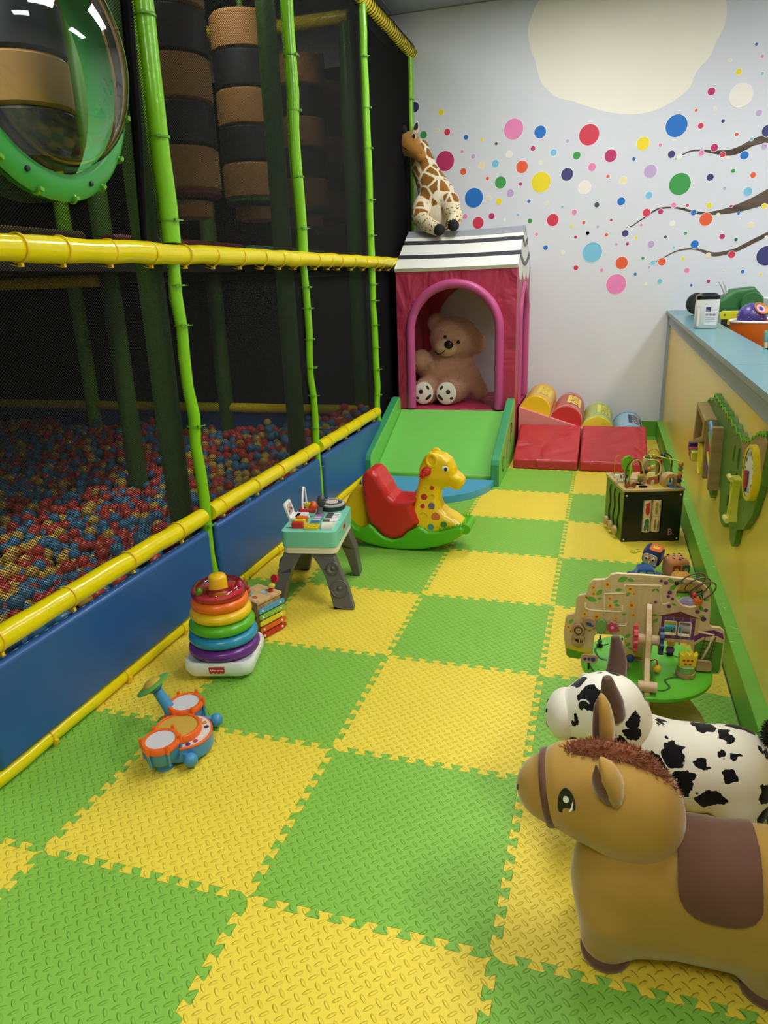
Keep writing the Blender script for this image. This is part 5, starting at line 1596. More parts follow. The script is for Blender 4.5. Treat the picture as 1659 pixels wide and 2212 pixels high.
# ------------------------------------------------------------------ black activity cube
W_, D_, HC = .322, .345, .292
ac = thing('activity_cube', 'black and green wooden activity cube with looping bead wires', 'activity cube', (.922, 2.745, 0), (0, 0, math.radians(15.5)))
m_kb = plain('black_lacquer', '15161A', .28, var=.1)
m_cg = plain('cube_green', '5C8C2C', .4, var=.05)
m_pw = wood('birch_ply', 'D9BC86', 'BE9A60', .5, 7, 0)
m_win = plain('cube_inside', '0E0C0A', .9)
Ffr = frame((0, .010, 0), (1, 0, 0), (0, 0, 1))
fp_ = obj('front_panel', MB().prism([(0, 0), (W_, 0), (W_, HC), (0, HC)], .010, [rrect(.108, .050, .216, .245, .004, 2)], M4=Ffr), m_kb, ac, smooth=False)
obj('back_panel', MB().box((W_/2, D_-.005, HC/2), (W_, .010, HC)), m_pw, ac, smooth=False)
sdp = obj('side_panel', MB().box((.005, D_/2, HC/2), (.010, D_-.022, HC)), m_cg, ac, smooth=False)
obj('side_panel', MB().box((W_-.005, D_/2, HC/2), (.010, D_-.022, HC)), m_pw, ac, smooth=False)
tpn = obj('top_panel', MB().prism(rrect(-.006, -.006, W_+.006, D_+.006, .004, 2), .014, z0=HC+.0005), m_pw, ac, smooth=False, bevel=.0015)
for x, z in ((.014, .27), (W_-.014, .27), (.014, .014), (W_-.014, .014)):
    obj('screw_cap', MB().lathe([(0, .002), (.005, .0015), (.0055, 0)], 12, frame((x, 0, z), (1, 0, 0), (0, 0, 1))), M('D8DAD8', .3), fp_)
obj('roller_back', MB().box((.162, .05, .147), (.115, .004, .21)), m_win, ac, smooth=False)
ci = 0
for cx in (.135, .189):
    for z0, z1 in ((.054, .145), (.147, .241)):
        r = obj('picture_roller', MB().lathe([(.0, z0), (.0255, z0), (.0255, z1), (0, z1)], 26, T(cx, .022, 0)), plain('roller_wood', 'DCC592', .5), ac, angle=50)
        zc = (z0+z1)/2
        art = [('2F6A48', [(0, .012, .013, .024), (-.008, -.02, .007, .018), (.009, -.02, .007, .018)]), ('C03038', [(0, .02, .014, .013), (0, -.012, .013, .028), (.008, .032, .004, .005)]),
               ('8A7A34', [(-.008, .0, .006, .034), (.010, -.008, .007, .03)]), ('9C8A3C', [(-.006, .022, .009, .012), (-.006, -.012, .008, .024), (.012, .01, .006, .012)])][ci]
        for (dx, dz, rx, rz) in art[1]:
            a0 = -PI/2+dx/.0255
            vs = []; n = 12
            for i in range(n+1):
                c_ = -1+2*i/n
                a = a0+rx/.0255*c_; hgt = rz*math.sqrt(max(0, 1-c_*c_))
                for s_ in (-1, 1): vs.append((cx+.0260*math.cos(a), .022+.0260*math.sin(a), zc+dz+s_*hgt))
            obj('animal_print', MB().add(vs, [(2*i, 2*i+2, 2*i+3, 2*i+1) for i in range(n)]), M(art[0], .5), r, smooth=False)
        ci += 1
text('lettering', 'B.', .052, M('B87A80', .5), fp_, frame((.272, -.0004, .052), (1, 0, 0), (0, 0, 1)))
# squiggle grooves and sliding discs on the green side (outer face is local -x)
for k in range(3):
    yb = .075+.085*k
    pts = [(-.0006, yb+.010*math.sin(i*.9)+.0, .265-.0185*i) for i in range(12)]
    pts = spline(pts, 4)
    L = []
    g = MB()
    for (a, b) in zip(pts[:-1], pts[1:]): pass
    obj('groove', MB().tube(pts, .0058, 8), M('20281A', .8), sdp, angle=180)
    obj('slider_disc', MB().lathe([(0, -.008), (.024, -.008), (.026, -.004), (.026, .006), (.022, .010), (0, .010)], 26, T(-.018, yb+.0, .048) @ RY(-PI/2)), m_pw, sdp, angle=50)
ZT = HC+.0146
for (pts, c) in (([(.01, .02), (.12, .01), (.16, .06), (.10, .12), (.03, .13)], 'C8AE4A'), ([(.17, .02), (.24, .01), (.25, .10), (.19, .14)], 'C6B03C'), ([(.25, .01), (.318, .01), (.318, .16), (.26, .14)], '5A8A8C'),
                 ([(.06, .10), (.13, .09), (.16, .16), (.09, .22)], '8A6C48'), ([(.14, .20), (.22, .18), (.26, .28), (.18, .33)], 'B8A24A'), ([(.03, .22), (.10, .24), (.10, .33), (.02, .33)], '9A8A4A'), ([(.09, .03), (.13, .03), (.14, .06), (.10, .065)], '6E5238')):
    obj('painted_patch', MB().prism(spline(pts, 4, True), .0006, z0=ZT-.0001), M(c, .5), tpn, smooth=False)
def wire(pts, c, r=.0032): return obj('wire', MB().tube(spline(pts, 6), r, 8), M(c, .35), ac, angle=180)
def bead(par, p_, r, c, sq=1): return obj('bead', MB().ball(p_, (r, r, r*sq), 16, 10), M(c, .25), par)
yw = 'C9CC3C'; bw_ = '5A3A26'; ow = 'D08A2C'
w1 = wire([(.035, .025, ZT), (.033, .03, ZT+.10), (.045, .04, ZT+.145), (.085, .05, ZT+.15), (.11, .05, ZT+.10), (.12, .05, ZT+.06), (.16, .05, ZT+.055), (.20, .06, ZT+.065), (.215, .08, ZT+.10), (.20, .09, ZT+.135), (.15, .10, ZT+.14), (.13, .12, ZT+.15), (.18, .14, ZT+.155), (.25, .10, ZT+.145), (.30, .05, ZT+.14), (.305, .03, ZT+.12), (.300, .025, ZT+.06), (.300, .022, ZT)], yw)
for i, (c, r) in enumerate((('C8862C', .013), ('2C3A50', .014), ('B8303C', .014), ('C8A83C', .014), ('6A7A4C', .014), ('C07A2C', .014))):
    bead(w1, (.300+.0006*i, .0225+.0008*i, ZT+.014+i*.0225), r, c)
w2 = wire([(.018, .05, ZT), (.02, .055, ZT+.10), (.045, .06, ZT+.145), (.08, .07, ZT+.15), (.105, .08, ZT+.11), (.11, .085, ZT+.06), (.112, .09, ZT)], bw_, .004)
for z, c in ((.05, 'C8A83C'), (.03, '6A7A4C')): bead(w2, (.111, .087, ZT+z), .014, c)
w3 = wire([(-.0+.012, .24, ZT), (.01, .24, ZT+.09), (.02, .245, ZT+.125), (.045, .25, ZT+.13), (.065, .25, ZT+.09), (.075, .25, ZT)], ow)
w4 = wire([(.20, .26, ZT), (.20, .26, ZT+.12), (.215, .26, ZT+.155), (.245, .26, ZT+.16), (.27, .25, ZT+.12), (.255, .22, ZT+.06), (.25, .2, ZT)], ow)
w5 = wire([(.225, .12, ZT), (.225, .13, ZT+.10), (.235, .14, ZT+.145), (.265, .15, ZT+.16), (.295, .14, ZT+.13), (.292, .13, ZT+.06), (.29, .12, ZT)], bw_, .004)
bead(w5, (.228, .135, ZT+.118), .014, 'B8303C'); bead(w5, (.245, .143, ZT+.152), .014, '2C3A50')
w6 = wire([(.12, .16, ZT), (.13, .15, ZT+.05), (.15, .12, ZT+.07), (.17, .10, ZT+.09), (.19, .10, ZT+.11)], yw)
for (q, c) in (((.142, .128, ZT+.062), 'B8303C'), ((.150, .12, ZT+.07), '2C3A50'), ((.162, .108, ZT+.082), 'C8762C'), ((.176, .10, ZT+.095), 'C8A83C'), ((.155, .135, ZT+.148), '6A7A4C'), ((.195, .14, ZT+.15), 'C8A83C')): bead(w6, q, .014, c)
# green tree cut-out, animals and little arches
tr_pts = spline([(0, 0), (.012, .03), (.004, .06), (-.012, .075), (-.016, .11), (.0, .14), (.03, .145), (.045, .12), (.040, .09), (.048, .06), (.034, .03), (.036, 0)], 4, True)
obj('tree_cutout', MB().prism([(x, z) for x, z in tr_pts], .022, M4=frame((.045, .185, ZT), (1, 0, 0), (0, 0, 1))), plain('leaf_green', '6CB41E', .35), ac, bevel=.003, angle=50)
def archp(c, r0, r1, h):
    a = [(c+r1*math.cos(PI*i/14), h+r1*math.sin(PI*i/14)) for i in range(15)]; b = [(c+r0*math.cos(PI*i/14), h+r0*math.sin(PI*i/14)) for i in range(15)]
    return [(c+r1, 0)]+a+[(c-r1, 0), (c-r0, 0)]+b[::-1]+[(c+r0, 0)]
za = obj('zoo_arch', MB().prism(archp(0, .030, .056, .085), .045, M4=frame((.205, .215, ZT), (1, 0, 0), (0, 0, 1))), m_pw, ac, bevel=.003, angle=50)
text('lettering', 'ZOO', .030, M('2A2420', .6), za, frame((.205, .1694, ZT+.125), (1, 0, 0), (0, 0, 1)))
obj('tunnel_arch', MB().prism(archp(0, .024, .044, .030), .055, M4=frame((.262, .085, ZT), (1, 0, 0), (0, 0, 1))), m_pw, ac, bevel=.004, angle=50)
obj('tunnel_face', MB().prism(archp(0, .025, .040, .030), .002, M4=frame((.262, .0295, ZT), (1, 0, 0), (0, 0, 1))), M('C8963C', .5), ac, smooth=False)
obj('rainbow_disc', MB().prism(archp(0, .012, .030, .012), .016, M4=frame((.185, .11, ZT), (1, 0, 0), (0, 0, 1))), M('B8623C', .5), ac, bevel=.002, angle=50)
obj('butterfly', MB().prism(spline([(0, 0), (.022, -.008), (.03, .008), (.018, .022), (.0, .012), (-.018, .022), (-.03, .008), (-.022, -.008)], 4, True), .008, M4=frame((.040, .03, ZT+.010), (1, 0, 0), (0, 0, 1))), M('9A4A30', .5), ac, bevel=.001, angle=50)
obj('peg', MB().lathe([(.016, 0), (.016, .03), (.012, .034)], 16, T(.06, .06, ZT)), m_pw, ac, angle=50)
zb_ = obj('zebra', MB().prism(spline([(0, 0), (.008, .022), (-.012, .03), (-.006, .045), (.02, .042), (.06, .036), (.066, .01), (.06, 0), (.05, .016), (.016, .016)], 3, True), .022, M4=frame((-.004, .16, ZT), (1, 0, 0), (0, 0, 1))), M('E4DFC8', .5), ac, bevel=.003, angle=50)
for i in range(3): obj('stripe', MB().box((.018+i*.017, .149, ZT+.034), (.006, .0235, .017)), M('20241C', .6), zb_, smooth=False)

# ------------------------------------------------------------------ soft blocks in a heap
def plush(name, col): return velvet('plush_'+col, col)
def softcube(name, s, r): return surfnet(s_box((0, 0, 0), (s/2, s/2, s/2), r), (-s/2-.005,)*3, (s/2+.005,)*3, 20)
ow_ = thing('owl_block', 'navy soft toy block with an owl face on top of the heap', 'soft block', (1.062, 2.315, .100), (.25, .15, -.35))
obj('cushion', softcube('c', .092, .026), plush('n', '23345E'), ow_, angle=180)
fc = obj('face_patch', MB().prism(rrect(-.034, -.034, .034, .034, .016, 4), .0035, M4=frame((0, -.0455, 0), (1, 0, 0), (0, 0, 1))), plush('w', 'D8DCDC'), ow_, bevel=.001, angle=50)
for s in (-1, 1):
    e = obj('eye', MB().lathe([(0, .008), (.014, .006), (.0165, 0)], 20, frame((s*.0165, -.0485, .012), (1, 0, 0), (0, 0, 1))), M('D88A3C', .6), fc)
    obj('eye_white', MB().lathe([(0, .0105), (.010, .0085), (.0115, .005)], 18, frame((s*.0165, -.0485, .012), (1, 0, 0), (0, 0, 1))), M('F2F0EA', .6), fc)
    obj('pupil', MB().lathe([(0, .013), (.005, .0115), (.006, .009)], 14, frame((s*.0165, -.0485, .011), (1, 0, 0), (0, 0, 1))), m_bk, fc)
obj('beak', MB().lathe([(.010, 0), (.006, .008), (0, .013)], 12, frame((0, -.0485, -.010), (1, 0, 0), (0, 0, 1))), M('E8B43C', .6), fc)
obj('chin_patch', MB().prism(rrect(-.036, -.040, .036, -.026, .006, 3), .004, M4=frame((0, -.0457, 0), (1, 0, 0), (0, 0, 1))), plush('t', '4E9C9C'), ow_, smooth=False)
obj('tuft_patch', MB().prism(rrect(-.018, -.030, .040, .030, .010, 4), .003, z0=.0455), plush('o', 'E8703C'), ow_, smooth=False)
obj('crown_print', MB().prism([(-.004, -.012), (.022, -.012), (.026, .014), (.014, .002), (.009, .016), (.003, .002), (-.008, .014)], .0012, z0=.0486), M('E8C040', .6), ow_, smooth=False)
bs_ = thing('bus_block', 'peach soft toy block with spotted roof and stitched windows', 'soft block', (1.168, 2.300, .053), (0, .06, .45))
obj('cushion', softcube('c', .104, .028), plush('p', 'E09458'), bs_, angle=180)
for (u, v) in ((-.03, -.02), (-.01, .01), (.015, -.025), (.03, .01), (-.032, .028), (.006, .035), (.034, .036), (-.006, -.036)):
    obj('roof_spot', MB().prism(circ(u, v, .006, 10, .008), .0012, z0=.0517), M('3A241C', .7), bs_, smooth=False)
for (u, c, c2) in ((-.026, 'A83A30', 'E0C060'), (.024, '3C6A44', 'A8B870')):
    wv = obj('window_patch', MB().prism(rrect(u-.020, -.026, u+.020, .026, .008, 3), .002, M4=frame((0, -.0515, 0), (1, 0, 0), (0, 0, 1))), M(c, .8), bs_, smooth=False)
    obj('window_picture', MB().prism(circ(u, 0, .012, 14), .001, M4=frame((0, -.0537, 0), (1, 0, 0), (0, 0, 1))), M(c2, .8), wv, smooth=False)
wv = obj('window_patch', MB().prism(rrect(-.022, -.026, .022, .026, .008, 3), .002, M4=frame((.0515, 0, 0), (0, 1, 0), (0, 0, 1))), M('48808C', .8), bs_, smooth=False)
obj('window_picture', MB().prism(circ(0, 0, .012, 14), .001, M4=frame((.0537, 0, 0), (0, 1, 0), (0, 0, 1))), M('A8C070', .8), wv, smooth=False)
def softcar(name, lab, loc, rz, col, col2):
    o = thing(name, lab, 'soft toy', loc, (0, 0, rz))
    pr2 = spline([(-.075, .012), (-.078, .042), (-.045, .055), (-.030, .085), (.030, .085), (.048, .055), (.078, .045), (.076, .012)], 4, True)
    obj('car_body', surfnet(s_inflate([(a, b) for a, b in pr2], 0, .042, .016), (-.09, -.05, 0), (.09, .05, .1), 40), plush(name, col), o, angle=180)
    for s in (-1, 1):
        for u in (-.016, .018):
            obj('window_patch', MB().prism(rrect(u-.014, .054, u+.014, .076, .004, 3), .002, M4=frame((0, s*.042+(.001 if s < 0 else .001), 0), (1, 0, 0), (0, 0, 1))), M(col2, .8), o, smooth=False)
        for u in (-.045, .045):
            obj('wheel_patch', MB().lathe([(0, .004), (.016, .003), (.018, 0)], 18, frame((u, s*.042, .019), (1, 0, 0), (0, 0, 1)) if s < 0 else frame((u, s*.042, .019), (-1, 0, 0), (0, 0, 1))), M('C8A040', .8), o)
    return o
softcar('soft_car', 'blue soft toy car in front of the owl block', (1.020, 2.185, 0), .1, '24508C', '6A9A8C')
softcar('soft_car', 'yellow soft toy car at the near side of the heap', (1.180, 2.13, 0), .12, 'E0A038', 'B85A30')
lk = tag(obj('link_ring', MB().torus((0, 0, 0), .017, .0045, 28, 10, T(0, 0, .0046)).torus((0, 0, 0), .015, .0045, 28, 10, T(.022, .024, .0048)), M('D8D43C', .4), None, angle=180, loc=(.985, 2.60, 0)), 'small yellow figure-eight teether ring on the floor by the black cube', 'toy ring')
obj('ring_infill', MB().lathe([(0, .004), (.011, .004), (.011, .002)], 20, T(.022, .024, 0)), M('C04A38', .4), lk)
pb = thing('knitted_plush', 'grey and mauve striped knitted plush behind the wooden tree board', 'plush', (1.168, 1.70, 0))
for k, (z, r, c) in enumerate(((.02, .075, '8A7C98'), (.05, .083, 'C8BCC4'), (.08, .080, '8A84A8'), (.108, .066, 'CFC4C8'), (.13, .045, '8A7C98'))):
    obj('knit_band', MB().torus((0, 0, z), r-.024, .024, 30, 10, flat=.85), velvet('knit_'+c, c), pb, angle=180)
obj('stuffing', MB().ball((0, 0, .075), (.07, .07, .072), 18, 12), velvet('knit_in', 'A89CA8'), pb)
# ------------------------------------------------------------------ wooden tree activity table
FLW = [(0.822, 0.485, 0.0107), (0.78, 0.47, 0.0086), (0.781, 0.448, 0.0086), (0.892, 0.476, 0.0107), (0.832, 0.437, 0.0075), (0.904, 0.46, 0.0064), (0.835, 0.41, 0.0107), (0.9, 0.419, 0.0118), (0.757, 0.373, 0.0091), (0.795, 0.367, 0.0118), (0.908, 0.386, 0.0081), (0.856, 0.368, 0.0064), (0.758, 0.434, 0.0064), (0.707, 0.32, 0.007), (0.716, 0.305, 0.007), (0.776, 0.314, 0.0064), (0.868, 0.325, 0.0075), (0.751, 0.356, 0.0048)]
LEA = [(0.867, 0.507, 0.0179, 0.5), (0.891, 0.507, 0.0119, -0.3), (0.799, 0.455, 0.0143, 0.9), (0.857, 0.469, 0.0119, 0.2), (0.776, 0.428, 0.0179, -0.3), (0.801, 0.433, 0.0084, 0.3), (0.851, 0.427, 0.0095, 0.7), (0.856, 0.415, 0.0095, -0.2), (0.715, 0.341, 0.0119, 0.9), (0.83, 0.348, 0.0084, 0.5), (0.887, 0.457, 0.0095, 0.8), (0.962, 0.478, 0.0072, 0.8), (0.974, 0.479, 0.0072, -0.8), (1.011, 0.514, 0.0119, -0.4), (1.018, 0.493, 0.0143, 0.9), (1.04, 0.515, 0.0095, -0.3), (1.026, 0.435, 0.0084, -0.3), (1.106, 0.429, 0.0119, -1), (1.111, 0.403, 0.0084, 0.5), (0.896, 0.309, 0.0119, 0.7), (0.899, 0.278, 0.0107, 0.8), (0.907, 0.264, 0.0084, -0.3), (0.879, 0.385, 0.0084, 0.4), (0.976, 0.373, 0.0107, 0.9), (0.972, 0.392, 0.0084, 0.2), (1.118, 0.46, 0.0095, 0.3)]
GRP = [(0.982, 0.512, 0.0048), (0.996, 0.506, 0.0066), (1.01, 0.475, 0.0072), (1.007, 0.461, 0.0054), (1.02, 0.454, 0.0048), (1.012, 0.427, 0.006), (0.971, 0.438, 0.0048), (0.957, 0.429, 0.0048), (1.116, 0.394, 0.0084), (1.12, 0.425, 0.006), (1.096, 0.417, 0.0066), (0.96, 0.415, 0.0042)]
GRV = [[(0.876, 0.49), (0.873, 0.475), (0.878, 0.461), (0.862, 0.457), (0.819, 0.451), (0.815, 0.445), (0.818, 0.376)], [(0.876, 0.489), (0.976, 0.495), (0.983, 0.489), (0.99, 0.434), (1.014, 0.441)], [(0.758, 0.414), (0.766, 0.39), (0.866, 0.393), (0.872, 0.401), (0.872, 0.416)], [(0.865, 0.343), (0.886, 0.345), (0.891, 0.359)]]
m_ply = wood('tree_plywood', 'DDC290', 'C8A56C', .45, 6, 2, .8)
m_tg = plain('tree_table_green', '5CB42A', .4, var=.04)
tt_ = thing('tree_activity_table', 'wooden tree-shaped activity board on a round green table', 'activity table', (.955, .99, 0))
A0 = Vector((.955, .99, 0))
def al(x, y, z): return (x-A0.x, y-A0.y, z-A0.z)
YB_ = 1.02; TH = .014
FT = frame(al(0, YB_, 0), (1, 0, 0), (0, 0, 1))          # extrude towards the camera side (-y)
DZ = .222
obj('table_disc', MB().lathe([(0, DZ-.018), (.198, DZ-.018), (.202, DZ-.014), (.202, DZ-.004), (.198, DZ), (0, DZ)], 56), m_tg, tt_, angle=40)
lgm = wood('tree_leg_wood', 'DCC07C', 'C0A05C', .5, 6, 0)
out = spline([(-.205, 0), (-.19, .05), (-.12, .14), (-.08, DZ-.019)], 5)+spline([(.08, DZ-.019), (.12, .14), (.19, .05), (.205, 0)], 5)
lg1 = obj('leg_board', MB().prism(out, .016, M4=frame(al(.955, .998, 0), (1, 0, 0), (0, 0, 1))), lgm, tt_, smooth=False)
obj('leg_foot_paint', MB().prism([(-.204, .001), (.204, .001), (.192, .030), (.10, .036), (0, .030), (-.10, .036), (-.192, .030)], .0005, M4=frame(al(.955, .9817, 0), (1, 0, 0), (0, 0, 1))), m_tg, lg1, smooth=False)
obj('leg_board', MB().prism(out, .016, M4=frame(al(.947, .99, 0), (0, 1, 0), (0, 0, 1))), lgm, tt_, smooth=False)
OUTL = [(0.697, 0.350), (0.705, .364), (0.722, 0.368), (0.727, .372), (0.728, 0.425), (0.736, .437), (0.758, 0.443), (0.762, .452), (0.766, 0.482), (0.778, .496), (0.812, 0.500), (0.822, .507), (0.832, 0.520), (0.848, .525), (0.958, 0.527), (1.075, 0.524), (1.105, .512), (1.124, 0.490), (1.131, 0.465), (1.136, 0.375), (1.142, .369), (1.168, 0.368), (1.180, .358), (1.184, 0.335), (1.185, 0.215), (1.178, .205), (1.157, 0.203), (1.104, 0.206), (1.096, .214), (1.090, 0.292), (1.082, .302), (0.985, 0.304), (0.975, .296), (0.970, DZ), (0.892, DZ), (0.886, 0.300), (0.878, .308), (0.800, 0.304), (0.792, .296), (0.790, DZ+.002), (0.775, .214), (0.748, 0.204), (0.715, 0.204), (0.704, .214), (0.696, 0.272), (.693, .30)]
hole_w = [rrect(1.004, .330, 1.039, .376, .005, 3), rrect(1.047, .330, 1.082, .376, .005, 3), circ(1.070, .470, .041, 28)]
bd_ = obj('tree_board', MB().prism(OUTL, TH, hole_w, M4=FT), m_ply, tt_, smooth=False, bevel=.002)
FD = frame(al(0, YB_-TH, 0), (1, 0, 0), (0, 0, 1))       # decals on the near face
def decal(name, pts, c, lift=.0, th=.0008, par=None): return obj(name, MB().prism(pts, th, M4=FD @ T(0, 0, lift)), M(c, .5), par or bd_, smooth=False)
for x, z, r in FLW:
    pts = []
    for i in range(32):
        a = 2*PI*i/32; rr_ = r*(.72+.28*abs(math.cos(a*3.5)))
        pts.append((x+rr_*math.cos(a), z+rr_*math.sin(a)))
    fo = decal('painted_flower', pts, 'E8B830')
    decal('flower_eye', circ(x, z, r*.36, 12), 'C8482C', .0008, par=fo)
for x, z, r, g in LEA:
    pts = []
    for i in range(13):
        t_ = i/12; pts.append((r*(2*t_-1), r*.5*math.sin(PI*t_)))
    pts += [(a, -b) for a, b in pts[::-1][1:-1]]
    decal('painted_leaf', [(x+a*math.cos(g)-b*math.sin(g), z+a*math.sin(g)+b*math.cos(g)) for a, b in pts], '64AC34')
for x, z, r in GRP: decal('painted_grape', circ(x, z, r, 14), '70346C')
for g in GRV:
    sp = spline(g, 4)
    obj('maze_groove', MB().tube([Vector(al(x, YB_-TH+.0004, z)) for x, z in sp], .0036, 6), wood('groove_wood', 'F0DDB4', 'D8BE88', .5, 6, 0), bd_, angle=180)
hw_ = hole_w[:2]
hp_ = obj('painted_house', MB().prism([(.994, .314), (1.094, .318), (1.094, .392), (.994, .390)], .0008, hw_, M4=FD), M('6A3468', .5), bd_, smooth=False)
decal('painted_roof', [(.984, .391), (1.104, .394), (1.048, .413)], '6A2A26', .0004)
for h_ in hw_:
    cx = sum(p[0] for p in h_)/len(h_); cz = sum(p[1] for p in h_)/len(h_)
    obj('window_frame', MB().prism([(cx+(x-cx)*1.12, cz+(z-cz)*1.10) for x, z in h_], .002, [h_], M4=FD @ T(0, 0, .0008)), M('E8DCC0', .5), hp_, smooth=False)
for u in (.012, .036, .062, .086): obj('board_line', MB().box((0, 0, 0), (.0012, .001, .074), T(*al(.994+u, YB_-TH-.001, .353))), M('B89AA8', .5), hp_, smooth=False)
decal('painted_band', [(.707, .252), (.787, .240), (.789, .226), (.705, .240)], 'E0C41C', .0002)
decal('painted_band', [(.706, .239), (.789, .226), (.788, .216), (.748, .207), (.716, .207), (.706, .216)], '5C9A1E', .0003)
decal('painted_band', [(.893, .25), (.968, .25), (.968, .238), (.893, .238)], 'E0C41C', .0002)
decal('painted_band', [(.893, .237), (.968, .237), (.968, .226), (.893, .226)], '5C9A1E', .0002)
decal('painted_hill', [(1.094, .330), (1.12, .352), (1.15, .360), (1.176, .350), (1.181, .330), (1.16, .341), (1.12, .332), (1.097, .312)], '6A2C70', .0001)
rg_ = decal('painted_lawn', [(1.100, .212), (1.155, .208), (1.176, .210), (1.180, .222), (1.180, .318), (1.12, .322), (1.098, .30)], '4E8A24', .0)
for s in (0, .030):
    obj('rail_line', MB().tube([Vector(al(1.113+s, YB_-TH-.0012, .225)), Vector(al(1.127+s, YB_-TH-.0012, .335))], .0014, 6), M('5A2A20', .5), rg_)
for i in range(7):
    q = i/6
    obj('rail_tie', MB().tube([Vector(al(1.106+.014*q, YB_-TH-.0016, .235+.085*q)), Vector(al(1.150+.014*q, YB_-TH-.0016, .232+.085*q))], .0014, 6), M('5A2A20', .5), rg_)
obj('track_groove', MB().tube([Vector(al(*q)) for q in ((1.105, YB_-TH-.001, .349), (1.150, YB_-TH-.001, .344), (1.140, YB_-TH-.001, .30), (1.118, YB_-TH-.001, .232))], .004, 6), MATS['groove_wood'], bd_, angle=180)
m_pw2 = wood('slider_wood', 'B89468', '96744C', .5, 14, 0)
def knob(nm, x, z, r, mat, pic=None, shape=None, th=.014):
    pts = shape or circ(x, z, r, 22)
    o = obj(nm, MB().prism(pts, th, M4=FD @ T(0, 0, .003)), mat, bd_, bevel=.002, angle=50)
    o2 = FD @ T(0, 0, .003+th)
    for (pp, c, l) in (pic or ()): obj('picture_print', MB().prism(pp, .0007, M4=o2 @ T(0, 0, l)), M(c, .5), o, smooth=False)
    return o
knob('sliding_disc', .740, .319, .020, m_pw2, [(circ(.740, .319, .0145, 18), '5A3A28', 0), (circ(.741, .318, .009, 14), 'C8A878', .0007), (circ(.738, .320, .0018, 8), '2A1A14', .0014), (circ(.744, .320, .0018, 8), '2A1A14', .0014)])
knob('sliding_disc', .774, .346, .020, m_pw2, [(spline([(.762, .350), (.772, .352), (.782, .345), (.788, .338), (.778, .338), (.768, .341)], 3, True), '24407C', 0), ([(.772, .350), (.780, .352), (.778, .345)], '24407C', .0004)])
knob('sliding_leaf', .811, .339, .02, plain('slider_leaf', '6E9C4C', .5), shape=spline([(.811, .365), (.828, .348), (.824, .326), (.811, .312), (.798, .326), (.794, .348)], 4, True))
pts = []
for i in range(40):
    a = 2*PI*i/40; rr_ = .0195*(.8+.2*abs(math.cos(a*3.5))); pts.append((.846+rr_*math.cos(a), .342+rr_*math.sin(a)))
knob('sliding_flower', .846, .342, .02, m_pw2, [([(.846+(x-.846)*.92, .342+(z-.342)*.92) for x, z in pts], 'C83A5C', 0), (circ(.846, .342, .005, 12), 'E8C0C8', .0007)], shape=pts)
knob('sliding_disc', .741, .282, .022, m_pw2, [(circ(.736, .283, .005, 10), '1C1814', 0), (circ(.746, .280, .010, 14, .006), '1C1814', 0), ([(.744, .275), (.747, .275), (.747, .286), (.744, .286)], 'D8B83C', .0007), ([(.750, .276), (.752, .276), (.752, .285), (.750, .285)], 'D8B83C', .0007)])
# roller-coaster wire with cube bead by the round hole
rw = []
ctrl = [(1.027, 1.004, .510), (1.040, .99, .515)]
for i in range(37):
    q = i/36; th = -2.2+q*3*2*PI
    cx, cz = 1.066+.050*q, .532-.040*q
    ctrl.append((cx+.028*math.cos(th)+.015*math.sin(th), .985+.012*math.sin(th), cz+.025*math.cos(th)-.017*math.sin(th)))
ctrl += [(1.100, .985, .466), (1.088, .99, .463), (1.070, 1.0, .470)]
wr = obj('coaster_wire', MB().tube([al(*q) for q in spline(ctrl, 3)], .0022, 8), M('6A4A44', .35), tt_, angle=180)
obj('bead', MB().box((0, 0, 0), (.020, .020, .020), T(*al(1.090, .983, .463)) @ RZ(.5) @ RX(.3)), M('E0702C', .4), wr, smooth=False, bevel=.002)
obj('bead', MB().ball(al(1.078, .992, .478), .010, 14, 10), M('C03038', .35), wr)
obj('wire_end', MB().ball(al(1.027, 1.002, .510), .007, 12, 8), m_bk, wr)
# board standing across the tree with gears
pbd = [(YB_-TH-.001, DZ+.001), (YB_-TH-.001, .425), (.985, .440), (.965, .430), (.935, .395), (.915, .38), (.90, .355), (.885, .30), (.86, .265), (.825, .235), (.800, .222), (.786, .205), (.786, .178), (.792, .172), (.800, .176), (.806, DZ-.02), (.806, DZ+.001)]
pbx = obj('cross_board', MB().prism([(y-A0.y, z) for y, z in pbd], .016, M4=frame((.952-A0.x-.008, 0, 0), (0, 1, 0), (0, 0, 1))), m_ply, tt_, smooth=False, bevel=.0015)
obj('axle', MB().cyl(al(.916, .925, .345), al(.988, .925, .345), .016, seg=18), wood('axle_wood', 'DDBE94', 'C8A070', .5, 10, 0), pbx, angle=50)
for gxx, c in ((.914, 'C83440'), (.990, '23305C')):
    pts = []
    for i in range(48):
        a = 2*PI*i/48; rr_ = .040+.006*(1 if math.cos(8*a) > 0 else -1)*.7; pts.append((rr_*math.cos(a), rr_*math.sin(a)))
    obj('gear', MB().prism(pts, .012, M4=frame(al(gxx-.006, .925, .345), (0, 1, 0), (0, 0, 1))), M(c, .4), pbx, smooth=False, bevel=.001)
obj('roller_pair', MB().cyl(al(.925, .815, .243), al(.979, .815, .243), .016, seg=18), MATS['axle_wood'], pbx, angle=50)
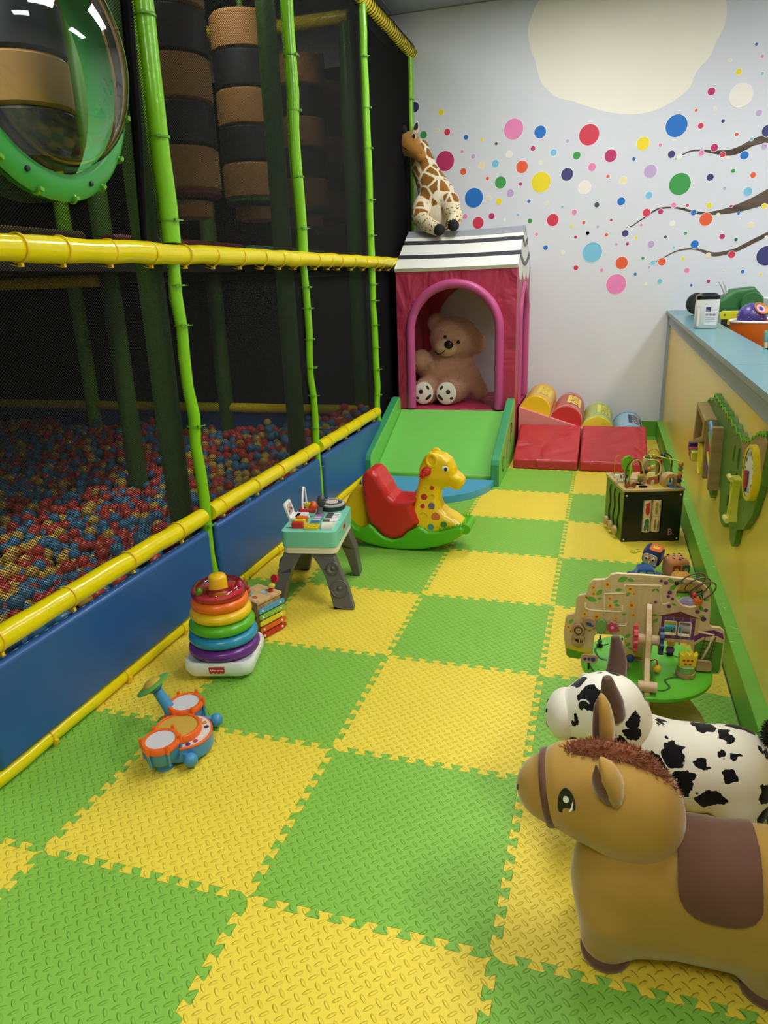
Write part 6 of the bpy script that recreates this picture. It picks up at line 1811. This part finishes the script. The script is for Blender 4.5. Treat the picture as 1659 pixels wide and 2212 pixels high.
# tracks and movers on the disc
def dtrack(pts):
    obj('disc_groove', MB().tube([Vector(al(x, y, DZ+.0004)) for x, y in spline(pts, 6)], .0035, 6, flat=.35), M('2A5A1C', .7), tt_, angle=180)
dtrack([(.775, .96), (.80, .90), (.84, .90), (.87, .865), (.91, .85), (.955, .84)])
dtrack([(.965, .845), (.995, .835), (1.02, .86), (1.01, .90), (1.04, .925), (1.08, .93)])
dtrack([(.84, 1.10), (.80, 1.06), (.81, 1.0), (.835, .985)])
dtrack([(1.02, 1.08), (1.07, 1.05), (1.09, 1.01)])
def mover(x, y, bl_):
    st = obj('mover_pin', MB().lathe([(.011, 0), (.011, .006), (.003, .008), (.003, .014+.026*len(bl_))], 14, T(*al(x, y, DZ+.001))), m_bk, tt_, angle=50)
    for i, (c, r) in enumerate(bl_): obj('bead', MB().ball(al(x, y, DZ+.020+i*.0245), r, 16, 10), M(c, .3), st)
    return st
mover(1.036, 1.07, (('6A3A80', .014), ('D8A85C', .014), ('B82028', .014)))
mover(.883, 1.075, (('D8B82C', .013),)); mover(.812, 1.075, (('3C5A34', .008),))
aw2 = obj('arched_wire', MB().tube([al(*q) for q in spline([(.890, .935, DZ), (.892, .937, .262), (.90, .95, .268), (.935, .955, .256), (.965, .950, .258), (.982, .942, .268), (.986, .937, .258), (.986, .937, DZ)], 5)], .002, 8), M('B83038', .35), tt_, angle=180)
for q, c in (((.890, .935, .238), 'D8507C'), ((.906, .952, .258), '24407C'), ((.986, .937, .240), 'E0C42C')): obj('bead', MB().ball(al(*q), .0135, 16, 10), M(c, .3), aw2)
# yellow castle on a scalloped foot, wooden ant and oval sliders
pts = []
for i in range(48):
    a = 2*PI*i/48; rr_ = .030*(.9+.1*abs(math.cos(a*4))); pts.append((rr_*math.cos(a), rr_*math.sin(a)))
cf = obj('castle_foot', MB().prism(pts, .016, M4=T(*al(1.072, .945, DZ+.001))), m_pw2, tt_, bevel=.002, angle=50)
obj('castle_stem', MB().lathe([(.026, 0), (.026, .020), (.022, .022)], 22, T(*al(1.072, .945, DZ+.017))), M('7CA85C', .5), cf, angle=50)
cst = [(-.024, 0), (.024, 0), (.028, .046), (.018, .036), (.012, .052), (.004, .038), (-.006, .052), (-.013, .037), (-.026, .046)]
ck_ = obj('castle', MB().prism(cst, .022, M4=frame(al(1.072, .956, DZ+.037), (1, .12, 0), (0, 0, 1))), M('ECD02C', .4), cf, bevel=.002, angle=50)
for u, v in ((-.012, .022), (.0, .022), (.012, .022), (-.006, .009), (.007, .009)):
    obj('castle_dot', MB().prism(circ(u, v, .0042, 12), .0008, M4=frame(al(1.072, .956, DZ+.037), (1, .12, 0), (0, 0, 1)) @ T(0, 0, .0222)), M('C83828', .5), ck_, smooth=False)
an = obj('ant_slider', MB().prism(rrect(-.026, -.012, .026, .014, .011, 4), .012, M4=frame(al(.779, .915, .262), (1, .05, 0), (0, .2, 1))), m_pw2, tt_, bevel=.002, angle=50)
for u, r in ((-.013, .005), (-.001, .005), (.012, .0075)): obj('ant_print', MB().prism(circ(u, 0, r, 12), .0008, M4=frame(al(.779, .915, .262), (1, .05, 0), (0, .2, 1)) @ T(0, 0, .0122)), M('24305C', .5), an, smooth=False)
obj('slider_pin', MB().cyl(al(.779, .915, DZ), al(.779, .915, .262), .004, seg=8), m_bk, an)
obj('oval_slider', MB().prism(rrect(-.031, -.017, .031, .017, .013, 4), .016, M4=frame(al(1.121, .99, .243), (1, .02, 0), (0, .1, 1))), m_pw2, bd_, bevel=.002, angle=50)

# ------------------------------------------------------------------ crocodile wall panel
m_cr = plain('croc_green', '4E7E28', .42, var=.05)
m_crl = plain('croc_lit_edge', '6CBC24', .4, var=.04)  # brighter green for the painted edge light
m_crb = wood('croc_tan', 'A88A54', '94763F', .5, 6, 0)
cp = thing('crocodile_panel', 'green crocodile activity panel fixed to the yellow half wall', 'wall toy', (1.314, 2.1, .65))
K0 = Vector((1.314, 2.1, .65))
def kl(x, y, z): return (x-K0.x, y-K0.y, z-K0.z)
def bumps(pts, n, h):
    """scalloped line between given points"""
    out = []
    for (a, b), (c, d) in zip(pts[:-1], pts[1:]):
        for k in range(n):
            for i in range(5):
                t_ = (k+i/5)/n
                out.append((a+(c-a)*t_, b+(d-b)*t_+h*math.sin(PI*i/5)))
    out.append(pts[-1])
    return out
FK = frame(kl(1.313, 0, 0), (0, -1, 0), (0, 0, 1))      # normal towards -x (into the room): x-axis is -y
def KP(L): return [(-(y-K0.y)-K0.y*0, z) for y, z in L]
def kpanel(name, yz, th, mat, par=cp, x=1.313, holes=(), bevel=.002):
    F_ = Matrix.Identity(4)
    F_ = frame(kl(x, K0.y, K0.z), (0, -1, 0), (0, 0, 1))
    pts = [(-(y-K0.y), z-K0.z) for y, z in yz]
    hh_ = [[(-(y-K0.y), z-K0.z) for y, z in h] for h in holes]
    return obj(name, MB().prism(pts, th, hh_, M4=F_), mat, par, smooth=False, bevel=bevel)
topL = bumps([(2.52, .862), (2.08, .838)], 6, .018)
topR = bumps([(2.07, .840), (1.72, .812), (1.60, .83), (1.45, .89), (1.33, .915)], 3, .018)
legs = [(2.52, .462), (2.44, .455), (2.38, .415), (2.32, .408), (2.29, .43), (2.28, .50), (2.22, .535), (2.10, .515)]
body1 = [(3.06, .69), (3.04, .62)]+[(2.92, .56), (2.72, .49), (2.60, .462)]+legs+[(2.08, .51), (2.08, .838)]+topL[::-1]+bumps([(2.56, .835), (2.76, .785), (3.0, .722)], 1, .02)
nose_ = kpanel('body_plate', body1, .020, m_cr)
shp = [[(1.84, .765), (1.87, .765), (1.885, .70), (1.855, .695)], circ(1.755, .735, .028, 18, .045), [(1.90, .655), (1.84, .60), (1.90, .595)], circ(1.755, .635, .028, 18, .045),
       [(1.90, .545), (1.86, .56), (1.85, .52), (1.89, .50)], [(1.75, .545), (1.71, .55), (1.71, .505), (1.74, .50)]]
body2 = [(2.076, .51), (2.05, .43), (1.98, .40), (1.90, .405), (1.86, .445), (1.80, .455), (1.76, .44), (1.74, .41), (1.68, .40), (1.64, .425), (1.62, .49), (1.50, .535), (1.39, .625), (1.315, .75), (1.31, .85), (1.33, .915)]+topR[::-1]+[(2.076, .84)]
pl2 = kpanel('body_plate', body2, .020, m_cr, holes=shp)
kpanel('hole_backing', [(1.95, .48), (1.68, .48), (1.68, .79), (1.95, .79)], .002, m_crb, pl2, 1.3135, bevel=0)
kpanel('tail_plate', [(1.72, .812), (1.60, .83), (1.45, .89), (1.33, .912), (1.30, .90), (1.315, .80), (1.48, .815), (1.66, .765)], .004, m_crb, pl2, 1.292, bevel=.001)
for ln in (topL, topR, bumps([(2.56, .835), (2.76, .785), (3.0, .722)], 1, .02)):
    kpanel('ridge_highlight', ln+[(a, b-.009) for a, b in ln[::-1]], .004, m_crl, cp, 1.292, bevel=0)  # pale strip paints the light caught along the scalloped top edges
# clock
ck = obj('clock', MB().lathe([(.098, 0), (.098, .022), (.092, .026), (.084, .024)], 44, frame(kl(1.293, 1.43, .765), (0, -1, 0), (0, 0, 1)), cap=False), M('E8D018', .35), cp, angle=50)
Fck = frame(kl(1.293, 1.43, .765), (0, -1, 0), (0, 0, 1))
obj('dial', MB().lathe([(0, .021), (.086, .021), (.086, .0)], 40, Fck), M('E8E4D4', .5), ck, angle=50)
for h in range(12):
    a = PI/2-2*PI*(h+1)/12
    text('numeral', str(h+1), .022, M('4A4A44', .6), ck, Fck @ T(.066*math.cos(a), .066*math.sin(a), .0216), 0.0003)
obj('hand', MB().box((.0, -.022, .030), (.014, .060, .008), Fck @ RZ(.15)), M('B83428', .4), ck, smooth=False)
obj('hand', MB().box((.0, -.032, .024), (.012, .075, .006), Fck @ RZ(-.12)), M('2A4C7C', .4), ck, smooth=False)
# hourglass
hgp = [(-.032, -.085), (.032, -.085), (.032, -.070), (.012, 0), (.032, .070), (.032, .085), (-.032, .085), (-.032, .070), (-.012, 0), (-.032, -.070)]
Fh = frame(kl(1.293, 1.665, .60), (0, -1, .02), (0, .25, 1))
hg = obj('hourglass_frame', MB().prism(spline(hgp, 2, True), .030, [[(-.020, -.066), (.020, -.066), (.003, -.008), (-.003, -.008)], [(-.003, .008), (.003, .008), (.020, .066), (-.020, .066)]], M4=Fh), M('DCD63C', .35), cp, bevel=.003, angle=50)
for s in (-1, 1): obj('end_bar', MB().cyl(Fh @ Vector((-.03, s*.082, .036)), Fh @ Vector((.03, s*.082, .036)), .010, seg=12), M('E4DE70', .35), hg)
obj('sand', MB().prism([(-.020, -.066), (.020, -.066), (.003, -.008), (-.003, -.008)], .012, M4=Fh @ T(0, 0, .006)), m_crb, hg, smooth=False)
# tan peg rack with coloured sticks
for y in (2.14, 2.34):
    kpanel('peg_rail', [(y-.020, .50), (y+.020, .50), (y+.060, .775), (y+.020, .775)], .045, m_crb, cp, 1.293)
for i, c in enumerate(('5A98B8', '64A848', 'B83038', 'E0D038', '5A3A8C')):
    z = .735-.045*i; y = 2.255-.012*i
    obj('colour_peg', MB().tube([kl(1.262, y+.075, z+.030), kl(1.262, y-.075, z-.030)], .012, 14), M(c, .35), cp, angle=50)
# drum, bead frame and beads on the snout
obj('yellow_drum', MB().lathe([(0, 0), (.080, 0), (.080, .040), (.074, .044), (.070, .038), (0, .038)], 32, frame(kl(1.293, 2.50, .555), (0, -1, 0), (0, 0, 1))), M('E8D41C', .35), cp, angle=50)
fb = kpanel('bead_frame', [(2.72, .585), (2.38, .665), (2.36, .77), (2.70, .80)], .055, m_crb, cp, 1.293, holes=[[(2.68, .615), (2.43, .68), (2.42, .745), (2.665, .77)]])
for i, c in enumerate(('2C4454', 'D88A30', 'B83A30')): obj('frame_picture', MB().tube([kl(1.275, 2.62-.06*i, .65), kl(1.272, 2.60-.06*i, .755)], .008, 8), M(c, .5), fb)
kpanel('scraper', [(2.64, .50), (2.56, .50), (2.58, .62), (2.66, .62)], .03, m_crb, cp, 1.293)
for (y, z, c) in ((2.83, .605, 'B82820'), ):
    obj('red_knob', MB().lathe([(.0, 0), (.028, 0), (.028, .035), (.024, .04), (0, .04)], 20, frame(kl(1.293, y, z), (0, -1, 0), (0, 0, 1))), M(c, .35), cp, angle=50)
for (y, z, c) in ((2.95, .515, '4A2A6C'), (2.90, .495, 'A83440'), (2.85, .49, '4C8C34'), (2.80, .495, 'D8C83C')):
    obj('nose_cube', MB().box((0, 0, 0), (.045, .05, .05), T(*kl(1.270, y, z))), M(c, .4), cp, smooth=False, bevel=.006)
for (y, z) in ((2.70, .66), (2.20, .83), (1.66, .84), (1.36, .88), (1.70, .47), (1.55, .60), (2.35, .44), (2.0, .82)):
    obj('screw', MB().lathe([(0, .001), (.005, .0008), (.005, 0)], 10, frame(kl(1.293, y, z), (0, -1, 0), (0, 0, 1))), M('2E3A1C', .5), cp)

# ------------------------------------------------------------------ things on the counter
def zc_(y): return zt(y)
wt = thing('wipes_tub', 'white disinfectant wipes tub with black lid on the teal ledge', 'tub', (1.372, 3.80, zc_(3.80)+.001))
R_ = .068
def rsq(r, z, n=40, p=4.0):
    out = []
    for i in range(n):
        a = 2*PI*i/n; c, s = math.cos(a), math.sin(a)
        k = (abs(c)**p+abs(s)**p)**(-1/p)
        out.append((r*k*c, r*k*s, z))
    return out
def loft(rings):
    n = len(rings[0]); vs = [q for r in rings for q in r]
    fs = [(j*n+i, j*n+(i+1) % n, (j+1)*n+(i+1) % n, (j+1)*n+i) for j in range(len(rings)-1) for i in range(n)]
    fs += [tuple(range(n))[::-1], tuple((len(rings)-1)*n+i for i in range(n))]
    return MB().add(vs, fs)
tubm = plain('tub_plastic', 'E4E4E0', .35, var=.02)
obj('tub', loft([rsq(.062, 0), rsq(.066, .006), rsq(.068, .15), rsq(.066, .158), rsq(.066, .172), rsq(.063, .176)]), tubm, wt, angle=50)
obj('lid', loft([rsq(.068, .1765), rsq(.069, .180), rsq(.068, .196), rsq(.060, .199), rsq(.048, .208), rsq(.040, .212), rsq(.036, .212)]), plain('lid_black', '17161A', .25), wt, angle=40)
Fl = frame((0, -.0686, 0), (1, 0, 0), (0, 0, 1))
lb = obj('label_sheet', MB().prism(rrect(-.018, .022, .052, .132, .002, 2), .0008, M4=Fl), M('F4F2F4', .5), wt, smooth=False)
obj('label_purple', MB().prism([(-.014, .104), (.014, .104), (.014, .130), (-.014, .130)], .0008, M4=Fl @ T(0, 0, .0008)), M('3C2560', .5), lb, smooth=False)
text('lettering', 'Super', .011, M('F4F2F4', .5), lb, Fl @ T(-.001, .112, .0018), .0002)
text('lettering', 'Sani-Cloth', .0085, M('3C3050', .5), lb, Fl @ T(.033, .112, .0011), .0002)
for i in range(3): obj('pictogram', MB().prism(circ(-.005+.020*i, .084, .0085, 18), .0006, [circ(-.005+.020*i, .084, .0068, 14)], M4=Fl @ T(0, 0, .0009)), M('26242A', .5), lb, smooth=False)
for i in range(3): obj('pictogram', MB().prism(circ(-.005+.020*i, .084, .0036, 12), .0006, M4=Fl @ T(0, 0, .0009)), M('26242A', .5), lb, smooth=False)
for i, w_ in enumerate((.06, .054, .056, .04, .058, .03)): obj('print_line', MB().box((-.014+w_/2, .066-.006*i, .001), (w_, .0016, .0006), Fl), M('8A8A90', .5), lb, smooth=False)
obj('side_strip', MB().prism(rrect(-.060, .018, -.046, .130, .002, 2), .0008, M4=Fl @ T(0, 0, 0)), M('F0E4D0', .5), wt, smooth=False)
WZ = .8475
bk = thing('orange_bucket', 'orange plastic tub with white rim behind the ledge', 'tub', (1.755, 4.05, WZ))
obj('tub_wall', MB().lathe([(.15, 0), (.185, .16), (.195, .17), (.20, .235), (.206, .262), (.200, .262), (.192, .20), (.146, .01), (0, .01)], 44), plain('bucket_orange', 'E8701C', .4), bk, angle=50)
obj('rim', MB().torus((0, 0, .266), .204, .008, 48, 10), M('F2EEE6', .4), bk)
pbm = plain('ball_purple', '4A3C84', .3, bump=.2, bscale=60)
pbb = obj('bumpy_ball', MB().ball((0, 0, 0), .088, 32, 20), pbm, None, loc=(1.665, 3.985, 1.140))
tag(pbb, 'shiny purple bumpy ball with orange-ringed sticker in the orange tub', 'ball')
sup = obj('tub_filler', MB().ball((0, 0, 0), (.14, .14, .098), 24, 12), velvet('filler', '4A3A5A'), None, loc=(1.755, 4.05, WZ+.110))
tag(sup, 'soft dark toys packed inside the orange tub under the purple ball', 'plush')
for i in range(60):
    a = i*2.399; el = math.acos(1-2*(i+.5)/60)
    d = Vector((math.sin(el)*math.cos(a), math.sin(el)*math.sin(a), math.cos(el)))
    obj('nub', MB().ball(d*.088, .0032, 8, 5), M('B8B0D0', .3), pbb)
nd = Vector((.18, -.55, .75)).normalized()
Fs_ = frame(nd*.0875, Vector((1, 0, 0)), Vector((0, .7, .6)))
nd2 = Vector((.42, -.62, .62)).normalized(); Fs_ = frame(nd2*.086, nd2.cross(Vector((0, 0, 1))), nd2.cross(nd2.cross(Vector((0, 0, -1)))))
obj('ball_sticker', MB().lathe([(.030, .0055), (.044, -.006), (.044, .001), (.030, .009)], 30, Fs_, closed=True), M('E89028', .4), pbb, angle=60)
obj('ball_sticker_face', MB().lathe([(0, .008), (.031, .006), (.031, 0)], 28, Fs_), M('D8A8B8', .4), pbb, angle=60)
# green toy vehicle further along
gvv = thing('toy_vehicle', 'green plastic toy digger parked beyond the wipes tub', 'toy vehicle', (1.66, 5.0, zt(5)-.181), (0, 0, .12))
gvm = plain('vehicle_green', '2E6A34', .4)
obj('chassis', surfnet(s_inflate([(-.22, .20), (-.20, .28), (-.06, .31), (.02, .37), (.16, .385), (.20, .345), (.24, .30), (.24, .20)], 0, .08, .03), (-.25, -.1, .17), (.27, .1, .41), 44), gvm, gvv, angle=180)
for u in (-.20, .14):
    for s in (-1, 1):
        w_ = obj('wheel', MB().lathe([(.03, -.02), (.075, -.02), (.082, 0), (.075, .02), (.03, .02)], 30, T(u, s*.105, .265) @ RX(PI/2), closed=True), gvm if s < 0 and u > 0 else M('20241F', .6), gvv, angle=50)
        obj('hub', MB().lathe([(0, .022), (.032, .018), (.032, -.018), (0, -.022)], 20, T(u, s*.105, .265) @ RX(PI/2)), gvm, w_, angle=50)
for i, dx in enumerate((0, .012)):
    ob_ = obj('digger_arm', MB().tube([(-.015+dx, 0, .31), (-.06+dx*2.2, 0, .395), (-.082+dx*2.4, 0, .425)], [.016, .010, .004], 8, flat=.5), M('C8CCC0', .5), gvv)
# yellow and black gadget, white trays
gd = thing('toy_drill', 'yellow and black toy tool between the wipes tub and orange tub', 'toy tool', (1.585, 4.33, WZ+.001), (0, 0, -.2))
obj('tool_body', MB().prism(rrect(-.06, .26, .065, .315, .012, 3), .05, M4=frame((0, .025, 0), (1, 0, 0), (0, 0, 1))), M('D8D41C', .4), gd, bevel=.004, angle=50)
obj('tool_grip', MB().prism(rrect(-.05, 0, .0, .265, .012, 3), .045, M4=frame((0, .022, 0), (1, 0, 0), (0, 0, 1))), M('1C1C1E', .5), gd, bevel=.004, angle=50)
obj('tool_panel', MB().prism(rrect(-.01, .225, .05, .262, .006, 3), .046, M4=frame((0, .0225, 0), (1, 0, 0), (0, 0, 1))), M('C8C820', .4), gd, bevel=.003, angle=50)
for u in (-.03, .05): obj('tool_screw', MB().lathe([(0, .002), (.006, .001), (.006, 0)], 10, frame((u, -.025, .29), (1, 0, 0), (0, 0, 1))), M('1C1C1E', .5), gd)
wtr = tag(obj('white_tray', MB().prism(rrect(-.20, -.28, .20, .28, .03, 4), .10, [rrect(-.19, -.27, .19, .27, .025, 4)], z0=.004).prism(rrect(-.20, -.28, .20, .28, .03, 4), .005, z0=0), m_wht, None, smooth=False, loc=(2.13, 5.12, zt(5.4)+.001)), 'white plastic storage tray at the mural end of the worktop', 'tray')
# desk organiser with pens and scissors
og = thing('desk_organiser', 'black desk organiser crammed with pens behind the teal ledge', 'organiser', (1.60, 2.72, WZ))
for u, v, h in ((-.05, .02, .215), (.03, .05, .20), (.10, 0, .19)):
    obj('pocket', MB().prism(rrect(u-.04, v-.04, u+.04, v+.04, .008, 3), h, [rrect(u-.036, v-.036, u+.036, v+.036, .006, 3)], z0=.004), M('1E2022', .45), og, smooth=False)
obj('organiser_base', MB().box((.025, .02, .002), (.24, .16, .004)), M('1E2022', .45), og, smooth=False)
def pen(name, lab, x, y, z, tx, ty, L, r, c, cap=None):
    o = thing(name, lab, 'pen', (x, y, z), (tx, ty, 0), group='pens in the desk organiser')
    obj('barrel', MB().cyl((0, 0, 0), (0, 0, L*.68), r, seg=12), M(c, .35), o, angle=50)
    obj('cap', MB().lathe([(r*1.06, L*.68), (r*1.1, L*.7), (r*1.05, L*.97), (r*.7, L), (0, L)], 12), M(cap or c, .35), o, angle=50)
pen('marker', 'fat bright green marker standing in the desk organiser', 1.642, 2.770, WZ+.13, .1, .15, .16, .010, '38C43C')
pen('marker', 'cream marker at the ledge side of the desk organiser', 1.535, 2.730, WZ+.13, 0, -.1, .17, .008, 'E8E0B4', '6AA89C')
pen('marker', 'orange marker leaning in the desk organiser', 1.690, 2.715, WZ+.12, 0, .25, .14, .006, 'E0641C', 'D8B42C')
pen('marker', 'red pen leaning in the desk organiser', 1.705, 2.735, WZ+.12, -.2, .3, .14, .005, 'B82C2C', '2A2A2A')
for k, (x, c, lab) in enumerate(((1.545, '6A3A5C', 'scissors with dark purple handles nearer the ledge'), (1.572, '7A2C6C', 'scissors with magenta handles beside the green marker'))):
    sc = thing('scissors', lab, 'scissors', (x, 2.75+.03*k, WZ+.07), (0, .05, .1))
    obj('handle', MB().torus((0, 0, 0), .017, .005, 24, 8, T(-.0, 0, .205) @ RX(PI/2) @ Matrix.Diagonal((.8, 1.7, 1, 1))), M(c, .4), sc, angle=180)
    obj('handle', MB().torus((0, 0, 0), .014, .005, 24, 8, T(.026, .004, .19) @ RX(PI/2) @ Matrix.Diagonal((.8, 1.5, 1, 1))), M(c, .4), sc, angle=180)
    obj('blade', MB().prism([(-.008, 0), (.006, .0), (.012, .17), (-.004, .18)], .003, M4=frame((0, 0, 0), (1, 0, 0), (0, 0, 1))), M('B8BCC0', .25, metal=.9), sc, smooth=False)
st2 = thing('stapler', 'black stapler lying open beside the desk organiser', 'stapler', (1.66, 2.50, WZ), (0, 0, -.6))
obj('stapler_base', MB().prism(rrect(-.09, -.022, .09, .022, .010, 3), .016), M('1A1A1C', .4), st2, bevel=.002, angle=50)
obj('stapler_arm', MB().box((0, 0, 0), (.17, .034, .05), T(-.0, 0, .16) @ RY(-.45)), M('242628', .4), st2, bevel=.008, bseg=3, angle=50)
obj('stapler_stand', MB().box((.03, 0, .08), (.05, .03, .15)), M('1A1A1C', .4), st2, smooth=False)

# cloth books behind the tree board
for k, (x, y, c, c2, lab, rz) in enumerate(((1.065, 1.52, '2E8C98', 'E8E4DC', 'teal cloth book leaning behind the tree board window', .1), (1.070, 1.60, 'E8C83C', '2A2A30', 'yellow cloth book with dark edging behind the tree board', .25))):
    bk_ = thing('cloth_book', lab, 'book', (x, y, 0), (0, 0, rz))
    obj('cover', MB().box((0, 0, .055), (.115, .022, .11)), velvet('book_'+c, c), bk_, bevel=.006, bseg=3, angle=60)
    for i in range(2): obj('page_edge', MB().box((0, -.0125, .04+.035*i), (.10, .003, .008)), M(c2, .7), bk_, smooth=False)
